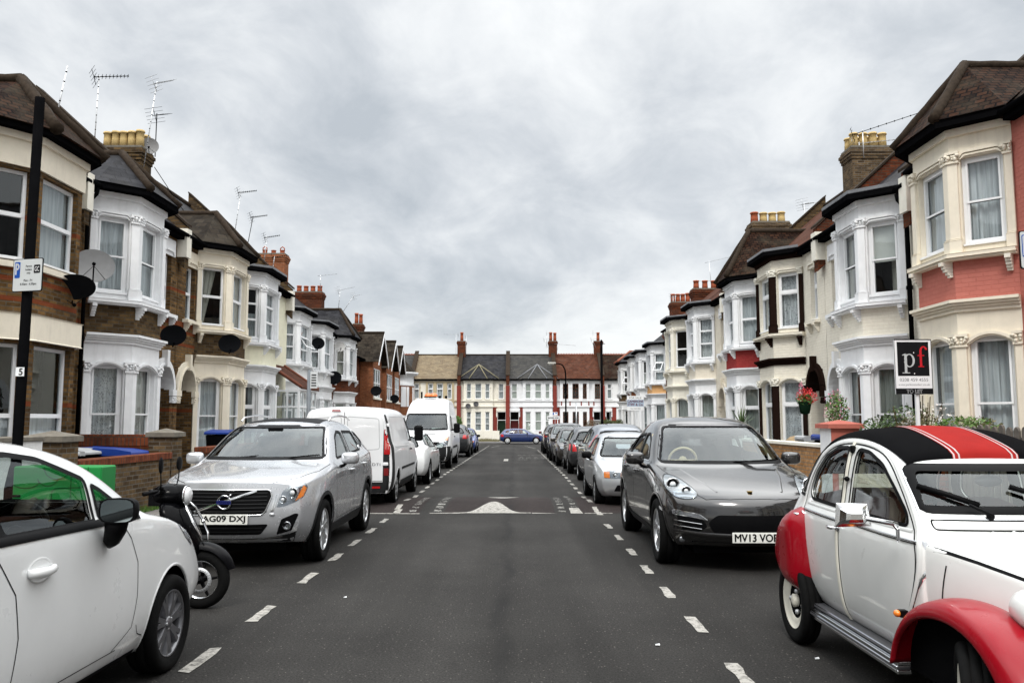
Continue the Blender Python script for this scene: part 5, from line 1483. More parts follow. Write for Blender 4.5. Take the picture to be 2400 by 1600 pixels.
# ---------------------------------------------------------------- silver estate-SUV (left, nose to camera)
def suv_stations(L=4.63, W=1.89, H=1.71):
    a, b, c = L/4.63, W/1.89, H/1.71
    rows = [
     dict(y=.24, zb=.31, wb=.70, z2=.43, w2=.77, z3=.68, w3=.81, zs=.90, ws=.74, zc=.985, dy=-.20, yo=(.06, -.02, -.03)),
     dict(y=.44, zb=.27, wb=.82, z2=.40, w2=.885, z3=.70, w3=.90, zs=.95, ws=.85, zc=1.045, dy=-.15),
     dict(y=.92, zb=.25, wb=.87, z2=.40, w2=.925, z3=.72, w3=.945, zs=1.00, ws=.905, zc=1.12, dy=-.10),
     dict(y=1.32, zb=.25, wb=.87, z2=.40, w2=.92, z3=.74, w3=.935, zs=1.04, ws=.91, zc=1.17, dy=-.14),
     dict(y=1.50, zb=.25, wb=.87, z2=.40, w2=.915, z3=.74, w3=.93, zs=1.055, ws=.91, zc=1.205, dy=-.30),
     dict(y=1.95, zb=.25, wb=.87, z2=.40, w2=.905, z3=.74, w3=.92, zs=1.075, ws=.905, zc=1.49, dy=-.22, zt=1.40, wt=.74),
     dict(y=2.32, zb=.25, wb=.87, z2=.40, w2=.905, z3=.74, w3=.92, zs=1.095, ws=.905, zc=1.665, dy=-.16, zt=1.565, wt=.67),
     dict(y=2.75, zb=.25, wb=.87, z2=.40, w2=.905, z3=.75, w3=.92, zs=1.11, ws=.905, zc=1.705, dy=-.02, zt=1.605, wt=.665),
     dict(y=3.35, zb=.25, wb=.87, z2=.40, w2=.915, z3=.76, w3=.93, zs=1.135, ws=.905, zc=1.70, dy=0, zt=1.595, wt=.655),
     dict(y=3.90, zb=.27, wb=.86, z2=.42, w2=.925, z3=.77, w3=.94, zs=1.16, ws=.90, zc=1.65, dy=0, zt=1.535, wt=.63),
     dict(y=4.27, zb=.30, wb=.82, z2=.45, w2=.89, z3=.79, w3=.91, zs=1.17, ws=.86, zc=1.57, dy=.07, zt=1.44, wt=.59),
     dict(y=4.44, zb=.32, wb=.78, z2=.46, w2=.85, z3=.80, w3=.87, zs=1.10, ws=.81, zc=1.16, dy=.10),
     dict(y=4.50, zb=.34, wb=.72, z2=.46, w2=.80, z3=.78, w3=.83, zs=.98, ws=.77, zc=1.02, dy=.12, yo=(-.05, .0, .02)),
    ]
    out = []
    for r in rows:
        r = dict(r)
        for k in ('y', 'dy'): r[k] *= a
        for k in ('wb', 'w2', 'w3', 'ws'): r[k] *= b
        for k in ('zb', 'z2', 'z3', 'zs', 'zc'): r[k] *= c
        if r.get('zt'): r['zt'] *= c; r['wt'] *= b
        r['yo'] = tuple(q*a for q in r.get('yo', (0, 0, 0)))
        out.append(r)
    return out
def sw(poly, a=1, b=1): return [(p[0]*a, p[1]*b) for p in poly]

def silver_suv():
    c = Car('parked_car', 'silver five door SUV with chrome ringed badge and slanted bar in its black grille', 'car', (-3.20, 9.18, 0), 'near', 'cars parked along the kerbs')
    sts = [S(**r) for r in suv_stations()]
    w1 = rounded([(1.80, 1.17), (2.62, 1.20), (2.62, 1.50), (2.42, 1.515), (2.18, 1.44)], .03)
    w2 = rounded([(2.70, 1.205), (3.45, 1.235), (3.50, 1.30), (3.42, 1.50), (2.70, 1.51)], .03)
    w3 = rounded([(3.58, 1.27), (4.06, 1.36), (3.85, 1.465), (3.54, 1.495)], .03)
    fw = rounded([(-.76, 1.19), (.76, 1.19), (.60, 1.585), (-.60, 1.585)], .05)
    rw = rounded([(-.66, 1.24), (.66, 1.24), (.52, 1.50), (-.52, 1.50)], .05)
    c.shell(sts, PT_silver, [w1, w2, w3], fw, rw, [((.92, .365), .415), ((3.69, .365), .415)], fy=(.9, 2.35), ry=(4.1, 5), crease=.3)
    c.glaze([w1, w2, w3], fw, rw, M_gcar, M_gcar, gr=M_gcard)
    c.wheels(.92, 3.69, .362, .80, .235, style='alloy7d', rr=.245)
    # grille, slats, badge
    G = rounded([(-.44, .67), (-.40, .62), (.40, .62), (.44, .67), (.50, .83), (.47, .895), (-.47, .895), (-.50, .83)], .03)
    g = c.patch('grille', G, 'front', M_trim, .003, res=.05)
    for z in (.66, .70, .74, .78, .82, .86): c.line('grille_bar', [(-.45, z), (.45, z)], 'front', M_clad, .012, .006, parent=g, raise_=.006)
    c.line('grille_surround', G, 'front', M_chrome, .014, .007, closed=True, parent=g, raise_=.006)
    c.line('badge_bar', [(-.34, .615+.04), (.34, .885)], 'front', M_chrome, .030, .014, parent=g, raise_=.004)
    p, d, n = c.cast('front', 0, .765); m = MB()
    m.lathe([(.062, 0), (.064, -.016), (.078, -.018), (.082, -.004), (.080, 0)], (p.x, p.y-.014, p.z), 'y', 24); 
    m.box(-.078, .078, p.y-.040, p.y-.030, p.z-.020, p.z+.020, 1)
    m.tube([(.045, p.y-.028, p.z+.055), (.078, p.y-.028, p.z+.088)], .009, 6); m.box(.055, .092, p.y-.034, p.y-.024, p.z+.080, p.z+.092)
    bd = m.build('badge', [M_chrome, simple('badge_blue', (.01,.015,.10), .3)], g)
    t = text_bm('VOLVO', .034, space=1.15); q = MB(); q.bmesh(t, smooth=False, M=Matrix(((1, 0, 0, 0), (0, 0, 0, p.y-.0415), (0, .8, 0, p.z+.0), (0, 0, 0, 1)))); t.free(); q.build('lettering', M_chrome, bd, weld=False)
    for sx in (1, -1):
        poly = mx([(.545, .70), (.63, .71), (.74, .755), (.805, .80), (.825, .90), (.79, .965), (.70, .95), (.60, .875)], sx)
        am = mx([(.735, .765), (.80, .81), (.815, .895), (.79, .93), (.765, .84)], sx)
        c.lamp('headlight', rounded(poly, .02), 'front', rings=[(.70*sx, .855, .060), (.61*sx, .785, .042)], amber=am)
        sl = rounded(mx([(.49, .66), (.515, .665), (.565, .85), (.535, .845)], sx), .008)
        v = c.patch('side_grille', sl, 'front', M_trim, .003); c.line('side_grille_trim', sl, 'front', M_chrome, .010, .006, closed=True, parent=v)
        for k in (.3, .6): c.line('side_grille_bar', [((.49+.025*k+.0)*sx, .672), ((.537+.028*k)*sx, .842)], 'front', M_chrome, .006, .006, parent=v)
        fg = c.patch('fog_recess', rounded(mx([(.54, .395), (.70, .44), (.775, .62), (.74, .63), (.60, .57)], sx), .015), 'front', M_trim, .003)
        p, d, n = c.cast('front', .655*sx, .495); m = MB(); m.lathe([(.048, -.012), (.042, -.020), (.030, -.006), (.001, -.012)], (p.x, p.y, p.z), 'y', 18); m.build('fog_lamp', M_lampin, fg)
        lower = mx([(.0, .31), (.70, .31), (.75, .43), (.68, .405), (.52, .375), (.40, .36), (.0, .355)], sx)
        c.patch('bumper_skirt', lower, 'front', M_clad, .004)
        wz = MB(); p, d, n = c.cast('front', .50*sx, .625); wz.ball((p.x, p.y, p.z), .028, sc=(1.2, .5, .7)); wz.build('washer_cover', PT_silver, c.root)
        # dark sill and arch cladding
        c.patch('sill_cladding', rounded([(1.32, .26), (3.30, .26), (3.30, .40), (1.32, .38)], .02), 'side', M_clad, .006, sx)
        for ya in (.92, 3.69):
            arc = [(ya+.435*math.cos(a*PI/20), .365+.435*math.sin(a*PI/20)) for a in range(-1, 22)]
            c.line('arch_trim', arc, 'side', M_clad, .045, .005, sx)
        # shut lines and handles
        c.line('door_gap', [(1.62, .40), (1.50, .62), (1.50, 1.04)], 'side', None, .007, side=sx)
        c.line('door_gap', [(2.66, .40), (2.66, 1.15)], 'side', None, .007, side=sx)
        c.line('door_gap', [(3.28, .42), (3.36, .62), (3.62, .92), (3.60, 1.18)], 'side', None, .007, side=sx)
        c.line('door_gap', [(1.62, .42), (3.28, .42)], 'side', None, .007, side=sx)
        c.handle(2.48, .99, sx, PT_silver); c.handle(3.40, 1.03, sx, PT_silver)
        c.mirror(1.80, 1.17, .90, PT_silver, sx, 1.05)
        c.line('bonnet_gap', [(sx*.49, .14), (sx*.58, .22), (sx*.72, .42), (sx*.83, .9), (sx*.85, 1.40)], 'top', None, .007)
        c.patch('tail_lamp', rounded([(4.18, .98), (4.36, .98), (4.33, 1.12), (4.13, 1.40), (4.04, 1.42)], .02), 'side', M_redl, .006, sx)
        r = MB(); r.tube([(sx*.60, 2.35, 1.655), (sx*.605, 2.45, 1.70), (sx*.60, 3.0, 1.735), (sx*.585, 3.6, 1.715), (sx*.565, 3.95, 1.67)], .014, 8); r.build('roof_rail', M_chrome, c.root)
    c.patch('lower_grille', rounded([(-.38, .405), (.38, .405), (.47, .52), (-.47, .52)], .03), 'front', M_trim, .003)
    for z in (.44, .48): c.line('grille_bar', [(-.40, z), (.40, z)], 'front', M_clad, .008, .006)
    c.line('skid_trim', [(-.60, .375), (-.30, .345), (.30, .345), (.60, .375)], 'front', M_chrome, .010, .006)
    c.plate('AG09 DXJ', 0, .578)
    c.patch('sunroof', rounded([(-.50, 2.25), (.50, 2.25), (.48, 3.3), (-.48, 3.3)], .06), 'top', M_trim, .003, res=.1)
    for x0 in (-.30, .34):
        m = MB(); p, d, n = c.cast('front', x0, 1.235); m.tube([(x0-.02, p.y-.06, 1.195), (x0+.2, p.y-.07, 1.215), (x0+.38, p.y+.03, 1.23)], .009, 6); m.build('wiper', M_trim, c.root)
    m = MB(); p, d, n = c.cast('front', 0, 1.53); m.box(-.10, .10, p.y+.02, p.y+.12, 1.46, 1.56); m.box(-.035, .0, p.y-.0, p.y+.03, 1.47, 1.50, 1); m.build('sensor_pod', [M_int, M_whitel], c.root, bevel=.012)
    c.seats((2.55, 3.35), .72, 1.40, mat=M_seat); c.dash(1.55, 1.92, 1.16, .72, swx=.36 if False else -.36)
    return c
silver_suv()

# ---------------------------------------------------------------- dark grey coupe-SUV (right, nose to camera)
def grey_suv():
    c = Car('parked_car', 'glossy gunmetal grey SUV with oval headlights and a gold bonnet crest', 'car', (2.60, 9.03, 0), 'near', 'cars parked along the kerbs')
    rows = [
     dict(y=.36, zb=.28, wb=.72, z2=.42, w2=.80, z3=.62, w3=.83, zs=.76, ws=.80, zc=.80, dy=-.30, yo=(.03, -.03, -.03)),
     dict(y=.52, zb=.26, wb=.84, z2=.40, w2=.91, z3=.70, w3=.915, zs=.885, ws=.87, zc=.885, dy=-.24),
     dict(y=.95, zb=.25, wb=.88, z2=.40, w2=.955, z3=.76, w3=.965, zs=1.01, ws=.90, zc=1.00, dy=-.20),
     dict(y=1.40, zb=.25, wb=.88, z2=.40, w2=.945, z3=.76, w3=.955, zs=1.065, ws=.90, zc=1.09, dy=-.20),
     dict(y=1.62, zb=.25, wb=.88, z2=.40, w2=.94, z3=.76, w3=.95, zs=1.085, ws=.905, zc=1.135, dy=-.34),
     dict(y=2.05, zb=.25, wb=.88, z2=.40, w2=.93, z3=.76, w3=.945, zs=1.10, ws=.905, zc=1.45, dy=-.26, zt=1.36, wt=.77),
     dict(y=2.42, zb=.25, wb=.88, z2=.40, w2=.93, z3=.76, w3=.945, zs=1.11, ws=.905, zc=1.68, dy=-.20, zt=1.565, wt=.69),
     dict(y=2.85, zb=.25, wb=.88, z2=.40, w2=.93, z3=.76, w3=.945, zs=1.12, ws=.91, zc=1.735, dy=-.04, zt=1.62, wt=.665),
     dict(y=3.40, zb=.25, wb=.88, z2=.40, w2=.945, z3=.78, w3=.96, zs=1.135, ws=.92, zc=1.72, dy=0, zt=1.595, wt=.645),
     dict(y=3.95, zb=.27, wb=.87, z2=.42, w2=.955, z3=.80, w3=.97, zs=1.15, ws=.92, zc=1.63, dy=0, zt=1.49, wt=.61),
     dict(y=4.38, zb=.30, wb=.83, z2=.45, w2=.91, z3=.82, w3=.93, zs=1.14, ws=.87, zc=1.44, dy=.08, zt=1.33, wt=.58),
     dict(y=4.62, zb=.33, wb=.78, z2=.47, w2=.86, z3=.82, w3=.88, zs=1.03, ws=.82, zc=1.09, dy=.12),
     dict(y=4.70, zb=.36, wb=.72, z2=.48, w2=.80, z3=.78, w3=.83, zs=.93, ws=.78, zc=.97, dy=.14, yo=(-.05, 0, .02)),
    ]
    sts = [S(**r) for r in rows]
    w1 = rounded([(1.92, 1.165), (2.72, 1.175), (2.72, 1.475), (2.50, 1.485), (2.25, 1.40)], .03)
    w2 = rounded([(2.80, 1.18), (3.52, 1.20), (3.62, 1.25), (3.48, 1.44), (2.80, 1.48)], .03)
    w3 = rounded([(3.70, 1.245), (4.10, 1.28), (3.85, 1.39), (3.58, 1.425)], .03)
    fw = rounded([(-.78, 1.145), (.78, 1.145), (.61, 1.595), (-.61, 1.595)], .06)
    rw = rounded([(-.64, 1.18), (.64, 1.18), (.50, 1.385), (-.50, 1.385)], .05)
    c.shell(sts, PT_grey, [w1, w2, w3], fw, rw, [((.93, .375), .42), ((3.83, .375), .42)], fy=(1.0, 2.45), ry=(4.1, 5.2), crease=.25, endcrease=.15)
    c.glaze([w1, w2, w3], fw, rw, M_gcar, M_gcarc, gr=M_gcard)
    for sx in (1, -1):
        for w_ in (w1, w2): pass
        c.line('window_chrome', [(1.86, 1.145), (2.7, 1.148), (3.6, 1.175), (4.12, 1.245)], 'side', M_chrome, .012, .006, sx)
    c.wheels(.93, 3.83, .372, .82, .25, style='alloy5d', rr=.25)
    for sx in (1, -1):
        poly = chaikin(mx([(.56, .835), (.66, .785), (.81, .80), (.875, .88), (.865, .98), (.80, 1.03), (.69, 1.0), (.60, .91)], sx), 2)
        c.lamp('headlight', poly, 'front', base=M_lampin, rings=[(.785*sx, .925, .078), (.675*sx, .87, .055)], bulge=.03)
        c.line('headlight_edge', poly, 'front', M_trim, .010, .004, closed=True)
        ig = rounded(mx([(.50, .50), (.62, .43), (.82, .43), (.86, .66), (.80, .69), (.58, .64)], sx), .03)
        v = c.patch('side_intake', ig, 'front', M_trim, .003)
        lb = rounded(mx([(.50, .575), (.62, .60), (.84, .625), (.845, .665), (.80, .675), (.58, .635)], sx), .01)
        c.patch('marker_lamp', lb, 'front', M_lampin, .010, parent=v); c.line('marker_trim', lb, 'front', M_chrome, .008, .014, closed=True, parent=v)
        for z in (.485, .54): c.line('intake_bar', [(sx*.56, z-.01), (sx*.83, z+.02)], 'front', M_chrome, .010, .010, parent=v, raise_=.004)
        f = MB(); p, d, n = c.cast('front', .74*sx, .345); f.lathe([(.035, -.004), (.03, -.014), (.001, -.008)], (p.x, p.y, p.z), 'y', 16); f.build('fog_lamp', M_lampin, c.root)
        c.line('bonnet_gap', [(sx*.50, .215), (sx*.56, .28), (sx*.63, .45), (sx*.73, .80), (sx*.80, 1.25), (sx*.82, 1.5)], 'top', None, .006)
        c.line('door_gap', [(1.72, .42), (1.60, .62), (1.58, 1.07)], 'side', None, .007, side=sx)
        c.line('door_gap', [(2.76, .42), (2.76, 1.13)], 'side', None, .007, side=sx)
        c.line('door_gap', [(3.40, .44), (3.46, .62), (3.72, .92), (3.68, 1.16)], 'side', None, .007, side=sx)
        c.handle(2.56, .985, sx, PT_grey); c.handle(3.50, 1.0, sx, PT_grey)
        c.mirror(1.96, 1.17, .90, PT_grey, sx, 1.1)
        c.patch('sill_cladding', rounded([(1.36, .26), (3.40, .26), (3.40, .37), (1.36, .36)], .02), 'side', M_clad, .005, sx)
        for ya in (.93, 3.83):
            arc = [(ya+.43*math.cos(a*PI/20), .375+.43*math.sin(a*PI/20)) for a in range(-1, 22)]
            c.line('arch_trim', arc, 'side', PT_grey, .03, .004, sx, raise_=.008)
        c.patch('tail_lamp', rounded([(4.30, .98), (4.55, .97), (4.46, 1.10), (4.25, 1.14)], .02), 'side', M_redl, .006, sx)
        c.patch('side_marker', rounded([(.60, .63), (.72, .65), (.72, .68), (.60, .665)], .01), 'side', M_whitel, .005, sx)
    c.line('bonnet_gap', [(-.50, .213), (-.25, .145), (0, .125), (.25, .145), (.50, .213)], 'top', None, .006)
    for sx in (1, -1): c.line('bonnet_crease', [(sx*.36, .30), (sx*.50, .8), (sx*.58, 1.2)], 'top', PT_grey, .03, .000, raise_=.006)
    c.patch('centre_intake', rounded([(-.44, .44), (.44, .44), (.50, .55), (.40, .635), (-.40, .635), (-.50, .55)], .04), 'front', M_trim, .003)
    c.patch('lower_intake', rounded([(-.60, .29), (.60, .29), (.66, .335), (-.66, .335)], .015), 'front', M_clad, .003)
    c.line('bumper_lip', [(-.84, .44), (-.55, .415), (0, .405), (.55, .415), (.84, .44)], 'front', PT_grey, .05, .004, raise_=.02)
    c.plate('MV13 VOB', 0, .40, off=.03)
    p, d, n = c.cast('top', 0, .27); m = MB(); m.prism([(-.024, p.y-.03), (.0, p.y-.042), (.024, p.y-.03), (.028, p.y+.025), (-.028, p.y+.025)], 'z', p.z+.004, p.z+.012); m.build('badge', simple('gold_crest', (.65,.42,.10), .3, metal=.9), c.root)
    for x0 in (-.50, .10):
        m = MB(); p, d, n = c.cast('front', x0, 1.17); m.tube([(x0, p.y-.04, 1.15), (x0+.3, p.y-.05, 1.165), (x0+.55, p.y+.03, 1.175)], .010, 6); m.build('wiper', M_trim, c.root)
    c.seats((2.68, 3.5), .75, 1.42, mat=M_seat); c.dash(1.62, 2.02, 1.13, .78, mat=M_seatb)
    m = MB(); p, d, n = c.cast('front', 0, 1.48); m.ball((0, p.y+.10, 1.44), .11, sc=(1, .2, .35)); m.build('rear_view_mirror', M_trim, c.root)
    m = MB()
    for sx in (1, -1): m.tube([(sx*.80, 1.98, 1.13), (sx*.70, 2.34, 1.46)], .035, 8)
    m.build('pillar_trim', M_seatb, c.root, weld=False)
    return c
grey_suv()
# ---------------------------------------------------------------- generic road cars
HATCH = [
 dict(y=.20, zb=.24, wb=.62, z2=.34, w2=.70, z3=.54, w3=.74, zs=.70, ws=.70, zc=.73, dy=-.14, yo=(.03, -.02, -.03)),
 dict(y=.36, zb=.22, wb=.72, z2=.32, w2=.79, z3=.56, w3=.80, zs=.78, ws=.75, zc=.82, dy=-.12),
 dict(y=.78, zb=.20, wb=.75, z2=.32, w2=.82, z3=.58, w3=.84, zs=.84, ws=.79, zc=.90, dy=-.10),
 dict(y=1.08, zb=.20, wb=.76, z2=.32, w2=.82, z3=.60, w3=.835, zs=.88, ws=.80, zc=.94, dy=-.12),
 dict(y=1.24, zb=.20, wb=.76, z2=.32, w2=.81, z3=.60, w3=.83, zs=.89, ws=.80, zc=.97, dy=-.26),
 dict(y=1.60, zb=.20, wb=.76, z2=.32, w2=.81, z3=.60, w3=.83, zs=.905, ws=.80, zc=1.22, dy=-.22, zt=1.15, wt=.65),
 dict(y=1.92, zb=.20, wb=.76, z2=.32, w2=.81, z3=.60, w3=.83, zs=.915, ws=.80, zc=1.39, dy=-.14, zt=1.32, wt=.58),
 dict(y=2.30, zb=.20, wb=.76, z2=.32, w2=.81, z3=.60, w3=.83, zs=.925, ws=.80, zc=1.43, dy=-.02, zt=1.36, wt=.57),
 dict(y=2.85, zb=.20, wb=.76, z2=.32, w2=.82, z3=.62, w3=.84, zs=.94, ws=.80, zc=1.43, dy=0, zt=1.355, wt=.565),
 dict(y=3.35, zb=.22, wb=.75, z2=.34, w2=.83, z3=.64, w3=.84, zs=.955, ws=.79, zc=1.38, dy=.03, zt=1.30, wt=.55),
 dict(y=3.62, zb=.24, wb=.73, z2=.36, w2=.80, z3=.66, w3=.82, zs=.96, ws=.77, zc=1.30, dy=.05, zt=1.20, wt=.53),
 dict(y=3.82, zb=.26, wb=.70, z2=.37, w2=.77, z3=.66, w3=.79, zs=.92, ws=.73, zc=.97, dy=.08),
 dict(y=3.90, zb=.28, wb=.66, z2=.38, w2=.73, z3=.64, w3=.75, zs=.82, ws=.70, zc=.85, dy=.09, yo=(-.04, .01, .03)),
]
HATCHW = dict(
 wins=[[(1.52, .955), (2.32, .965), (2.32, 1.295), (2.05, 1.30), (1.80, 1.20)], [(2.40, .967), (3.05, .98), (3.12, 1.02), (3.02, 1.27), (2.40, 1.295)], [(3.20, 1.03), (3.48, 1.06), (3.36, 1.20), (3.14, 1.255)]],
 fw=[(-.66, .955), (.66, .955), (.51, 1.325), (-.51, 1.325)], rw=[(-.58, 1.0), (.58, 1.0), (.46, 1.255), (-.46, 1.255)], ax=(.78, 3.28), dims=(4.0, 1.68, 1.43))
SUVW = dict(
 wins=[[(1.80, 1.17), (2.62, 1.20), (2.62, 1.50), (2.42, 1.515), (2.18, 1.44)], [(2.70, 1.205), (3.45, 1.235), (3.50, 1.30), (3.42, 1.50), (2.70, 1.51)], [(3.58, 1.27), (4.06, 1.36), (3.85, 1.465), (3.54, 1.495)]],
 fw=[(-.76, 1.19), (.76, 1.19), (.60, 1.585), (-.60, 1.585)], rw=[(-.66, 1.24), (.66, 1.24), (.52, 1.50), (-.52, 1.50)], ax=(.92, 3.69), dims=(4.63, 1.89, 1.71))
def scale_rows(rows, a, b, c):
    out = []
    for r in rows:
        r = dict(r)
        for k in ('y', 'dy'): r[k] *= a
        for k in ('wb', 'w2', 'w3', 'ws'): r[k] *= b
        for k in ('zb', 'z2', 'z3', 'zs', 'zc'): r[k] *= c
        if r.get('zt'): r['zt'] *= c; r['wt'] *= b
        r['yo'] = tuple(q*a for q in r.get('yo', (0, 0, 0))); out.append(r)
    return out
def std_car(kind, label, x, yend, face, pt, L, W, H, r, wstyle='alloy5', rim=None, head='std', tail='std', mirror=None, glassm=None, plate=None, plate_r=None, rails=False, seats=True, low=None, tilt=0, trimw=.028, group='cars parked along the kerbs'):
    rows, D = (HATCH, HATCHW) if kind == 'hatch' else ([dict(q) for q in [None]] if False else None, SUVW)
    a, b, h = L/D['dims'][0], W/D['dims'][1], H/D['dims'][2]
    sts = [S(**q) for q in (scale_rows(HATCH, a, b, h) if kind == 'hatch' else suv_stations(L, W, H))]
    z = gz(yend)
    c = Car('parked_car', label, 'car', (x, yend if face == 'near' else yend+L, z), face, group, tilt)
    wins = [rounded([(p[0]*a, p[1]*h) for p in w_], .03) for w_ in D['wins']]
    fw = rounded([(p[0]*b, p[1]*h) for p in D['fw']], .05); rw = rounded([(p[0]*b, p[1]*h) for p in D['rw']], .05)
    af, ar_ = D['ax'][0]*a, D['ax'][1]*a
    c.shell(sts, pt, wins, fw, rw, [((af, r), r*1.14), ((ar_, r), r*1.14)], fy=(.7*a, 2.3*a), ry=(3.5*a if kind == 'hatch' else 4.1*a, 5.5), crease=.3)
    gm = glassm or M_gcar
    c.glaze(wins, fw, rw, gm, gm, tw=trimw)
    trk = W/2-.115
    c.wheels(af, ar_, r, trk, .20 if kind == 'hatch' else .23, style=wstyle, rim=rim)
    u = lambda pts: [(p[0]*b, p[1]*h) for p in pts]
    v = lambda pts: [(p[0]*a, p[1]*h) for p in pts]
    K = (kind == 'hatch')
    for sx in (1, -1):
        if K:
            hp = {'std': [(.44, .585), (.60, .60), (.70, .66), (.70, .72), (.58, .715), (.46, .67)], 'box': [(.36, .57), (.56, .57), (.685, .58), (.69, .71), (.36, .71)]}[head if head in ('std', 'box') else 'std']
            am = None if head != 'box' else [(.575, .58), (.68, .59), (.685, .70), (.58, .70)]
            rg = [(.57, .655, .05)] if head != 'box' else [(.47, .64, .05)]
            gaps = [[(1.42, .36), (1.36, .5), (1.36, .88)], [(2.36, .36), (2.36, .93)], [(2.92, .36), (3.0, .55), (3.12, .75), (3.12, .96)]]
            hd = ((2.22, .84), (2.98, .86)); mr = (1.58, .965, .79)
        else:
            hp = [(.52, .74), (.66, .75), (.80, .80), (.82, .90), (.70, .91), (.55, .86)]; am = None; rg = [(.68, .83, .06)]
            gaps = [[(1.62, .40), (1.50, .62), (1.50, 1.04)], [(2.66, .40), (2.66, 1.15)], [(3.28, .42), (3.36, .62), (3.62, .92), (3.60, 1.18)]]
            hd = ((2.48, .99), (3.40, 1.03)); mr = (1.80, 1.17, .90)
        c.lamp('headlight', rounded(mx(u(hp), sx), .02), 'front', rings=[(q[0]*b*sx, q[1]*h, q[2]) for q in rg], amber=mx(u(am), sx) if am else None)
        for g_ in gaps: c.line('door_gap', v(g_), 'side', None, .007, side=sx)
        for hy, hz in hd: c.handle(hy*a, hz*h, sx, pt, .17)
        c.mirror(mr[0]*a, mr[1]*h, mr[2]*b, mirror or pt, sx, .95)
        # tail lamps
        if tail == 'high': tp = [(3.70, .66), (3.86, .68), (3.80, .95), (3.66, 1.18), (3.60, 1.18), (3.66, .9)]
        elif tail == 'wrap': tp = [(3.55, .72), (3.86, .70), (3.82, .90), (3.62, .90)]
        else: tp = [(3.60, .66), (3.87, .66), (3.84, .88), (3.68, .90)]
        if not K: tp = {'std': [(4.16, .96), (4.42, .96), (4.36, 1.14), (4.16, 1.18)], 'high': [(4.22, .92), (4.40, .92), (4.34, 1.16), (4.16, 1.42), (4.08, 1.42), (4.20, 1.1)], 'wrap': [(4.10, .98), (4.43, .96), (4.36, 1.14), (4.10, 1.14)]}.get(tail)
        if tail != 'none': c.patch('tail_lamp', rounded(v(tp), .02), 'side', M_redl, .006, sx, bulge=.008)
        tb = [(.56, .68), (.70, .68), (.68, .90), (.60, .90)] if K else [(.58, .96), (.80, .95), (.76, 1.14), (.62, 1.14)]
        if tail == 'high' and K: tb = [(.58, .66), (.72, .66), (.66, .95), (.60, 1.15), (.56, 1.15), (.60, .9)]
        if tail != 'none': c.patch('tail_lamp', rounded(mx(u(tb), sx), .015), 'rear', M_redl, .008, bulge=.006)
        if rails:
            m = MB(); m.tube([(sx*.60*b, 2.40*a, 1.69*h), (sx*.60*b, 3.0*a, 1.735*h), (sx*.565*b, 3.95*a, 1.67*h)], .014, 8); m.build('roof_rail', M_metal, c.root)
        if low: c.patch('sill_cladding', rounded(v([(1.3, .22), (2.9, .22), (2.9, .34), (1.3, .34)]), .02), 'side', low, .005, sx)
    # fronts and backs
    if K:
        c.patch('grille', rounded(u([(-.30, .60), (.30, .60), (.34, .68), (-.34, .68)]), .02), 'front', M_trim, .003)
        c.patch('lower_grille', rounded(u([(-.50, .33), (.50, .33), (.44, .45), (-.44, .45)]), .02), 'front', M_trim, .003)
        c.line('bonnet_gap', u([(-.36, .70), (0, .715), (.36, .70)]), 'front', None, .007)
        c.plate(plate, 0, .50*h); c.plate(plate_r, 0, .78*h, 'rear')
        c.line('boot_gap', u([(-.55, .60), (.55, .60)]), 'rear', None, .007); c.patch('rear_bumper_grille', rounded(u([(-.5, .32), (.5, .32), (.5, .40), (-.5, .40)]), .02), 'rear', M_clad, .004)
    else:
        c.patch('grille', rounded(u([(-.36, .74), (.36, .74), (.42, .87), (-.42, .87)]), .02), 'front', M_trim, .003)
        c.patch('lower_grille', rounded(u([(-.50, .38), (.50, .38), (.44, .54), (-.44, .54)]), .02), 'front', M_trim, .003)
        c.plate(plate, 0, .62*h); c.plate(plate_r, 0, .95*h, 'rear')
        c.line('boot_gap', u([(-.60, .70), (.60, .70)]), 'rear', None, .007); c.patch('rear_bumper_grille', rounded(u([(-.7, .36), (.7, .36), (.7, .58), (-.7, .58)]), .02), 'rear', M_clad, .004)
        if head == 'fog':
            for sx in (1, -1):
                p, d, n = c.cast('front', .66*sx*b, .50*h); m = MB(); m.lathe([(.075, -.004), (.07, -.02), (.05, -.008), (.001, -.014)], (p.x, p.y, p.z), 'y', 18); m.build('fog_lamp', M_lampin, c.root)
    if seats:
        if K: c.seats((2.0*a, 2.85*a), .55*h, 1.18*h, xs=(-.34, .34)); c.dash(1.15*a, 1.5*a, .95*h, .66*b)
        else: c.seats((2.55*a, 3.35*a), .72*h, 1.40*h); c.dash(1.55*a, 1.92*a, 1.16*h, .72*b)
    return c

# right side, from near to far
std_car('hatch', 'light silver small hatchback with square amber cornered headlamps', 2.36, 15.75, 'near', PT_silver2, 3.75, 1.66, 1.43, .285, 'cap', M_steel, head='box', mirror=M_trim, glassm=M_gcarc)
std_car('hatch', 'blue grey five door car with tall red tail lamps behind the light silver hatchback', 2.62, 20.3, 'away', PT_bgrey, 4.25, 1.76, 1.60, .315, 'alloy5', tail='high', glassm=M_gcar)
std_car('hatch', 'dark charcoal small car with low red tail lamp, third from the gunmetal SUV', 2.48, 26.0, 'away', PT_dgrey, 3.75, 1.68, 1.50, .29, 'cap', M_steel, tail='wrap', glassm=M_gcar)
std_car('hatch', 'taupe black five door car showing only its windows and mirror', 2.42, 31.2, 'near', PT_brown, 4.3, 1.76, 1.46, .31, 'alloy5', glassm=M_gcar)
std_car('suv', 'mid grey compact SUV with round fog lamps on the right side', 2.40, 36.1, 'near', PT_mgrey, 4.4, 1.82, 1.68, .36, 'alloy5', head='fog', glassm=M_gcarc)
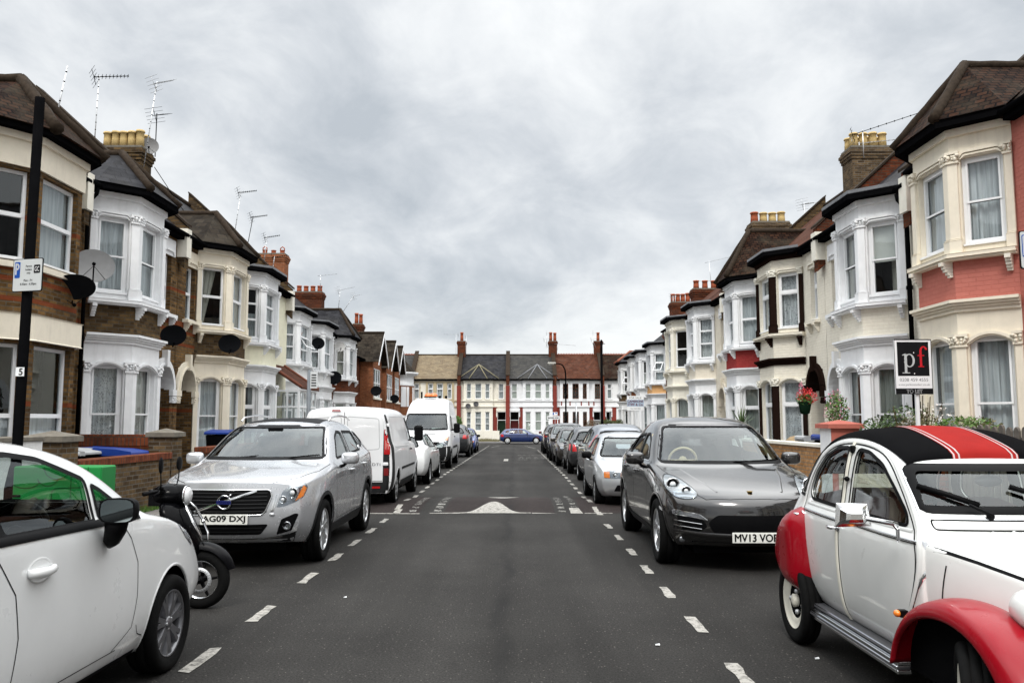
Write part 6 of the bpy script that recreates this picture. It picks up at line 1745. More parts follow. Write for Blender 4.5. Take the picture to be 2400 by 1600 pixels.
std_car('suv', 'black SUV with roof rails and red tail lamps, last in the right row', 2.46, 47.0, 'away', PT_black, 4.6, 1.80, 1.70, .36, 'alloy5', tail='wrap', rails=True, glassm=M_gcard)
# left side beyond the vans
std_car('hatch', 'white saloon parked between the two white vans', -3.12, 21.4, 'away', PT_white, 4.4, 1.76, 1.42, .32, 'alloy7d', tail='none', glassm=M_gcar)
std_car('suv', 'dark grey SUV with a bright red tail lamp beyond the tall van', -3.2, 41.2, 'away', PT_dgrey, 4.5, 1.84, 1.66, .35, 'alloy5', tail='wrap', glassm=M_gcard)
std_car('hatch', 'bright blue hatchback, last in the left row', -3.15, 48.6, 'near', PT_blue2, 4.0, 1.72, 1.46, .31, 'alloy5', head='box', mirror=M_trim, glassm=M_gcar)
# blue hatchback across the junction, nose to the right
ah = std_car('hatch', 'dark blue hatchback with white wheel trims seen side on at the junction', 0, 0, 'near', PT_blue, 4.2, 1.71, 1.43, .31, 'cap', simple('wheel_trim_white', (.62,.63,.64), .4), glassm=M_gcarc, mirror=M_trim, group='none', seats=True)
del ah.root['group']
ah.root.location = (2.72, 77.2, gz(77)); ah.root.rotation_euler = (0, 0, R(90)); ah.root.name = 'crossing_car'

# ---------------------------------------------------------------- white compact MPV (left foreground, nose away)
def white_mpv():
    L = 4.10
    c = Car('parked_car', 'white compact five door car in the left foreground, cropped by the frame edge', 'car', (-3.13, 6.50, 0), 'away', 'cars parked along the kerbs')
    rows = [
     dict(y=.16, zb=.26, wb=.64, z2=.36, w2=.72, z3=.54, w3=.755, zs=.76, ws=.69, zc=.80, dy=-.16, yo=(.0, -.03, -.03)),
     dict(y=.38, zb=.24, wb=.72, z2=.34, w2=.79, z3=.56, w3=.80, zs=.86, ws=.74, zc=.91, dy=-.14),
     dict(y=.78, zb=.22, wb=.76, z2=.34, w2=.825, z3=.60, w3=.845, zs=.985, ws=.79, zc=1.03, dy=-.12),
     dict(y=1.12, zb=.22, wb=.77, z2=.34, w2=.825, z3=.62, w3=.845, zs=1.02, ws=.81, zc=1.09, dy=-.14),
     dict(y=1.26, zb=.22, wb=.77, z2=.34, w2=.82, z3=.62, w3=.84, zs=1.05, ws=.81, zc=1.15, dy=-.34),
     dict(y=1.70, zb=.22, wb=.77, z2=.33, w2=.81, z3=.62, w3=.835, zs=1.065, ws=.81, zc=1.42, dy=-.28, zt=1.345, wt=.70),
     dict(y=2.15, zb=.22, wb=.77, z2=.33, w2=.81, z3=.62, w3=.835, zs=1.08, ws=.81, zc=1.56, dy=-.18, zt=1.50, wt=.645),
     dict(y=2.65, zb=.22, wb=.77, z2=.33, w2=.81, z3=.62, w3=.835, zs=1.095, ws=.81, zc=1.60, dy=-.03, zt=1.54, wt=.625),
     dict(y=3.15, zb=.22, wb=.77, z2=.34, w2=.825, z3=.64, w3=.845, zs=1.11, ws=.81, zc=1.59, dy=0, zt=1.52, wt=.61),
     dict(y=3.62, zb=.24, wb=.76, z2=.35, w2=.83, z3=.66, w3=.845, zs=1.10, ws=.80, zc=1.47, dy=.03, zt=1.38, wt=.57),
     dict(y=3.88, zb=.26, wb=.73, z2=.36, w2=.79, z3=.66, w3=.81, zs=1.05, ws=.76, zc=1.30, dy=.06, zt=1.22, wt=.55),
     dict(y=4.02, zb=.28, wb=.68, z2=.38, w2=.74, z3=.64, w3=.76, zs=.90, ws=.71, zc=.94, dy=.09, yo=(-.04, .01, .03)),
    ]
    q = rounded([(1.36, 1.085), (1.76, 1.095), (1.76, 1.29), (1.68, 1.26)], .02)
    w1 = rounded([(1.82, 1.095), (2.64, 1.115), (2.70, 1.485), (2.45, 1.49), (2.20, 1.455), (1.82, 1.325)], .03)
    w2 = rounded([(2.78, 1.12), (3.35, 1.14), (3.42, 1.20), (3.30, 1.45), (2.80, 1.485)], .03)
    fw = rounded([(-.68, 1.12), (.68, 1.12), (.55, 1.50), (-.55, 1.50)], .05); rw = rounded([(-.56, 1.12), (.56, 1.12), (.46, 1.36), (-.46, 1.36)], .05)
    c.shell([S(**r) for r in rows], PT_white, [q, w1, w2], fw, rw, [((.83, .318), .365), ((3.43, .318), .365)], fy=(.6, 2.1), ry=(3.6, 5), crease=.3, sub=3)
    c.glaze([q, w1, w2], fw, rw, M_gcarc, M_gcarc, gr=M_gcar, tw=.028)
    c.wheels(.83, 3.43, .312, .745, .195, style='alloy7d', rim=M_alloyd, rr=.215)
    for sx in (1, -1):
        c.line('belt_trim', [(1.30, 1.072), (1.8, 1.082), (2.7, 1.102), (3.4, 1.125)], 'side', M_trim, .040, .006, sx, raise_=.006)
        c.patch('pillar_trim', rounded([(2.64, 1.11), (2.78, 1.11), (2.80, 1.50), (2.70, 1.50)], .01), 'side', M_trim, .003, sx)
        c.line('door_gap', [(1.60, .33), (1.40, .42), (1.36, .60), (1.36, .80), (1.44, .95), (1.52, 1.03)], 'side', None, .006, side=sx)
        c.line('door_gap', [(2.70, .33), (2.60, .45), (2.57, .65), (2.60, .85), (2.74, 1.04)], 'side', None, .007, side=sx)
        c.line('door_gap', [(1.55, .325), (3.1, .325)], 'side', None, .006, side=sx)
        c.line('wing_gap', [(1.22, .33), (1.30, .36), (1.34, .42)], 'side', None, .005, side=sx)
        hd = MB(); y, z = 2.40, .93
        p, d, n = c.cast('side', y, z, sx)
        pts = []
        for k in range(9):
            t = k/8; pp, dd, nn_ = c.cast('side', y+.105-.21*t, z-.006*math.sin(PI*t), sx); pts.append(pp-dd*(.004+.034*math.sin(PI*t)**.45 if 0 < t < 1 else .0))
        hd.tube(pts, [.016, .020, .021, .021, .020, .019, .019, .018, .014], 10, flat=1.2); hd.build('door_handle', PT_white, c.root)
        cup = [(y+.10*math.cos(a*PI/12), z+.0+.055*math.sin(a*PI/12)) for a in range(24)]
        c.line('handle_recess', cup, 'side', PT_white, .014, .0, sx, closed=True, raise_=.003)
        arc = [(.83+.375*math.cos(a*PI/24), .318+.375*math.sin(a*PI/24)) for a in range(-3, 27)]
        c.line('arch_lip', arc, 'side', PT_white, .018, .002, sx, raise_=.008)
        c.patch('headlight', rounded([(.30, .74), (.46, .82), (.66, .965), (.60, .985), (.40, .90), (.27, .80)], .02), 'side', M_lampin, .003, sx, bulge=.008)
        c.patch('sill_cladding', rounded([(1.24, .225), (3.05, .225), (3.05, .255), (1.24, .255)], .008), 'side', M_trim, .004, sx)
    # the big door mirror seen from behind
    for sx in (1, -1): c.mirror(1.86, 1.16, .83, M_trim, sx, .92, stalk=False)
    for sx in (1, -1):
        m = MB(); m.tube([(sx*.83, 1.74, .945), (sx*.85, 1.76, .98), (sx*.885, 1.79, 1.05), (sx*.91, 1.83, 1.11)], [.015, .045, .06, .065], 10); m.build('mirror_stalk', M_trim, c.root)
    c.seats((2.45, 3.2), .60, 1.22, xs=(-.36, .36)); c.dash(1.25, 1.72, 1.02, .66)
    return c
white_mpv()

# ---------------------------------------------------------------- vans
def van_rows(L, W, H, high=False):
    w = W/2
    R_ = []
    def q(y, zs, ws, zc, dy=0, zt=None, wt=None, w3=None, yo=(0, 0, 0), zb=.28): R_.append(dict(y=y, zb=zb, wb=(w3 or w)*.90, z2=.42, w2=(w3 or w)*.975, z3=.80, w3=w3 or w, zs=zs, ws=ws, zc=zc, dy=dy, zt=zt, wt=wt, yo=yo))
    return R_, q
def cargo_van():
    L, W, H = 4.78, 1.90, 1.95
    c = Car('parked_van', 'white low roof panel van seen from behind with a tall red tail lamp', 'van', (-3.28, 15.9+L, 0), 'away')
    R_, q = van_rows(L, W, H)
    q(.22, .86, .74, .92, -.18, w3=.82, yo=(.04, -.03, -.03)); q(.44, .95, .84, 1.02, -.15, w3=.92); q(.9, 1.08, .90, 1.17, -.15); q(1.12, 1.12, .905, 1.26, -.32)
    q(1.55, 1.15, .91, 1.66, -.3, 1.54, .80); q(1.85, 1.18, .915, 1.86, -.22, 1.76, .76); q(2.2, 1.20, .92, 1.94, -.04, 1.84, .76); q(3.2, 1.2, .92, 1.955, 0, 1.86, .76); q(4.55, 1.2, .92, 1.945, .0, 1.85, .755)
    q(4.68, 1.2, .905, 1.91, .03, 1.82, .74); q(4.74, 1.2, .885, 1.86, .03, 1.79, .72, w3=.93, yo=(-.02, 0, 0))
    w1 = rounded([(1.35, 1.22), (2.15, 1.24), (2.15, 1.72), (1.85, 1.72)], .04); fw = rounded([(-.78, 1.24), (.78, 1.24), (.66, 1.78), (-.66, 1.78)], .06)
    c.shell([S(**r) for r in R_], PT_white2, [w1], fw, None, [((.88, .335), .385), ((3.98, .335), .385)], fy=(.6, 1.9), crease=.25, endcrease=.75)
    c.glaze([w1], fw, None, M_gcard, M_gcar)
    c.wheels(.88, 3.98, .33, .81, .215, style='cap', rim=M_steel)
    for sx in (1, -1):
        # tall lamp cluster with black surround on the rear corner
        sur = rounded(mx([(.745, .32), (.90, .32), (.925, .5), (.925, 1.05), (.885, 1.25), (.855, 1.5), (.80, 1.74), (.755, 1.80)], sx), .02)
        c.patch('lamp_surround', sur, 'rear', M_clad, .004)
        c.patch('lamp_surround', rounded([(4.38, .32), (4.71, .32), (4.725, .6), (4.725, 1.4), (4.68, 1.78), (4.57, 1.78), (4.53, 1.3), (4.52, .78)], .03), 'side', M_clad, .006, sx)
        tl = c.patch('tail_lamp', rounded(mx([(.765, 1.02), (.885, 1.02), (.875, 1.48), (.765, 1.50)], sx), .02), 'rear', M_redl, .012, bulge=.012)
        c.patch('indicator', rounded(mx([(.785, 1.12), (.865, 1.12), (.86, 1.28), (.785, 1.29)], sx), .015), 'rear', simple('lens_pink', (.50, .16, .14), .25), .020, parent=tl, bulge=.008)
        c.patch('tail_lamp', rounded(mx([(.765, .62), (.86, .62), (.86, .76), (.765, .76)], sx), .015), 'rear', M_redd, .012)
        for z in (.84, 1.58): h = MB(); p, d, n = c.cast('rear', .80*sx, z); h.box(p.x-.05, p.x+.05, p.y-.0, p.y+.03, z-.03, z+.03); h.build('hinge', PT_white2, c.root, bevel=.008)
        c.line('panel_groove', rounded(mx([(.06, 1.08), (.68, 1.12), (.66, 1.70), (.06, 1.74)], sx), .05), 'rear', simple('groove_grey', (.42,.43,.44), .5), .014, .001, closed=True)
        c.line('panel_groove', rounded([(2.45, 1.12), (4.30, 1.15), (4.26, 1.74), (2.45, 1.74)], .06), 'side', simple('groove_grey', (.42,.43,.44), .5), .018, .001, sx, closed=True)
        c.line('door_gap', [(1.22, .50), (1.22, 1.10)], 'side', None, .008, side=sx); c.line('door_gap', [(2.28, .42), (2.28, 1.80)], 'side', None, .008, side=sx)
        c.line('side_moulding', [(1.35, .70), (3.5, .70)], 'side', M_clad, .05, .006, sx)
        c.patch('sill_cladding', rounded([(1.3, .29), (3.55, .29), (3.55, .46), (1.3, .46)], .02), 'side', M_clad, .005, sx)
        for ya in (.88, 3.98): c.line('arch_trim', [(ya+.40*math.cos(a*PI/20), .335+.40*math.sin(a*PI/20)) for a in range(0, 21)], 'side', PT_white2, .03, .003, sx, raise_=.01)
        c.handle(2.12, 1.05, sx, M_trim, .15)
        m = MB(); m.box(sx*.93 if sx > 0 else sx*1.13, sx*1.13 if sx > 0 else sx*.93, 1.30, 1.42, 1.20, 1.56); mo = m.build('door_mirror', M_trim, c.root, bevel=.04)
        c.patch('headlight', rounded(mx([(.52, .80), (.78, .82), (.80, 1.0), (.60, .95)], sx), .02), 'front', M_lampin, .004)
    c.line('door_gap', [(0, .50), (0, 1.86)], 'rear', None, .010); c.line('door_gap', [(-.74, .52), (.74, .52)], 'rear', None, .010)
    c.patch('rear_bumper', rounded([(-.88, .29), (.88, .29), (.92, .50), (-.92, .50)], .03), 'rear', M_clad, .012)
    c.patch('bumper_reflector', rounded([(-.70, .38), (-.55, .38), (-.55, .42), (-.70, .42)], .01), 'rear', M_redl, .02); c.patch('bumper_reflector', rounded([(.55, .38), (.70, .38), (.70, .42), (.55, .42)], .01), 'rear', M_redl, .02)
    bl = c.patch('brake_lamp', rounded([(-.09+.16, 1.835), (.09+.16, 1.84), (.08+.16, 1.88), (-.08+.16, 1.875)], .015), 'rear', M_redd, .012, bulge=.01)
    t = text_bm('2.0 CDTI', .10, space=1.1); p, d, n = c.cast('rear', -.52, .82); m = MB(); m.bmesh(t, smooth=False, M=Matrix(((-1, 0, 0, -.50), (0, 0, 0, p.y+.006), (0, .75, 0, .83), (0, 0, 0, 1)))); t.free(); m.build('lettering', simple('badge_grey', (.10,.10,.11), .4), c.root, weld=False)
    c.plate(None, .28, .60, 'rear', mat=simple('plate_yellow', (.65,.48,.05), .4))
    return c
cargo_van()
def tall_van():
    L, W, H = 5.2, 1.97, 2.62
    c = Car('parked_van', 'white high roof van facing the camera with an orange beacon on its roof', 'van', (-3.28, 29.4, gz(30)), 'near')
    R_, q = van_rows(L, W, H)
    q(.24, .93, .78, .98, -.18, w3=.86, yo=(.02, -.04, -.04)); q(.45, 1.05, .88, 1.14, -.16, w3=.95); q(.80, 1.22, .92, 1.32, -.18); q(.98, 1.26, .93, 1.40, -.34)
    q(1.35, 1.28, .94, 1.82, -.3, 1.70, .84); q(1.62, 1.30, .945, 2.04, -.24, 1.92, .80); q(1.85, 1.30, .95, 2.32, -.16, 2.15, .79); q(2.3, 1.3, .95, 2.56, -.05, 2.40, .74); q(2.9, 1.3, .95, 2.62, 0, 2.46, .73); q(4.9, 1.3, .95, 2.62, 0, 2.46, .73); q(5.1, 1.3, .94, 2.56, .02, 2.42, .70)
    w1 = rounded([(1.28, 1.36), (2.1, 1.38), (2.1, 1.86), (1.72, 1.86)], .04); fw = rounded([(-.82, 1.39), (.82, 1.39), (.72, 1.96), (-.72, 1.96)], .06)
    c.shell([S(**r) for r in R_], PT_white2, [w1], fw, None, [((.92, .345), .40), ((4.1, .345), .40)], fy=(.5, 1.75), crease=.25, endcrease=.6)
    c.glaze([w1], fw, None, M_gcard, M_gcar, tw=.04)
    c.wheels(.92, 4.1, .34, .85, .22, style='cap', rim=M_steel)
    for sx in (1, -1):
        c.lamp('headlight', rounded(mx([(.60, .82), (.86, .82), (.895, 1.16), (.80, 1.14), (.62, .98)], sx), .03), 'front', rings=[(.74*sx, .92, .06)], amber=rounded(mx([(.74, 1.01), (.86, 1.01), (.875, 1.13), (.80, 1.12)], sx), .02), off=.006)
        m = MB(); m.box(min(sx*.99, sx*1.22), max(sx*.99, sx*1.22), 1.36, 1.46, 1.26, 1.62); m.build('door_mirror', M_trim, c.root, bevel=.045)
        m = MB(); m.tube([(sx*.93, 1.42, 1.38), (sx*1.02, 1.41, 1.38)], .035, 8); m.build('mirror_stalk', M_trim, c.root)
        c.patch('bumper_corner', rounded([(.10, .30), (.60, .30), (.56, .80), (.10, .80)], .03), 'side', M_clad, .006, sx)
        c.line('door_gap', [(1.12, .5), (1.12, 1.2)], 'side', None, .008, side=sx); c.line('door_gap', [(2.22, .45), (2.22, 1.95)], 'side', None, .008, side=sx); c.handle(2.05, 1.12, sx, M_trim, .15)
        c.line('side_moulding', [(1.4, .74), (3.6, .74)], 'side', M_clad, .09, .006, sx); c.line('roof_seam', [(1.95, 2.06), (5.0, 2.06)], 'side', simple('groove_grey', (.42,.43,.44), .5), .02, .001, sx)
    c.patch('bumper', rounded([(-.93, .30), (.93, .30), (.95, .68), (.88, .80), (.58, .78), (-.58, .78), (-.88, .80), (-.95, .68)], .04), 'front', M_clad, .014, res=.08)
    c.patch('grille', rounded([(-.55, .84), (.55, .84), (.58, .96), (-.58, .96)], .02), 'front', M_trim, .006); c.line('bonnet_slot', [(-.42, 1.22), (.42, 1.22)], 'front', M_trim, .03, .004)
    c.line('bonnet_gap', [(-.84, 1.20), (-.60, 1.02), (.60, 1.02), (.84, 1.20)], 'front', None, .010)
    c.patch('lower_grille', rounded([(-.60, .36), (.60, .36), (.55, .50), (-.55, .50)], .02), 'front', M_trim, .018); c.plate(None, 0, .62, off=.03)
    for x0 in (-.55, .15):
        m = MB(); p, d, n = c.cast('front', x0, 1.42); m.tube([(x0, p.y-.05, 1.39), (x0+.3, p.y-.06, 1.42), (x0+.6, p.y-.02, 1.43)], .014, 6); m.build('wiper', M_trim, c.root)
    m = MB(); m.box(-.22, .22, 2.32, 2.50, 2.60, 2.64, 1); m.lathe([(.001, .12), (.09, .11), (.14, .06), (.15, 0)], (-.06, 2.41, 2.64), 'z', 18); m.lathe([(.001, .12), (.09, .11), (.14, .06), (.15, 0)], (.14, 2.41, 2.64), 'z', 18)
    m.build('beacon', [simple('beacon_orange', (.70,.16,.03), .3, coat=.6), M_trim], c.root)
    for x0 in (.38, .62): m = MB(); m.box(x0-.05, x0+.05, 2.3, 2.4, 2.56, 2.66); m.build('roof_fitting', M_trim, c.root, bevel=.02)
    c.seats((2.0,), 1.0, 1.70, xs=(-.45, .45)); c.dash(1.1, 1.45, 1.36, .82)
    m = MB(); m.box(.2, .62, 1.05, 1.25, 1.36, 1.44); m.build('papers', simple('paper_white', (.65,.65,.64), .8), c.root, bevel=.02)
tall_van()
# ---------------------------------------------------------------- classic red and white car (right foreground)
def classic():
    c = Car('classic_car', 'white rounded classic car with dark red wings and black and red striped canvas roof', 'car', (2.78, 3.30, 0), 'near', 'cars parked along the kerbs')
    def s(y, zb, wb, w2, w3, zs, ws, zc, dy=0, zt=None, wt=None, yo=(0,0,0), z3=.72): return S(y, zb, wb, zb+.08, w2, z3, w3, zs, ws, zc, dy, zt, wt, yo, rb=.7)
    cab = [s(1.26, .34, .50, .56, .60, .97, .585, 1.07, -.05), s(1.31, .34, .53, .58, .615, .985, .60, 1.12, -.05), s(1.40, .34, .55, .60, .63, .99, .62, 1.205, -.07, 1.16, .535),
           s(1.56, .34, .56, .61, .635, .995, .63, 1.365, -.05, 1.325, .515), s(1.68, .34, .56, .61, .64, 1.0, .635, 1.455, -.02, 1.405, .51), s(2.0, .34, .56, .61, .64, 1.0, .635, 1.565, 0, 1.51, .50), s(2.4, .34, .56, .61, .64, 1.0, .635, 1.60, 0, 1.55, .50),
           s(2.78, .34, .56, .61, .64, 1.0, .635, 1.575, 0, 1.50, .50), s(3.10, .36, .55, .60, .635, .98, .62, 1.46, .02, 1.37, .49), s(3.36, .40, .54, .58, .62, .94, .60, 1.23, .04, 1.14, .48), s(3.52, .44, .50, .56, .60, .86, .57, 1.00, .05), s(3.62, .48, .48, .54, .57, .76, .54, .84, .05)]
    wf = rounded([(1.43, 1.065), (2.23, 1.075), (2.23, 1.47), (2.06, 1.455), (1.84, 1.385), (1.62, 1.25), (1.46, 1.13)], .05, 4)
    wr = rounded([(2.36, 1.075), (2.92, 1.085), (2.985, 1.14), (2.93, 1.27), (2.78, 1.40), (2.56, 1.47), (2.36, 1.475)], .05, 4)
    wq = rounded([(3.08, 1.09), (3.28, 1.10), (3.21, 1.22), (3.08, 1.345), (2.96, 1.425), (3.01, 1.30), (3.08, 1.18)], .025, 3)
    fw = rounded([(-.525, 1.165), (.525, 1.165), (.475, 1.385), (-.475, 1.385)], .05, 4)
    rw = rounded([(-.40, 1.06), (.40, 1.06), (.36, 1.25), (-.36, 1.25)], .05)
    c.shell(cab, PT_2cv, [wf, wr, wq], fw, rw, [], fy=(1.1, 1.9), ry=(3.1, 4.2), crease=.15, sub=3, endcrease=.2)
    c.glaze([wf, wr, wq], fw, rw, M_gcarc, M_gcarc, tw=.022)
    c.line('windscreen_seal', fw, 'front', M_trim, .042, .004, closed=True, raise_=.008)
    for sx in (1, -1):
        # raised door frames, shut lines, belt mouldings
        arch = [(1.665, .36), (1.40, .55), (1.285, .78), (1.275, .98), (1.38, 1.12), (1.54, 1.275), (1.74, 1.42), (1.95, 1.495), (2.30, 1.525), (2.62, 1.505), (2.86, 1.42), (3.03, 1.25), (3.09, 1.08), (3.06, .9), (3.02, .40)]
        arch = chaikin(arch, 2, closed=False)
        c.line('door_frame', arch, 'side', PT_2cv, .030, .002, sx, raise_=.010)
        c.line('door_gap', [(p[0]+(.022 if p[0] < 2.3 else -.022), p[1]-.018) for p in arch], 'side', None, .008, .003, sx)
        c.line('door_gap', [(2.30, .36), (2.30, 1.50)], 'side', None, .008, .002, sx)
        c.line('centre_pillar', [(2.315, .35), (2.315, 1.515)], 'side', simple('pillar_cream', (.66,.64,.56), .4), .030, .004, sx, raise_=.014)
        c.line('chrome_moulding', [(p[0]-.030 if p[0] < 2 else p[0], p[1]+.0) for p in arch[:26]], 'side', M_chrome, .008, .012, sx, raise_=.004)
        for a, b in ((1.30, 2.27), (2.34, 3.03)):
            c.line('belt_moulding', [(a, .995), (b, 1.005)], 'side', M_chrome, .012, .006, sx, raise_=.004); c.line('belt_shadow', [(a, .984), (b, .994)], 'side', None, .006, .006, sx)
            c.line('window_frame', rounded([(a+.10, 1.045), (b-.02, 1.05)], .01) if False else [(a+.08, 1.045), (b-.03, 1.05)], 'side', PT_2cv, .02, .002, sx, raise_=.004)
        # sill strips
        m = MB()
        for k, (z, w_, mi) in enumerate(((.335, .628, 1), (.308, .655, 0), (.285, .66, 1), (.262, .655, 0))):
            m.box(min(sx*(w_-.08), sx*w_), max(sx*(w_-.08), sx*w_), 1.46, 3.02, z-.012, z+.011, mi)
        m.build('sill_strip', [M_chrome, M_alloyd], c.root, bevel=.004)
        for y, z in ((2.31, .945), (3.02, .955)):
            p, d, n = c.cast('side', y, z, sx); h = MB(); h.lathe([(.030, 0), (.030, .008), (.022, .012), (.001, .012)], (p.x, p.y, p.z), 'x', 16) if sx > 0 else h.lathe([(.030, 0), (.030, -.008), (.022, -.012), (.001, -.012)], (p.x, p.y, p.z), 'x', 16)
            h.tube([(p.x+sx*.005, p.y-.005, p.z), (p.x+sx*.045, p.y, p.z), (p.x+sx*.05, p.y+.04, p.z+.0), (p.x+sx*.045, p.y+.075, p.z+.004)], [.010, .013, .012, .008], 8); h.build('door_handle', M_chrome, c.root, weld=False)
        p, d, n = c.cast('side', 2.315, 1.27, sx); h = MB(); h.ball((p.x+sx*.02, p.y-.05, p.z), .018); h.tube([(p.x+sx*.02, p.y-.05, p.z), (p.x+sx*.015, p.y+.02, p.z+.0)], .006, 6); h.build('window_catch', M_trim, c.root, weld=False)
        p, d, n = c.cast('side', 2.30, 1.475, sx); h = MB(); h.box(min(p.x, p.x+sx*.035), max(p.x, p.x+sx*.035), 2.27, 2.305, 1.44, 1.49); h.build('window_catch', M_trim, c.root, bevel=.008)
        # rear wing: a closed teardrop skirt
        out = chaikin([(2.86, .40), (3.10, .345), (3.40, .40), (3.60, .50), (3.66, .62), (3.56, .80), (3.36, .95), (3.12, 1.02), (2.97, 1.0), (2.90, .82)], 2)
        bm = bmesh.new(); f = bm.faces.new([bm.verts.new((p[0], p[1], 0)) for p in out])
        for k in range(40):
            u = 2.8+k*.035; bmesh.ops.bisect_plane(bm, geom=bm.verts[:]+bm.edges[:]+bm.faces[:], plane_co=(u, 0, 0), plane_no=(1, 0, 0))
            v = .3+k*.035; bmesh.ops.bisect_plane(bm, geom=bm.verts[:]+bm.edges[:]+bm.faces[:], plane_co=(0, v, 0), plane_no=(0, 1, 0))
        vs = [Vector(v.co) for v in bm.verts]
        def segd(p):
            b = 9
            for i in range(len(out)):
                a_, b_ = Vector((*out[i], 0)), Vector((*out[(i+1) % len(out)], 0)); ab = b_-a_; t = max(0, min(1, (p-a_).dot(ab)/max(1e-9, ab.length_squared))); b = min(b, (p-a_-ab*t).length)
            return b
        for v in bm.verts:
            y, z = v.co.x, v.co.y; dd = segd(Vector((y, z, 0)))
            base = .555-.22*max(0, y-3.2)**1.3
            e = .185*(1-(1-min(1, dd/.19))**2.3)**.62
            v.co = Vector((sx*(base+e), y, z))
        m = MB(); m.bmesh(bm, smooth=True); bm.free(); m.build('rear_wing', PT_red, c.root, weld=False)
        # front wing: swept sheet over the wheel
        O = [(1.435, .33), (1.40, .46), (1.32, .585), (1.19, .69), (1.03, .755), (.86, .785), (.70, .785), (.54, .76), (.40, .70), (.28, .61), (.20, .50), (.16, .38)]
        I = [(1.385, .33), (1.35, .43), (1.27, .53), (1.155, .61), (1.02, .66), (.87, .685), (.72, .685), (.58, .66), (.46, .60), (.37, .52), (.31, .42), (.29, .33)]
        n_ = len(O); vs = []
        for (oy, oz), (iy, iz) in zip(O, I):
            for x, f_, up in ((.42, 0, -.05), (.47, 0, -.012), (.54, 0, .006), (.61, 0, .004), (.665, .05, -.004), (.70, .22, 0), (.72, .50, 0), (.728, .80, 0), (.722, 1.0, 0), (.70, 1.03, 0)):
                vs.append((sx*x, oy+(iy-oy)*f_, oz+(iz-oz)*f_+up))
        m = MB(); k_ = 10
        m.add(vs, [(i*k_+j, i*k_+j+1, (i+1)*k_+j+1, (i+1)*k_+j) for i in range(n_-1) for j in range(k_-1)], 0, True)
        o = m.build('front_wing', PT_red, c.root, weld=False)
        sb = o.modifiers.new('s', 'SUBSURF'); sb.levels = 2; sb.render_levels = 2
        so_ = o.modifiers.new('t', 'SOLIDIFY'); so_.thickness = .008; so_.offset = -1
        m = MB(); p0 = (sx*.70, 1.335, .61); m.ball(p0, .022, 0, 10, (.9, 1.2, .9)); m.box(min(sx*.65, sx*.69), max(sx*.65, sx*.69), 1.31, 1.355, .592, .628, 1); m.build('indicator', [M_amber, M_trim], c.root, weld=False)
        # headlamp pods
        m = MB(); m.lathe([(.001, .17), (.05, .16), (.085, .11), (.10, .03), (.102, -.02), (.097, -.03)], (sx*.44, .48, .80), 'y', 24, 0); m.lathe([(.096, -.028), (.06, -.045), (.001, -.05)], (sx*.44, .48, .80), 'y', 24, 1)
        m.build('headlight', [PT_2cv, M_whitel], c.root, weld=False)
        # door mirror on a long arm
        m = MB(); bx, by, bz = sx*.655, 1.36, 1.075
        m.box(min(bx, bx+sx*.02), max(bx, bx+sx*.02), by-.012, by+.014, bz-.09, bz+.0, 1)
        m.tube([(bx+sx*.012, by, bz-.02), (bx+sx*.02, by, bz+.01), (bx+sx*.16, by+.02, bz+.035), (bx+sx*.22, by+.05, bz+.045)], .0065, 8)
        cx, cy, cz = bx+sx*.235, by+.06, bz+.05
        hv = [(cx-sx*.09, cy, cz-.045), (cx+sx*.085, cy, cz-.05), (cx+sx*.075, cy, cz+.055), (cx-sx*.075, cy, cz+.05)]
        bk = [(cx-sx*.05, cy-.065, cz-.030), (cx+sx*.05, cy-.065, cz-.030), (cx+sx*.045, cy-.065, cz+.03), (cx-sx*.045, cy-.065, cz+.03)]
        m.add(hv+bk, [(0,1,2,3), (4,5,6,7), (0,1,5,4), (1,2,6,5), (2,3,7,6), (3,0,4,7)])
        m.build('door_mirror', [M_chrome, M_alloyd], c.root, bevel=.014)
        c.patch('wing_scoop', rounded([(.72, .80), (1.20, .74), (1.22, .90), (1.15, .95), (.70, .86)], .04), 'side', PT_2cv, .0, sx) if False else None
    for y in (.72, 3.12):
        for x in (-.63, .63): c.wheel(x, y, .305, .135, 'steel2cv', steer=R(-24) if y < 1 else 0, rim=simple('wheel_cream', (.60,.58,.50), .4), rr=.205)
    m = MB(); m.box(-.50, .50, .5, 3.5, .26, .42); m.build('underbody', M_int, c.root)
    for sx in (1, -1): m = MB(); m.prism([(.30, .30), (1.42, .30), (1.40, .50), (1.20, .68), (.90, .735), (.60, .72), (.36, .60)], 'x', min(sx*.60, sx*.575), max(sx*.60, sx*.575));   m.build('wheel_well', M_int, c.root)
    # ribbed bonnet and front panels
    hood = [s(.22, .45, .20, .26, .27, .72, .235, .80, -.07, z3=.60), s(.36, .44, .26, .31, .32, .80, .285, .875, -.05, z3=.62), s(.62, .42, .32, .36, .385, .87, .36, .945, -.03, z3=.66), s(.95, .40, .40, .44, .49, .925, .465, 1.005, -.02, z3=.70), s(1.22, .38, .47, .52, .575, .965, .56, 1.055, -.02, z3=.72), s(1.30, .38, .50, .54, .59, .975, .575, 1.065, -.02, z3=.72)]
    body = c.bvh; bb = c.body
    c.shell(hood, PT_2cv, name='bonnet', crease=.35, sub=2, endcrease=.3)
    for k in (-2, -1, 0, 1, 2): c.line('bonnet_rib', [(k*.055, .26), (k*.11, 1.22)], 'top', PT_2cv, .028, .0, raise_=.014)
    for sx in (1, -1):
        c.line('bonnet_gap', [(sx*.235, .30), (sx*.34, .60), (sx*.455, .95), (sx*.56, 1.25)], 'top', None, .010, .002)
        c.line('bonnet_edge', [(sx*.225, .30), (sx*.325, .60), (sx*.44, .95), (sx*.545, 1.25)], 'top', PT_2cv, .02, .001, raise_=.008)
        c.line('panel_gap', [(1.17, .62), (1.12, .90)], 'side', None, .008, .002, sx)
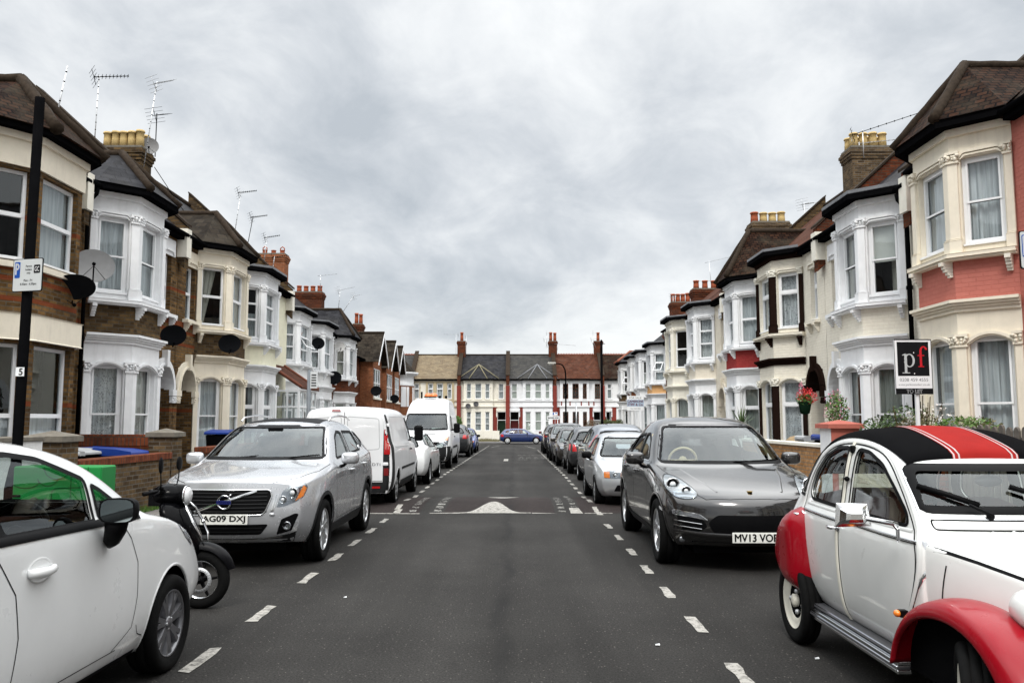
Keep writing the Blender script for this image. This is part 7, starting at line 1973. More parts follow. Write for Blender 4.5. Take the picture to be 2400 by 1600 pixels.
    g = c.patch('grille', rounded([(-.17, .50), (.17, .50), (.19, .74), (-.19, .74)], .03), 'front', M_trim, .004)
    for z in (.54, .58, .62, .66, .70): c.line('grille_bar', [(-.17, z), (.17, z)], 'front', M_chrome, .012, .010, parent=g)
    m = MB(); m.tube([(-.62, .12, .42), (-.3, .06, .42), (.3, .06, .42), (.62, .12, .42)], .03, 8, flat=1.3); m.build('bumper', M_steel, c.root)
    c.bvh = body
    # scuttle vent flap under the windscreen
    c.line('vent_gap', rounded([(-.50, 1.065), (.50, 1.065), (.50, 1.115), (-.50, 1.115)], .02), 'front', None, .008, .003, closed=True)
    c.line('vent_trim', [(-.50, 1.122), (.50, 1.122)], 'front', M_chrome, .010, .006, raise_=.004)
    # canvas roof with its stripe
    def can(x): return 1
    def canvas(name, x0, x1, mat, off, par=None):
        bm = bmesh.new(); xs = frange(x0, x1, .035); ys = frange(1.645, 3.30, .05); g_ = []
        for y in ys:
            row = []
            for x in xs:
                p, d, n = c.cast('top', x, y)
                e = max(0, 1-abs(x)/.465)**.5; fr = min(1, (y-1.645)/.04+.25)
                row.append(bm.verts.new((x, y, p.z+.012+.016*e*fr+off+.006*math.sin(y*9)*(e))))
            g_.append(row)
        for a, b in zip(g_, g_[1:]):
            for i in range(len(xs)-1): bm.faces.new((a[i], a[i+1], b[i+1], b[i]))
        # turned-down front edge
        lo = [bm.verts.new((v.co.x, v.co.y-.012, v.co.z-.045)) for v in g_[0]]
        for i in range(len(xs)-1): bm.faces.new((lo[i], lo[i+1], g_[0][i+1], g_[0][i]))
        m = MB(); m.bmesh(bm, smooth=True); bm.free(); return m.build(name, mat, par or c.root, weld=False)
    M_canv = simple('canvas_black', (.0035,.0035,.004), .95, bump=.5, bscale=300, spec=.03); M_canr = simple('canvas_red', (.25,.013,.011), .9, bump=.5, bscale=300, spec=.1); M_cang = simple('canvas_grey', (.40,.33,.33), .9)
    rc = canvas('canvas_roof', -.47, .47, M_canv, 0)
    canvas('red_stripe', -.195, .195, M_canr, .003, rc)
    for x in (-.186, -.156, .156, .186): canvas('pinstripe', x-.005, x+.005, M_cang, .005, rc)
    # wipers, interior mirror, seats, wheel
    for x0 in (-.20, .28):
        m = MB(); p, d, n = c.cast('front', x0+.0, 1.145); p2, _, _ = c.cast('front', x0-.26, 1.27)
        m.ball((x0, p.y-.025, 1.135), .022); m.tube([(x0, p.y-.035, 1.14), (x0-.11, p.y-.02, 1.20)], [.012, .006], 8)
        a = Vector((x0-.03, c.cast('front', x0-.03, 1.19)[0].y-.022, 1.19)); b = Vector((x0-.29, c.cast('front', x0-.29, 1.285)[0].y-.022, 1.285))
        m.tube([a, a*.5+b*.5+Vector((0, -.008, .004)), b], .011, 6, flat=1.6); m.build('wiper', M_trim, c.root, weld=False)
    m = MB(); m.ball((.02, 1.66, 1.30), .085, 0, 14, (1, .18, .42)); m.tube([(.02, 1.66, 1.30), (.02, 1.64, 1.38)], .008, 6); m.build('rear_view_mirror', M_alloyd, c.root, weld=False)
    for y, xs in ((2.15, (-.28, .28)), (2.95, (0,))):
        for x in xs:
            w_ = .25 if len(xs) == 2 else .52
            m = MB(); m.box(x-w_, x+w_, y-.42, y+.06, .55, .68)
            pr = [(x-w_, .62), (x-w_, .98), (x-w_*.8, 1.09), (x-w_*.4, 1.13), (x+w_*.4, 1.13), (x+w_*.8, 1.09), (x+w_, .98), (x+w_, .62)]
            m.prism(pr, 'y', y+.05, y+.14); m.build('seat', M_seatr, c.root, bevel=.02)
    m = MB(); m.box(-.55, .55, 1.36, 1.50, .85, 1.04); m.build('dashboard', M_int, c.root, bevel=.03)
    m = MB(); pts = [(-.28+.19*math.cos(a*PI/10), 1.74-.09*math.sin(a*PI/10), 1.02+.17*math.sin(a*PI/10)) for a in range(20)]; m.tube(pts, .012, 8, closed=True); m.tube([(-.28, 1.5, .95), (-.28, 1.73, 1.02), (-.28, 1.70, 1.19)], .012, 6); m.build('steering_wheel', M_trim, c.root, weld=False)
classic()

# ---------------------------------------------------------------- delivery scooter, front wheel towards the carriageway
def scooter():
    root = thing('scooter', (-2.80, 7.52, 0), 'black scooter parked crosswise between the white car and the silver SUV', 'scooter', None, 0, world=False)
    M_sc = simple('paint_scooter_black', (.002,.002,.0025), .15, spec=.07); M_fend = simple('fender_satin', (.004,.004,.005), .4, spec=.12)
    root.scale = (.95, .95, .95)
    # local x runs back from the front axle towards the kerb (negative), z up; front wheel steered a little
    def wheel(x, nm='wheel'):
        e = part_empty(nm, root); e.location = (x, 0, .265)
        t = MB(); t.lathe([(.175, -.035), (.19, -.05), (.235, -.055), (.262, -.03), (.268, 0), (.262, .03), (.235, .055), (.19, .05), (.175, .035)], (0, 0, 0), 'y', 36); t.build('tyre', M_rub, e, weld=False)
        r = MB(); r.lathe([(.178, -.03), (.168, -.036), (.163, -.02), (.163, .02), (.168, .036), (.178, .03)], (0, 0, 0), 'y', 36)
        r.lathe([(.001, -.05), (.035, -.05), (.04, .05), (.001, .05)], (0, 0, 0), 'y', 16, 1)
        for k in range(5):
            a = 2*PI*k/5; r.tube([(math.cos(a)*.03, 0, math.sin(a)*.03), (math.cos(a+.12)*.165, 0, math.sin(a+.12)*.165)], [.020, .012], 6, 1)
        r.build('rim', [M_chrome, M_trim], e, weld=False)
        d = MB(); d.lathe([(.085, -.062), (.118, -.062), (.118, -.058), (.085, -.058)], (0, 0, 0), 'y', 36)
        d.build('brake_disc', M_steel, e, weld=False)
        dh = MB()
        for k in range(26):
            a = 2*PI*k/26
            for rr in (.095, .108): dh.ball((rr*math.cos(a+rr*20), -.0625, rr*math.sin(a+rr*20)), .0035, 0, 6, (1, .3, 1))
        dh.build('disc_hole', M_trim, e, weld=False)
        return e
    wheel(0); wheel(-1.28)
    m = MB()
    for s_ in (-1, 1): m.tube([(.0, s_*.075, .265), (-.06, s_*.075, .42), (-.13, s_*.07, .58)], [.018, .026, .026], 8)
    m.build('fork', M_alloyd, root, weld=False)
    # front mudguard: swept shell
    vs = []; N = 14
    for i in range(N+1):
        a = R(18+i*122/N); rr = .315+.02*math.sin(a)
        for y, dz in ((-.062, -.05), (-.055, -.012), (-.03, .008), (0, .014), (.03, .008), (.055, -.012), (.062, -.05)):
            taper = 1-.75*max(0, (3-i)/3.) ; vs.append((math.cos(a)*(rr+dz), y*taper, .265+math.sin(a)*(rr+dz)))
    m = MB(); m.add(vs, [(i*7+j, i*7+j+1, (i+1)*7+j+1, (i+1)*7+j) for i in range(N) for j in range(6)], 0, True); m.build('mudguard', M_fend, root, weld=False)
    # leg shield and horn casting: lofted shell leaning back
    secs = [(.47, .00, -.16, .09), (.56, .02, -.26, .17), (.67, -.02, -.36, .23), (.80, -.09, -.44, .26), (.92, -.16, -.46, .24), (1.0, -.21, -.46, .16)]
    vs = []; n = 12
    for z, xf, xb, hw in secs:
        for k in range(n):
            a = 2*PI*k/n; cx = (xf+xb)/2; vs.append((cx+(xf-xb)/2*math.cos(a)*(1 if math.cos(a) > 0 else .5), hw*math.sin(a), z))
    m = MB(); m.add(vs, [(i*n+j, i*n+(j+1) % n, (i+1)*n+(j+1) % n, (i+1)*n+j) for i in range(5) for j in range(n)]+[tuple(range(n)), tuple(range(5*n, 6*n))], 0, True)
    o = m.build('leg_shield', M_sc, root, weld=False); sb = o.modifiers.new('s', 'SUBSURF'); sb.levels = 1; sb.render_levels = 1
    m = MB(); m.tube([(.035, -.05, .58), (.01, -.10, .68), (-.05, -.12, .80), (-.12, -.10, .92), (-.17, -.05, .99)], [.006, .012, .014, .012, .008], 6); m.tube([(.035, .05, .58), (.01, .10, .68), (-.05, .12, .80), (-.12, .10, .92), (-.17, .05, .99)], [.006, .012, .014, .012, .008], 6); m.ball((.0, 0, .80), .02)
    m.build('chrome_strip', M_chrome, root, weld=False)
    # headset with lamp
    m = MB(); m.ball((-.33, 0, 1.04), .15, 0, 16, (1.25, .95, .75)); m.lathe([(.11, -.10), (.10, .04), (.085, .055)], (-.22, 0, 1.04), 'x', 20); m.box(-.48, -.30, -.11, .11, .95, 1.10)
    hs = m.build('headset', M_sc, root, weld=False)
    m = MB(); m.lathe([(.085, .0), (.078, .028), (.045, .045), (.001, .05)], (-.17, 0, 1.04), 'x', 20, 0); m.lathe([(.094, .0), (.09, .016), (.084, .004)], (-.17, 0, 1.04), 'x', 20, 1); m.build('headlight', [M_whitel, M_chrome], hs, weld=False)
    m = MB()
    for s_ in (-1, 1): m.tube([(-.34, s_*.10, 1.08), (-.37, s_*.22, 1.09), (-.42, s_*.35, 1.08)], [.016, .016, .020], 8); m.tube([(-.34, s_*.20, 1.10), (-.30, s_*.30, 1.09), (-.32, s_*.36, 1.07)], .006, 6); m.ball((-.35, s_*.14, 1.115), .025, 0, 8)
    m.build('handlebar', M_trim, root, weld=False)
    for s_ in (-1, 1):
        m = MB(); m.tube([(-.34, s_*.17, 1.09), (-.33, s_*.20, 1.20), (-.33, s_*.21, 1.26)], .006, 6); m.ball((-.33, s_*.21, 1.33), .078, 0, 14, (.16, .62, 1.0) if s_ < 0 else (.16, .9, .9)); m.build('mirror', M_trim, root, weld=False)
    # floor, body, seat, rack and the courier box
    m = MB(); m.box(-.80, -.20, -.17, .17, .27, .36); m.build('floorboard', M_trim, root, bevel=.03)
    m = MB(); m.ball((-1.12, 0, .55), .40, 0, 18, (1.1, .48, .62)); m.box(-1.0, -.75, -.16, .16, .32, .70); m.build('side_panel', M_sc, root, weld=False)
    m = MB(); m.box(-1.42, -.70, -.14, .14, .74, .83); m.build('seat', M_trim, root, bevel=.04)
    m = MB(); m.tube([(-1.35, .12, .76), (-1.62, .12, .80), (-1.62, -.12, .80), (-1.35, -.12, .76)], .012, 6); m.tube([(-1.0, -.20, .38), (-1.30, -.22, .40), (-1.58, -.22, .46)], [.03, .05, .055], 10); m.build('rack', M_metal, root, weld=False)
    M_gr = simple('box_green', (.012,.19,.042), .5, var=.05)
    bx = thing('delivery_box', (-2.84, 7.55, 0), 'bright green courier box with a thin line drawing, behind the scooter', 'box', None, 0, world=False)
    m = MB(); m.box(-1.70, -.90, -.02, .26, .80, 1.245); bo = m.build('box_body', M_gr, bx, bevel=.012)
    y0 = -.0235
    def art(pts, w_=.005):
        m = MB(); P_ = [Vector((p[0], 0, p[1])) for p in pts]; vs = []
        for i, p in enumerate(P_):
            t = (P_[min(i+1, len(P_)-1)]-P_[max(i-1, 0)]).normalized(); q = Vector((-t.z, 0, t.x))*w_/2
            vs += [(p.x+q.x, y0, p.z+q.z), (p.x-q.x, y0, p.z-q.z)]
        m.add(vs, [(2*i, 2*i+1, 2*i+3, 2*i+2) for i in range(len(P_)-1)]); m.build('line_drawing', M_ink, bo, weld=False)
    A = lambda cx, cz, rx, rz_, a0, a1, n=16: [(cx+rx*math.cos(R(a0+(a1-a0)*k/n)), cz+rz_*math.sin(R(a0+(a1-a0)*k/n))) for k in range(n+1)]
    art([(-1.74, 1.17)]+A(-1.58, 1.12, .13, .07, 200, 340)+A(-1.38, 1.17, .1, .1, 200, 340)[::1]); art(A(-1.30, 1.24, .12, .11, 180, 330)); art([(-1.34, .95), (-1.34, .99)]+A(-1.29, 1.0, .05, .05, 180, 90, 6)+[(-1.0, 1.06)]); art([(-1.17, .88), (-1.17, 1.24)]); art([(-1.02, 1.24), (-1.02, 1.16)]+A(-.97, 1.14, .05, .05, 180, 270, 6)+[(-.91, 1.075)])
    t = text_bm('Quiqup', .105); m = MB(); m.bmesh(t, smooth=False, M=Matrix(((1, 0, 0, -1.38), (0, 0, 0, y0), (0, 1, 0, .93), (0, 0, 0, 1)))); t.free(); m.build('lettering', M_ink, bo, weld=False)
    m = MB()
    for k in range(3): m.box(-1.70, -1.62, y0-.001, y0, .90+.035*k, .922+.035*k)
    m.build('label_strip', M_ink, bo, weld=False)
scooter()
# ================================================================== STREET FURNITURE, WALLS, PLANTS
def leafmat(name, c1, c2, rough=.6):
    if name in MATS: return MATS[name]
    m, T, b = newmat(name)
    g = T.node('ShaderNodeNewGeometry'); rnd = g.outputs['Random Per Island']
    c = T.mix(rnd, (*c1,), (*c2,)); T.l.new(c, b.inputs['Base Color']); b.inputs['Roughness'].default_value = rough
    MATS[name] = m; return m
M_leaf = leafmat('leaf_green', (.025,.055,.012), (.075,.13,.03))
M_leafb = leafmat('leaf_bright', (.05,.11,.015), (.11,.21,.035))
M_leafd = leafmat('leaf_dry', (.10,.10,.04), (.20,.17,.08))
M_flr = leafmat('petal_red', (.45,.008,.012), (.62,.03,.03)); M_flp = leafmat('petal_pink', (.55,.10,.22), (.65,.30,.36)); M_flw = leafmat('petal_white', (.6,.55,.5), (.7,.68,.62))
M_stem = simple('stem_brown', (.06,.045,.025), .9)
def leaves(mb, c, rad, n, size, mi=0, hollow=.3):
    for _ in range(n):
        while True:
            u = Vector((random.uniform(-1, 1), random.uniform(-1, 1), random.uniform(-1, 1)))
            if hollow < u.length < 1: break
        p = Vector(c)+Vector((u.x*rad[0], u.y*rad[1], u.z*rad[2]))
        a = Vector((random.gauss(0, 1), random.gauss(0, 1), random.gauss(0, 1))).normalized(); b = a.cross(Vector((random.gauss(0, 1), random.gauss(0, 1), random.gauss(0, 1)))).normalized()
        s = size*random.uniform(.6, 1.3)
        mb.add([p-a*s, p+b*s*.45, p+a*s, p-b*s*.45], [(0, 1, 2, 3)], mi)
def plant(name, loc, label, cat, clumps, stems=(), mats=None, size=.04):
    """clumps: (offset, radii, leaf count, material index)"""
    root = thing(name, loc, label, cat)
    L = Vector(loc); mb = MB()
    for off, rad, n, mi in clumps:
        if mi == 0: leaves(mb, L+Vector(off), rad, n, size, 0)
    mb.build('foliage', mats[0], root, weld=False)
    fl = MB(); k = 0
    for off, rad, n, mi in clumps:
        if mi > 0: leaves(fl, L+Vector(off), rad, n, size*.8, mi-1); k += 1
    if k: fl.build('blossom', mats[1:], root, weld=False)
    st = MB()
    for a, b in stems: st.tube([L+Vector(a), (L+Vector(a))*.5+(L+Vector(b))*.5+Vector((random.uniform(-.04, .04), random.uniform(-.04, .04), 0)), L+Vector(b)], .008, 5)
    if stems: st.build('stem', M_stem, root, weld=False)
    return root

def wall_run(name, label, cat, x0, x1, y0, y1, h, mat, cop, coph=.06, over=.03, z0=None, group=None, white=None):
    z = gz((y0+y1)/2) if z0 is None else z0
    root = thing(name, ((x0+x1)/2, (y0+y1)/2, z), label, cat, group)
    m = MB(); m.box(x0, x1, y0, y1, z, z+h-coph-.002); m.build('brickwork', mat, root)
    m = MB(); m.box(x0-over, x1+over, y0-.005, y1+.005, z+h-coph, z+h); m.build('coping', cop, root, bevel=.008)
    return root
def pier(label, x0, x1, y0, y1, h, mat, cop, capw=.05, group=None, pyramid=True, side=None):
    z = gz(y0); root = thing('gate_pier', ((x0+x1)/2, (y0+y1)/2, z), label, 'gate pier', group)
    m = MB(); m.box(x0, x1, y0, y1, z, z+h-.14)
    if side: xx = x0-.003 if side[0] < 0 else x1+.003; m.poly([(xx, y0, z), (xx, y1, z), (xx, y1, z+h-.14), (xx, y0, z+h-.14)], 1)
    m.build('pier_shaft', [mat, side[1]] if side else mat, root)
    m = MB(); m.box(x0-capw, x1+capw, y0-capw, y1+capw, z+h-.138, z+h-.06)
    if pyramid:
        b = [(x0-capw, y0-capw), (x1+capw, y0-capw), (x1+capw, y1+capw), (x0-capw, y1+capw)]; cx, cy = (x0+x1)/2, (y0+y1)/2
        m.add([(p[0], p[1], z+h-.059) for p in b]+[(cx, cy, z+h+.02)], [(0, 1, 4), (1, 2, 4), (2, 3, 4), (3, 0, 4)])
    m.build('pier_cap', cop, root); return root
M_soldier = brick('soldier_brick_red', (.13,.035,.018), (.20,.06,.028), (.07,.055,.045), .075, .225, .008, .7, .85, .5)
wall_run('garden_wall', 'white rendered garden wall below the permit post', 'wall', -6.75, -6.38, 8.0, 11.2, 1.45, M_white2, M_coping)
pier('weathered yellow brick pier before the white bay house', -6.86, -6.38, 11.65, 12.13, 1.50, M_stockw, M_coping)
wall_run('garden_wall', 'old yellow brick garden wall with red brick coping behind the scooter', 'wall', -6.62, -6.40, 12.14, 15.45, 1.08, M_stockw, M_soldier, .12)
pier('yellow brick pier at the shared path of the second and third houses', -6.84, -6.40, 15.5, 15.95, 1.50, M_stockw, M_coping)
wall_run('dividing_wall', 'red brick wall running from the pavement to the white bay house', 'wall', -8.72, -6.86, 15.96, 16.18, 1.40, M_redb, M_soldier, .22)
wall_run('garden_wall', 'dark red brick wall in front of the cream bay house', 'wall', -6.62, -6.40, 17.2, 25.5, 1.12, M_redb, M_soldier, .12)
wall_run('garden_wall', 'low white garden wall in front of the pale yellow house', 'wall', -6.7, -6.45, 25.9, 38, .95, M_white2, M_coping)
wall_run('garden_wall', 'low brick garden wall before the far left houses', 'wall', -7.0, -6.75, 39, 66, .95, M_redb, M_coping)
wall_run('garden_wall', 'orange brick garden wall with pale coping beside the gunmetal SUV', 'wall', 5.86, 6.08, 15.95, 21.5, 1.22, M_orb, M_cream2, .07)
pier('pier painted pink on its face and white on its street side', 5.80, 6.32, 15.3, 15.85, 1.66, simple('pier_pink', (.40,.12,.09), .8, bump=.5, bscale=20), simple('pier_pink', (.40,.12,.09)), .07, side=(-1, M_white))
wall_run('garden_wall', 'rough rendered garden wall topped with plants behind the classic car', 'wall', 5.9, 6.1, 12.05, 15.28, 1.30, M_pbr2, M_coping)
pier('small brick pier by the black downpipe, mostly hidden by the canvas roof', 5.86, 6.2, 11.6, 11.95, 1.62, M_redb, M_white2, pyramid=False)
wall_run('garden_wall', 'low white garden wall in front of the house with dark brown columns', 'wall', 5.95, 6.15, 22.6, 26.5, 1.25, M_white2, M_coping)
wall_run('garden_wall', 'low rendered wall along the far right gardens', 'wall', 6.0, 6.2, 27, 66, 1.0, M_white2, M_coping)
# balustraded wall and rendered wall at the far end
wall_run('garden_wall', 'red painted dwarf wall with a white pierced balustrade behind the bonnet of the blue hatchback', 'wall', 1.0, 5.3, 82.2, 82.45, .62, M_redp, M_redp, z0=GE)
bal = thing('balustrade', (1.9, 82.3, GE+.63), 'white pierced concrete balustrade on the red dwarf wall', 'balustrade')
m = MB(); m.box(1.0, 3.0, 82.25, 82.4, GE+.63, GE+.69); m.box(1.0, 3.0, 82.25, 82.4, GE+1.02, GE+1.08); m.build('rail', M_white, bal)
for k in range(9):
    x = 1.08+k*.23; m = MB(); m.lathe([(.09, -.04), (.11, -.04), (.11, .04), (.09, .04), (.09, -.04)], (x, 82.32, GE+.855), 'y', 12); m.box(x-.012+.113, x+.012+.113, 82.28, 82.37, GE+.69, GE+1.02); m.build('pierced_block', M_white, bal, weld=False)
wall_run('garden_wall', 'stained cream wall at the foot of the house with two dishes', 'wall', -5.5, -1.6, 82.4, 82.6, 1.15, M_cream2, M_cream2, z0=GE)

# picket fence
fen = thing('picket_fence', (5.95, 9.5, 0), 'weathered grey picket fence with rounded tops behind the canvas roof', 'fence')
M_wood = simple('weathered_wood', (.12,.105,.09), .9, var=.35, vscale=9, bump=.5, bscale=80)
m = MB()
for zz_ in (1.0, 1.38): m.box(5.99, 6.03, 7.8, 11.55, zz_, zz_+.08)
m.build('fence_rail', M_wood, fen)
k = 7.85
while k < 11.5:
    h = 1.60+random.uniform(-.02, .02); y0, y1 = k, k+.10
    m = MB(); m.prism([(y0, .2), (y1, .2), (y1, h-.05), (y1-.02, h-.015), ((y0+y1)/2, h), (y0+.02, h-.015), (y0, h-.05)], 'x', 5.955, 5.985); m.build('picket', M_wood, fen); k += .155

# signs ---------------------------------------------------------
def signtext(s, x, y, z, h, mat, parent, w=None, ax='CENTER', ky=None, face=1, bold=0.0):
    t = text_bm(s, 1.0, ax); xs = [v.co.x for v in t.verts]; ys = [v.co.y for v in t.verts]; tw, th = max(xs)-min(xs), max(ys)-min(ys); cx, cy = (max(xs)+min(xs))/2, (max(ys)+min(ys))/2
    k2 = h/th; k1 = w/tw if w else k2
    m = MB(); m.bmesh(t, smooth=False, M=Matrix(((k1, 0, 0, x-cx*k1), (0, 0, 0, y), (0, k2, 0, z-cy*k2), (0, 0, 0, 1))))
    if bold:
        for dx, dz in ((bold, 0), (-bold, 0), (0, bold), (0, -bold)): m.bmesh(t, smooth=False, M=Matrix(((k1, 0, 0, x-cx*k1+dx), (0, 0, 0, y-.0002), (0, k2, 0, z-cy*k2+dz), (0, 0, 0, 1))))
    t.free(); return m.build('lettering', mat, parent, weld=False)
M_sign = simple('sign_grey', (.50,.52,.52), .35, var=.04); M_blue = simple('sign_blue', (.012,.07,.33), .4); M_wh = simple('sign_white', (.74,.75,.76), .4, var=.03); M_ltr = simple('sign_black', (.012,.012,.013), .5)
def rplate(mb, cx, cz, w, h, y0, y1, mi=0, r=.02):
    mb.prism(rounded([(cx-w/2, cz-h/2), (cx+w/2, cz-h/2), (cx+w/2, cz+h/2), (cx-w/2, cz+h/2)], r, 4), 'y', y0, y1, mi)
post = thing('sign_post', (-4.72, 7.86, 0), 'tall black post carrying the permit holders parking plate at far left', 'sign post')
m = MB(); m.tube([(-4.72, 7.86, 0), (-4.72, 7.86, 1.02), (-4.72, 7.86, 1.08), (-4.72, 7.86, 1.20), (-4.715, 7.86, 1.25), (-4.685, 7.86, 4.82)], [.085, .085, .075, .055, .047, .045], 16); m.build('pole', M_gutter, post, weld=False)
ps = MB(); 
sg = thing('parking_sign', (-4.66, 7.78, 3.04), 'grey permit holders only plate with blue P and black GC square on the tall post', 'sign')
sg.rotation_euler = (0, R(0), R(-14)); ORG[sg.name] = Vector((0, 0, 0))
m = MB(); rplate(m, 0, 0, .345, .32, .0, .006, 1, .02); rplate(m, 0, 0, .328, .304, -.003, -.0002, 0, .016); pl = m.build('plate', [M_sign, M_ltr], sg)
m = MB(); rplate(m, -.118, .052, .062, .155, -.0045, -.0032, 0, .010); m.build('blue_panel', M_blue, pl); signtext('P', -.118, -.0052, .060, .105, M_wh, pl, w=.040, bold=.003)
m = MB(); rplate(m, .108, .055, .072, .080, -.0045, -.0032, 0, .010); m.build('black_panel', M_ltr, pl); signtext('GC', .108, -.0052, .055, .045, M_wh, pl, w=.052)
for s_, x, z, w_, h_ in (('Permit', .012, .085, .068, .020), ('holders', .012, .052, .074, .020), ('only', .012, .017, .044, .024), ('Mon - Fri', .01, -.052, .098, .022), ('8.30am - 6.30pm', .015, -.090, .185, .028)): signtext(s_, x, -.0036, z, h_, M_ltr, pl, w=w_, bold=.0006)
nb = thing('number_tag', (-4.72, 7.80, 2.12), 'small white number 5 tag stuck on the tall black post', 'tag'); m = MB(); m.box(-4.735, -4.655, 7.800, 7.806, 2.075, 2.16); t5 = m.build('tag_plate', M_wh, nb); signtext('5', -4.685, 7.7985, 2.117, .062, M_ltr, t5, w=.034, bold=.002)
# sign at the right edge
p2 = thing('sign_post', (4.02, 6.06, 0), 'black post just outside the right edge carrying the second parking plate', 'sign post'); m = MB(); m.tube([(4.02, 6.06, 0), (4.02, 6.06, 3.2)], .04, 12); m.build('pole', M_gutter, p2)
s2 = thing('parking_sign', (3.875, 6.0, 2.90), 'parking plate with blue border cut by the right edge of the picture', 'sign'); ORG[s2.name] = Vector((0, 0, 0)); s2.rotation_euler = (0, 0, R(6))
m = MB(); rplate(m, 0, 0, .36, .285, 0, .006, 1, .025); rplate(m, 0, 0, .345, .27, -.003, -.0002, 0, .02); pl = m.build('plate', [M_sign, M_ltr], s2)
m = MB()
rplate(m, -.10, .03, .125, .165, -.0045, -.0032, 0, .015); m.build('blue_panel', M_blue, pl); m = MB(); rplate(m, -.10, .03, .112, .152, -.0055, -.0046, 0, .012); m.build('inner_panel', M_sign, pl); signtext('P', -.10, -.0062, .03, .10, M_blue, pl, w=.06)
m = MB(); m.box(.02, .20, .02, .04, -.02, .0); m.build('bracket', M_gutter, s2)
# To Let board
tl = thing('letting_board', (6.22, 13.0, 0), 'black and white To Let board with large letters p and f', 'sign board')
M_silverl = simple('letter_silver', (.42,.44,.44), .5, var=.1); M_redlt = simple('letter_red', (.50,.012,.02), .5)
cx, cz, yb = 6.21, 2.50, 12.9
m = MB(); m.box(cx-.29, cx+.29, yb, yb+.02, cz-.43, cz+.43, 0); bd = m.build('board', M_wh, tl)
m = MB()
for a, b, c_, d_ in ((cx-.29, cx+.29, cz+.415, cz+.43), (cx-.29, cx-.283, cz-.34, cz+.415), (cx+.283, cx+.29, cz-.34, cz+.415), (cx-.29, cx+.29, cz-.43, cz-.34), (cx-.245, cx+.245, cz-.145, cz+.385)): m.box(a, b, yb-.003, yb-.0005, c_, d_)
m.build('black_panel', M_ltr, bd, weld=False)
# serif letters p and f drawn as shapes
def ring2(mb, cx_, cz_, rx, rz_, wx, wz, a0, a1, y, mi=0, n=24):
    vs = []
    for k in range(n+1):
        a = R(a0+(a1-a0)*k/n); vs += [(cx_+rx*math.cos(a), y, cz_+rz_*math.sin(a)), (cx_+(rx-wx)*math.cos(a), y, cz_+(rz_-wz)*math.sin(a))]
    mb.add(vs, [(2*i, 2*i+1, 2*i+3, 2*i+2) for i in range(n)], mi)
y_ = yb-.0045; m = MB(); px_, pz_ = cx-.115, cz+.085
m.poly([(px_-.022, y_, cz-.10), (px_+.018, y_, cz-.10), (px_+.018, y_, cz+.195), (px_-.022, y_, cz+.185)]); m.poly([(px_-.06, y_-.0002, cz-.105), (px_+.06, y_-.0002, cz-.105), (px_+.06, y_-.0002, cz-.092), (px_-.06, y_-.0002, cz-.092)]); m.poly([(px_-.055, y_-.0002, cz+.185), (px_, y_-.0002, cz+.205), (px_, y_-.0002, cz+.180), (px_-.055, y_-.0002, cz+.172)])
ring2(m, px_+.055, cz+.095, .085, .105, .034, .016, -170, 170, y_-.0004); m.build('lettering', M_silverl, bd, weld=False)
m = MB(); fx_ = cx+.12
m.poly([(fx_-.018, y_, cz+.0), (fx_+.018, y_, cz+.0), (fx_+.018, y_, cz+.24), (fx_-.018, y_, cz+.24)]); m.poly([(fx_-.045, y_-.0002, cz-.008), (fx_+.045, y_-.0002, cz-.008), (fx_+.045, y_-.0002, cz+.006), (fx_-.045, y_-.0002, cz+.006)]); m.poly([(fx_-.05, y_-.0002, cz+.165), (fx_+.055, y_-.0002, cz+.165), (fx_+.055, y_-.0002, cz+.180), (fx_-.05, y_-.0002, cz+.180)])
ring2(m, fx_+.045, cz+.235, .063, .085, .034, .022, 25, 180, y_-.0004); m.ball((fx_+.088, y_, cz+.275), .018, 0, 8, (1, .1, 1)); m.build('lettering', M_redlt, bd, weld=False)
for zz_ in (cz-.11, cz+.215): m = MB(); m.ball((cx+.012, y_, zz_), .010, 0, 8, (1, .2, 1)); m.build('fixing', M_wh, bd)
signtext('0208 459 4555', cx, yb-.0012, cz-.205, .048, simple('letter_grey', (.12,.12,.13), .5), bd, w=.44); signtext('www.parkinsonfarr.co.uk', cx, yb-.0012, cz-.285, .040, simple('letter_grey', (.12,.12,.13), .5), bd, w=.49); signtext('TO LET', cx, yb-.004, cz-.385, .055, M_wh, bd, w=.245, bold=.002)
m = MB(); m.box(cx+.03, cx+.08, yb+.025, yb+.07, .1, cz+.40); m.build('board_post', M_wh, tl)
# For Sale board
fs = thing('sale_board', (6.2, 41.6, gz(41.6)), 'pale For Sale board on a post before the far right houses', 'sign board')
cx, cz, yb = 6.02, 2.56, 41.6; m = MB(); m.box(cx-.42, cx+.42, yb, yb+.03, cz-.36, cz+.36); bd = m.build('board', M_wh, fs)
m = MB(); m.box(cx-.42, cx+.42, yb-.004, yb-.001, cz-.17, cz+.17); m.build('blue_band', simple('board_blue', (.38,.45,.56), .5), bd)
signtext('FOR SALE', cx, yb-.004, cz+.26, .10, simple('letter_grey', (.12,.12,.13), .5), bd, w=.6); signtext('CAMERONS', cx, yb-.006, cz+.09, .12, simple('letter_maroon', (.22,.015,.04), .5), bd, w=.78, bold=.004); signtext('STIFF & Co.', cx, yb-.006, cz-.07, .12, simple('letter_maroon', (.22,.015,.04), .5), bd, w=.78, bold=.004); signtext('020 7328 2828', cx, yb-.004, cz-.27, .06, simple('letter_grey', (.12,.12,.13), .5), bd, w=.5)
for dx in (-.14, .14): m = MB(); m.box(cx+dx-.03, cx+dx+.03, yb+.04, yb+.10, gz(41)-.0, cz+.3); m.build('board_post', M_wh, fs)
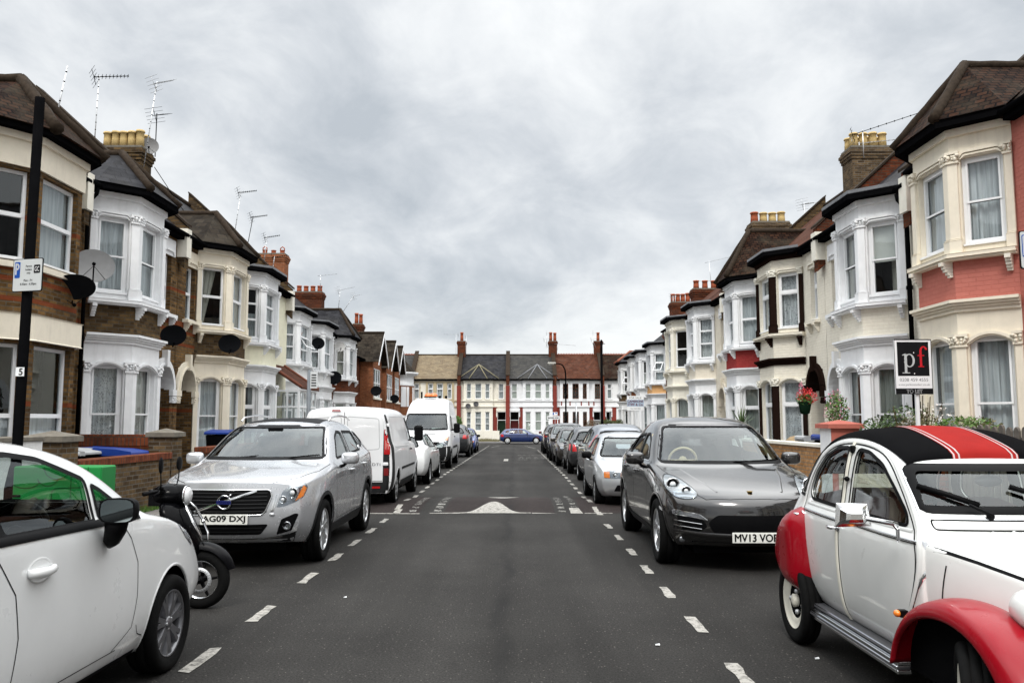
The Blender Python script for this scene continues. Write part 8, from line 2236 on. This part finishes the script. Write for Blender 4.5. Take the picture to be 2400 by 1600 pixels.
# street name plate on the far side, and the small plate above
sn = thing('street_name_sign', (3.72, 81.6, GE), 'white street name plate on two posts before the far terrace', 'sign')
m = MB(); m.box(3.12, 4.33, 81.55, 81.6, 1.84, 2.17); bd = m.build('plate', M_wh, sn); signtext('BALMORAL ROAD', 3.72, 81.54, 2.0, .14, M_ltr, bd, w=1.05, bold=.006)
for x in (3.3, 4.15): m = MB(); m.tube([(x, 81.65, GE), (x, 81.65, 2.1)], .04, 8); m.build('post', M_wh, sn)
sm = thing('small_sign', (3.8, 81.7, GE), 'small white square plate above the street name plate', 'sign'); m = MB(); m.box(3.62, 4.15, 81.7, 81.73, 2.24, 2.55); bd = m.build('plate', M_wh, sm); m = MB(); m.box(3.67, 3.80, 81.69, 81.698, 2.30, 2.49); m.box(3.92, 4.10, 81.69, 81.698, 2.40, 2.49); m.build('blue_mark', M_blue, bd, weld=False); m = MB(); m.tube([(3.9, 81.76, GE), (3.9, 81.76, 2.5)], .03, 8); m.build('post', M_metal, sm)

# lamp columns and poles
lp = thing('street_lamp', (4.28, 70.4, GE), 'black street lamp with a curved arm reaching left near the junction', 'street lamp')
m = MB(); m.tube([(4.28, 70.4, GE), (4.28, 70.4, 1.2), (4.28, 70.4, 1.25), (4.28, 70.4, 5.6), (4.22, 70.4, 6.05), (4.02, 70.4, 6.42), (3.7, 70.4, 6.55), (3.3, 70.4, 6.56)], [.10, .10, .075, .065, .06, .055, .05, .045], 10); m.build('column', M_gutter, lp, weld=False)
m = MB(); m.box(2.75, 3.45, 70.28, 70.52, 6.52, 6.66); m.box(2.8, 3.3, 70.3, 70.5, 6.46, 6.518, 1); m.build('lamp_head', [simple('lamp_grey', (.45,.44,.40), .5), M_wh], lp, bevel=.03)
lp2 = thing('street_lamp', (4.03, 38.6, gz(38.6)), 'tall plain black lamp column standing before the far terrace on the right', 'street lamp')
m = MB(); m.tube([(4.03, 38.6, gz(38)), (4.03, 38.6, 1.1), (4.03, 38.6, 1.15), (4.03, 38.6, 5.35)], [.085, .085, .065, .055], 12); m.build('column', M_gutter, lp2, weld=False)
m = MB(); m.tube([(4.03, 38.6, 5.34), (4.03, 38.6, 5.46)], [.06, .03], 10); m.tube([(3.95, 38.6, 5.25), (4.2, 38.6, 5.27)], .015, 6); m.build('column_cap', M_gutter, lp2, weld=False)
gp = thing('sign_post', (5.15, 70.2, GE), 'short grey post in front of the house with brown windows', 'sign post'); m = MB(); m.tube([(5.15, 70.2, GE), (5.15, 70.2, 3.25)], .06, 8); m.build('pole', M_metal, gp)
gp = thing('sign_post', (-8.6, 76.0, GE), 'short dark post above the roof of the tall white van', 'sign post'); m = MB(); m.tube([(-8.6, 76, GE), (-8.6, 76, 4.1)], .06, 8); m.box(-8.68, -8.52, 75.95, 76.0, 3.4, 4.35); m.build('pole', M_gutter, gp)
sp_ = thing('sign_post', (-4.72, 18.9, 0), 'slim grey sign post seen edge on between the van and the white houses', 'sign post'); m = MB(); m.tube([(-4.72, 18.9, 0), (-4.72, 18.9, 2.82)], .045, 10); m.build('pole', simple('pole_grey', (.14,.155,.17), .5), sp_)
m = MB(); m.box(-4.68, -4.52, 18.84, 18.86, 2.40, 2.78); pl_ = m.build('plate', M_sign, sp_); m = MB()
for k in range(5): m.box(-4.655, -4.545, 18.835, 18.839, 2.45+k*.06, 2.475+k*.06)
m.build('lettering', M_ltr, pl_, weld=False)

# satellite dishes ------------------------------------------------
def dish(loc, r, yaw, tilt, mat, label, wallx=None, squash=.9, arm=True):
    o = thing('satellite_dish', loc, label, 'satellite dish', 'satellite dishes on the houses'); ORG[o.name] = Vector((0, 0, 0)); o.rotation_euler = (0, 0, yaw)
    T_ = lambda x, y, z: (x, y*math.cos(tilt)-z*math.sin(tilt), y*math.sin(tilt)+z*math.cos(tilt))
    m = MB(T_); n = 28; rings = [(0, .0), (.3, .012), (.6, .05), (.85, .10), (1, .14)]
    for s_, off in ((1, 0), (1, .012)):
        vs = []
        for f, h in rings:
            for k in range(n): a = 2*PI*k/n; vs.append((r*f*math.cos(a), -h*r*1.2+off, r*f*math.sin(a)*squash))
        m.add(vs, [(i*n+k, i*n+(k+1) % n, (i+1)*n+(k+1) % n, (i+1)*n+k) for i in range(4) for k in range(n)], 0, True)
    d = m.build('reflector', mat, o, weld=False)
    m = MB(T_); m.tube([(0, .0, -r*squash), (0, -r*.5, -r*squash*.95), (0, -r*1.15, -r*.35)], .013, 6); m.ball((0, -r*1.15, -r*.3), .035); m.tube([(-r*.55, -.05, -r*.7), (0, -r*1.1, -r*.38), (r*.55, -.05, -r*.7)], .006, 5); m.build('feed_arm', M_black, o, weld=False)
    m = MB(T_); m.tube([(0, .01, 0), (0, .10, -.02), (0, .14, -.10)], .022, 6); m.tube([(0, .14, -.10), (-.0, .22, -.16), (.0, .36, -.16)], .02, 6); m.build('bracket', M_black, o, weld=False)
    return o
dish((-8.15, 15.72, 4.62), .375, R(28), R(-12), M_dish, 'largest light grey satellite dish, beside the white upper bay')
dish((-7.98, 14.75, 4.10), .35, R(35), R(52), M_dishd, 'dark satellite dish tilted below the big light grey dish')
dish((-8.3, 19.9, 3.74), .30, R(30), R(28), M_dishd, 'dark satellite dish over the white and cream door arches')
dish((-7.92, 22.75, 3.80), .30, R(28), R(22), M_dishd, 'dark satellite dish under the cream upper bay')
dish((-9.15, 38.1, 5.25), .30, R(25), R(10), M_dishd, 'dark satellite dish beside the lace curtained upper window')
dish((-9.15, 41.6, 3.85), .38, R(25), R(18), M_dishd, 'dark grey satellite dish at first floor sill height on the white house')
dish((-9.6, 44.9, 5.7), .30, R(25), R(5), simple('dish_pale', (.5,.5,.49), .5), 'small pale satellite dish high on the white and brick house')
dish((-8.95, 53.0, 3.6), .36, R(25), R(12), M_dishd, 'dark satellite dish below the nearest white gable')
dish((-8.95, 61.0, 3.3), .36, R(25), R(12), M_dishd, 'dark satellite dish below the middle white gable')
dish((-4.78, 83.9, 3.20), .28, R(-15), R(5), simple('dish_mid', (.10,.10,.105), .5), 'left of the two grey dishes on the cream far house')
dish((-3.98, 83.9, 3.40), .28, R(-15), R(5), simple('dish_mid', (.10,.10,.105), .5), 'right of the two grey dishes on the cream far house')
dish((-11.35, 24.9, 10.15), .27, R(20), R(10), M_dish, 'pale satellite dish on the tall chimney stack')

# aerials ---------------------------------------------------------
def aerial(base, top, boomdir, L=1.0, n=9, el=.55, style='yagi', stripes=True, mat=None, label='', th=.008, boomz=None, refl=True):
    o = thing('aerial', base, label, 'aerial', 'television aerials')
    b, t = Vector(base), Vector(top); m = MB(); m.tube([b, t], .016, 8)
    if stripes:
        k = .1; ln = (t-b).length
        while k < ln-.1: p = b+(t-b)*(k/ln); q = b+(t-b)*((k+.025)/ln); m.tube([p, q], .019, 8, 1); k += .22
    m.build('mast', [mat or M_alu, M_black], o, weld=False)
    d = Vector(boomdir).normalized(); s = d.cross(Vector((0, 0, 1))).normalized(); u = s.cross(d)
    a = MB(); c = t+Vector((0, 0, -.05)) if boomz is None else b+(t-b)*boomz
    a.tube([c-d*L*.15, c+d*L*.85], .011, 6)
    for k in range(n):
        p = c-d*L*.12+d*L*(.95*k/max(1, n-1)); e = el*(1-.35*k/n)
        if style == 'x': 
            for w_ in (s+u*.5, s-u*.5): w_ = w_.normalized(); a.tube([p-w_*e*.18, p+w_*e*.18], th*.9, 4)
            a.ball(p, .025, 0, 6)
        else: a.tube([p-s*e/2, p+s*e/2], th*.7, 4)
    if refl:
        p = c-d*L*.15
        for z in (-.22, -.11, .0, .11, .22): a.tube([p-s*el*.62+u*z, p+s*el*.62+u*z], th*.7, 4)
        a.tube([p-u*.24, p+u*.24], .009, 4)
    a.build('antenna', M_black if style == 'x' else (mat or M_metal), o, weld=False); return o
D1 = (.75, .6, .28)
aerial((-10.0, 17.3, 7.8), (-9.75, 17.3, 9.35), (1, .2, 0), .01, 1, .01, label='bare leaning silver mast above the brown tiled hip at far left', refl=False)
aerial((-12.5, 23.8, 9.5), (-12.45, 23.8, 11.95), D1, 1.0, 10, .6, 'x', label='tall silver mast with a double aerial left of the buff chimney pots')
aerial((-11.25, 24.35, 9.3), (-10.98, 24.4, 12.0), (.5, .8, .5), .75, 8, .5, label='tall silver mast rising in front of the buff chimney pots')
aerial((-11.3, 25.2, 9.9), (-11.3, 25.2, 11.3), (.3, .9, .4), .6, 7, .55, label='dark aerial with bars at two heights on the right of the buff chimney', mat=M_black, stripes=False)
aerial((-12.2, 35.2, 9.6), (-12.0, 35.3, 11.65), D1, .85, 9, .5, 'x', label='silver mast aerial above the dark ribbed roof, left of a pair')
aerial((-12.2, 36.9, 9.4), (-11.95, 36.9, 10.95), D1, .8, 9, .5, 'x', label='dark leaning aerial above the dark ribbed roof, right of a pair', mat=M_black, stripes=False)
aerial((-12.2, 39.5, 9.2), (-12.1, 39.5, 10.6), D1, .8, 8, .5, 'x', label='thin silver mast aerial just left of the open sky gap on the left row')
aerial((-12.2, 40.9, 9.2), (-12.1, 40.9, 9.9), D1, .8, 7, .5, 'x', label='short aerial low on the left roof ridge')
aerial((-11.3, 47.3, 9.2), (-11.3, 47.3, 10.1), (1, .2, .15), 1.1, 6, .3, label='small pale horizontal aerial right of the red chimney with cowls', refl=False)
aerial((-11.5, 53.2, 8.9), (-11.4, 53.2, 10.2), D1, 1.2, 9, .6, label='upright aerial behind the row of squat red chimney pots')
aerial((-11.4, 53.8, 8.7), (-10.6, 53.8, 9.9), D1, .5, 4, .6, label='aerial leaning right behind the row of squat red chimney pots')
aerial((11.75, 27.2, 10.5), (11.75, 27.2, 11.45), (1, -.25, .28), 2.2, 9, .3, 'x', label='long dark aerial over the buff pots on the right', stripes=False)
aerial((11.70, 27.4, 10.5), (11.70, 27.4, 11.1), (1, -.1, .08), 1.5, 12, .25, label='long horizontal aerial over the buff pots on the right, the lower one', stripes=False)
aerial((11.9, 33.4, 9.6), (11.9, 33.4, 10.6), (.7, .5, .2), .8, 7, .5, label='small aerial behind the sloping brick coping on the right', stripes=False)
aerial((11.4, 47.6, 9.4), (11.3, 47.6, 10.95), (1, .1, .25), 1.7, 5, .25, label='thin L shaped aerial over the red tiles on the right', refl=False, stripes=False)
aerial((10.8, 48.4, 9.2), (10.8, 48.4, 9.95), (1, .1, .05), 1.2, 5, .25, label='low thin aerial left of the L shaped one on the right', refl=False, stripes=False)
aerial((10.3, 53.5, 8.9), (10.3, 53.5, 9.8), (1, .2, .15), 1.2, 6, .4, label='aerial above the four red pots on the right', stripes=False)
aerial((-6.35, 88, 8.4), (-6.35, 88, 10.95), (-1, .1, .02), 1.6, 5, .4, label='left aerial beside the far chimney above the tan roof', stripes=False, th=.014)
aerial((-5.35, 88, 8.6), (-5.25, 88, 10.75), (1, .1, .1), .9, 4, .4, label='right aerial beside the far chimney above the dark roof', stripes=False, th=.014)
aerial((3.45, 88, 9.5), (3.15, 88, 10.4), (1, .1, .2), .7, 4, .35, label='aerial leaning left of the far middle chimney', stripes=False, th=.014)
aerial((3.3, 88.2, 9.5), (3.4, 88.2, 11.1), (1, .1, .1), .5, 3, .3, label='upper small aerial over the far middle chimney', stripes=False, th=.014)
aerial((4.5, 88, 9.2), (4.55, 88, 9.9), (1, .3, -.05), 2.4, 10, .5, label='long aerial reaching right from the far middle chimney', stripes=False, th=.014, refl=False)
aerial((8.6, 88, 9.4), (8.2, 88, 10.4), (1, .1, .2), .7, 4, .35, label='aerial left of the far right chimney', stripes=False, th=.014)
aerial((8.35, 88.3, 9.5), (8.4, 88.3, 11.1), (1, .1, .1), .5, 3, .3, label='upper small aerial over the far right chimney', stripes=False, th=.014)
cable = MB(); cable.tube([(-11.35, 25.3, 9.6), (-11.2, 27, 8.8), (-11.3, 29.5, 8.3)], .012, 5); tag(cable.build('cable', M_black, loc=(-11.3, 27, 8)), 'thin cable drooping from the buff chimney stack to the next roof', 'cable')

# wheelie bins ----------------------------------------------------
def wbin(x, y, lid, label, rz_=0, h=1.07):
    o = thing('wheelie_bin', (x, y, .11), label, 'wheelie bin', 'wheelie bins in the front gardens', rz_, world=False)
    m = MB(); m.add([(-.22, -.25, 0), (.22, -.25, 0), (.22, .22, 0), (-.22, .22, 0), (-.28, -.33, h-.1), (.28, -.33, h-.1), (.28, .30, h-.1), (-.28, .30, h-.1)], [(0,1,2,3), (4,5,6,7), (0,1,5,4), (1,2,6,5), (2,3,7,6), (3,0,4,7)]); m.build('bin_body', M_black, o, bevel=.02)
    m = MB(); m.prism([(-.37, h-.09), (-.36, h-.04), (-.1, h), (.30, h+.02), (.34, h-.0), (.34, h-.09)], 'x', -.30, .30); m.tube([(-.25, .37, h-.04), (.25, .37, h-.04)], .018, 6); m.build('lid', lid, o, bevel=.01)
    for s_ in (-1, 1): m = MB(); m.lathe([(.03, -.03), (.10, -.03), (.10, .03), (.03, .03)], (s_*.25, .28, .10), 'x', 14); m.build('bin_wheel', M_black, o)
M_lidb = simple('lid_blue', (.010,.035,.20), .4); M_lidg = simple('lid_grey', (.34,.35,.36), .5)
wbin(-7.55, 13.4, M_lidg, 'grey lidded bin behind the old brick wall, left of the blue lids', R(80)); wbin(-7.5, 14.15, M_lidg, 'grey lidded bin next to the first blue lid', R(85)); wbin(-7.45, 14.95, M_lidb, 'blue lidded bin behind the old brick wall', R(88), 1.06); wbin(-6.95, 14.6, M_lidb, 'blue lidded bin closest to the old brick wall by its far pier', R(86), 1.05)
wbin(-7.1, 20.1, M_lidb, 'blue lidded bin before the cream bay house on the left', 0, 1.32)
wbin(6.7, 17.6, M_lidb, 'blue lidded bin behind the orange brick wall', R(90), 1.24); wbin(6.65, 18.5, M_lidg, 'grey lidded bin behind the orange brick wall', R(90), 1.2)
bag = MB(); bag.ball((6.5, 19.3, 1.1), .28, 0, 12, (1, .9, .8)); tag(bag.build('paper_sack', simple('sack_brown', (.30,.22,.13), .9, var=.3, bump=.5), loc=(6.5, 19.3, .9)), 'crumpled brown paper sack beside the bins on the right', 'sack')

# planting --------------------------------------------------------
def hb(loc, label, cols):
    o = plant('hanging_basket', loc, label, 'hanging basket', [((0, 0, 0), (.20, .20, .17), 420, 0), ((.05, -.05, .08), (.26, .24, .22), 330, 1), ((-.1, -.05, .28), (.07, .07, .18), 50, 2)], [((0, 0, 0), (-.08, 0, .4))], [M_leafb]+cols, .035)
    m = MB(); L = Vector(loc); m.lathe([(.05, -.36), (.11, -.33), (.15, -.12), (.16, -.05)], L, 'z', 16); m.build('pot', simple('pot_green', (.008,.022,.012), .5), o, weld=False)
    m = MB(); m.tube([L+Vector((.55, .1, .35)), L+Vector((.1, 0, .42)), L], .010, 6); m.build('bracket', M_black, o, weld=False); return o
hb((7.15, 20.5, 2.18), 'green pot of red flowers beside the dark door arch', [M_flr, M_flp])
plant('garden_shrub', (7.2, 18.6, .11), 'tall loose shrub with pink flowers left of the white bay', 'shrub', [((0, 0, 1.75), (.26, .24, .42), 800, 0), ((-.05, -.1, 1.85), (.3, .25, .42), 130, 1), ((0, 0, 1.2), (.2, .2, .35), 300, 0)], [((0, 0, 0), (.1, 0, 2.1)), ((0, 0, 0), (-.15, 0, 2.15))], [M_leafb, M_flp], .035)
plant('garden_shrub', (6.9, 14.6, .11), 'straggly shrub with small white flowers behind the pink pier', 'shrub', [((0, 0, 1.5), (.5, .5, .35), 700, 0), ((.2, -.4, 1.55), (.5, .4, .28), 150, 1), ((-.5, .1, 1.35), (.3, .3, .3), 500, 0)], [((0, 0, 0), (.2, .1, 1.9)), ((0, 0, 0), (-.35, -.2, 1.8)), ((0, 0, 0), (.35, -.5, 1.85)), ((0, 0, 0), (-.1, .3, 1.8))], [M_leaf, M_flw], .035)
plant('garden_shrub', (6.6, 13.5, .11), 'dry grassy planting with seed heads behind the classic car', 'shrub', [((0, 0, 1.35), (.45, .6, .28), 900, 0), ((.5, -.6, 1.4), (.4, .5, .22), 600, 0), ((0, -.1, 1.62), (.4, .6, .2), 90, 1)], [((0, 0, 0), (x*.12-.3, x*.16-.5, 1.75+.1*(x % 3))) for x in range(7)], [M_leafd, M_flw], .032)
plant('garden_shrub', (6.8, 12.6, .11), 'low bright green plant under the To Let board', 'shrub', [((0, 0, 1.42), (.5, .45, .2), 900, 0)], [((0, 0, 0), (.1, 0, 1.4))], [M_leafb, M_flw], .03)
plant('lavender_bush', (6.25, 15.0, .5), 'grey dried lavender spilling over the wall by the pink pier', 'shrub', [((0, -.1, .72), (.22, .35, .3), 900, 0)], [((0, 0, 0), (0, 0, .7))], [leafmat('leaf_grey', (.12,.10,.09), (.22,.19,.16)), M_flw], .022)
yu = thing('yucca_plant', (6.5, 23.9, .1), 'spiky yucca in front of the house with the deep red band', 'plant'); m = MB()
for k in range(34):
    a = random.uniform(0, 2*PI); e = random.uniform(.15, 1.35); L_ = random.uniform(.45, .65); d = Vector((math.cos(a)*math.cos(e), math.sin(a)*math.cos(e), math.sin(e))); s_ = d.cross(Vector((0, 0, 1))).normalized()*.018; p = Vector((6.5, 23.9, 1.55)); m.add([p-s_, p+s_, p+d*L_*.6+s_*.9-Vector((0, 0, .02)), p+d*L_, p+d*L_*.6-s_*.9-Vector((0, 0, .02))], [(0, 1, 2, 3, 4)])
m.build('foliage', M_leaf, yu, weld=False); m = MB(); m.tube([(6.5, 23.9, .1), (6.5, 23.9, 1.58)], .06, 8); m.build('trunk', M_stem, yu)
plant('green_bush', (-5.95, 81.3, GE), 'rounded bright green bush left of the stained cream wall', 'bush', [((0, 0, 1.7), (.8, .6, .95), 2600, 0), ((.25, -.1, 2.1), (.45, .4, .5), 900, 0), ((-.3, 0, 1.2), (.6, .5, .8), 900, 0)], [((0, 0, 0), (0, 0, 1.8))], [M_leafb], .07)
plant('clipped_hedge', (6.9, 60.2, gz(60)), 'flat topped clipped hedge before the last house on the right', 'hedge', [((x*.16-.6, 0, 1.75+.06*math.sin(x)), (.22, .45, .32), 330, 0) for x in range(9)]+[((x*.16-.6, 0, 1.1), (.25, .5, .5), 200, 0) for x in range(9)], [((0, 0, 0), (0, 0, 1.6))], [leafmat('leaf_hedge', (.035,.065,.012), (.09,.10,.025))], .05)
plant('dry_bush', (7.35, 81.0, GE), 'brownish bush beside the standing person', 'bush', [((0, 0, 1.5), (.55, .4, .75), 1400, 0)], [((0, 0, 0), (0, 0, 1.5))], [leafmat('leaf_brown', (.08,.06,.03), (.17,.12,.07))], .06)
g_ = MB()
for k in range(1500):
    x = random.uniform(-4.1, -1.6); y = 81.9+random.uniform(-.3, .3); h = random.uniform(.1, .42)*(1-abs(x+2.9)/1.8*.5); dx = random.uniform(-.12, .12)
    g_.add([(x-.012, y, GE+.1), (x+.012, y, GE+.1), (x+dx, y+random.uniform(-.05, .05), GE+.1+h)], [(0, 1, 2)])
tag(g_.build('grass', M_leafd, loc=(-3, 81.9, GE), weld=False), 'rough grass growing along the foot of the stained cream wall', 'grass', kind='stuff')
# weeds in the gutter of the garden walls
g_ = MB()
for k in range(900):
    y = random.uniform(12.3, 16.5); x = -6.36+random.uniform(-.02, .07); h = random.uniform(.03, .16)
    g_.add([(x-.006, y, .11), (x+.006, y, .11), (x+random.uniform(-.05, .05), y+random.uniform(-.05, .05), .11+h)], [(0, 1, 2)])
tag(g_.build('weeds', M_leafb, loc=(-6.3, 14, .11), weld=False), 'small weeds growing at the foot of the old brick wall', 'weeds', kind='stuff')

# litter on the road
for (x, y, s_, lb) in ((1.05, 6.3, .018, 'white scrap of litter low on the road right of centre'), (2.1, 5.95, .016, 'white scrap of litter under the classic car'), (-1.6, 7.95, .015, 'white scrap of litter near the left dashes')):
    m = MB(); m.add([(x-s_, y-s_*.6, .012), (x+s_, y-s_*.4, .010), (x+s_*.9, y+s_*.5, .016), (x-s_*.8, y+s_*.6, .011)], [(0, 1, 2, 3)]); m.add([(x-s_, y-s_*.6, .006), (x+s_, y-s_*.4, .006), (x+s_*.9, y+s_*.5, .006), (x-s_*.8, y+s_*.6, .006)], [(0, 1, 2, 3)]); tag(m.build('litter', M_wh, loc=(x, y, 0), weld=False), lb, 'litter')

# person by the far right houses ----------------------------------
def person(x, y):
    g = GE+.11; o = thing('person', (x, y, g), 'person with dark hair and blue top before the pale far door', 'person')
    me = bpy.data.meshes.new('body'); b = bpy.data.objects.new('body', me); COL.objects.link(b)
    J = [((0,0,.93), .15), ((0,0,1.10), .135), ((0,0,1.30), .155), ((0,0,1.42), .10), ((0,0,1.50), .055), ((0,-.01,1.60), .085), ((0,-.01,1.68), .085),
         ((.09,0,.88), .095), ((.11,-.02,.50), .065), ((.11,.02,.10), .042), ((.11,-.12,.04), .035), ((-.09,0,.88), .095), ((-.11,.02,.50), .065), ((-.11,.04,.10), .042), ((-.11,-.10,.04), .035),
         ((.17,0,1.38), .055), ((.22,.02,1.12), .042), ((.20,-.10,.90), .032), ((.19,-.16,.82), .028), ((-.17,0,1.38), .055), ((-.22,.02,1.12), .042), ((-.20,-.08,.90), .032), ((-.19,-.14,.82), .028)]
    E_ = [(0,1),(1,2),(2,3),(3,4),(4,5),(5,6),(0,7),(7,8),(8,9),(9,10),(0,11),(11,12),(12,13),(13,14),(3,15),(15,16),(16,17),(17,18),(3,19),(19,20),(20,21),(21,22)]
    me.from_pydata([j[0] for j in J], E_, []); b.parent = o
    sk = b.modifiers.new('skin', 'SKIN')
    for v, j in zip(me.skin_vertices[0].data, J): v.radius = (j[1], j[1]*.8)
    me.skin_vertices[0].data[0].use_root = True
    ss = b.modifiers.new('s', 'SUBSURF'); ss.levels = 2; ss.render_levels = 2
    m2 = evalmesh(b); b.modifiers.clear(); b.data = m2
    b.data.materials.clear()
    for mm in (simple('skin', (.32,.19,.13), .6), simple('cloth_blue', (.03,.09,.20), .8), simple('trousers_dark', (.02,.02,.025), .9), simple('shoe_dark', (.01,.01,.01), .6)): b.data.materials.append(mm)
    for p in b.data.polygons:
        z = p.center.z; p.use_smooth = True; p.material_index = 0 if z > 1.47 or (z < .90 and abs(p.center.x) > .165 and z > .7) else 1 if z > .95 or abs(p.center.x) > .17 else 2 if z > .09 else 3
    h = MB(); h.ball((x, y+.015, g+1.665), .105, 0, 16, (.95, 1.05, .95)); h.ball((x, y+.05, g+1.58), .085, 0, 12, (.9, .8, 1.0)); h.build('hair', simple('hair_dark', (.012,.008,.006), .7), o, weld=False)
person(7.95, 79.0+1.6)

# terraces go on beside and behind the viewpoint: they shade the street and are mirrored in the cars
def copy_tree(o, par=None):
    c = o.copy(); COL.objects.link(c); c.parent = par
    for ch in list(o.children): copy_tree(ch, c)
    return c
def more(src, ys, side, what):
    for k, dy in enumerate(ys):
        c = copy_tree(src); c.location.y += dy; c['label'] = what+' out of frame %s, %s from the first house' % (side, ('next', 'second', 'third')[k])
more(r2, (-13.3, -23.3), 'on the left', 'white bay house'); more(r3, (-23.3,), 'on the left', 'cream bay house'); more(rr2, (-12.7, -22.7), 'on the right', 'white bay house'); more(rr3, (-22.7,), 'on the right', 'brown columned house')
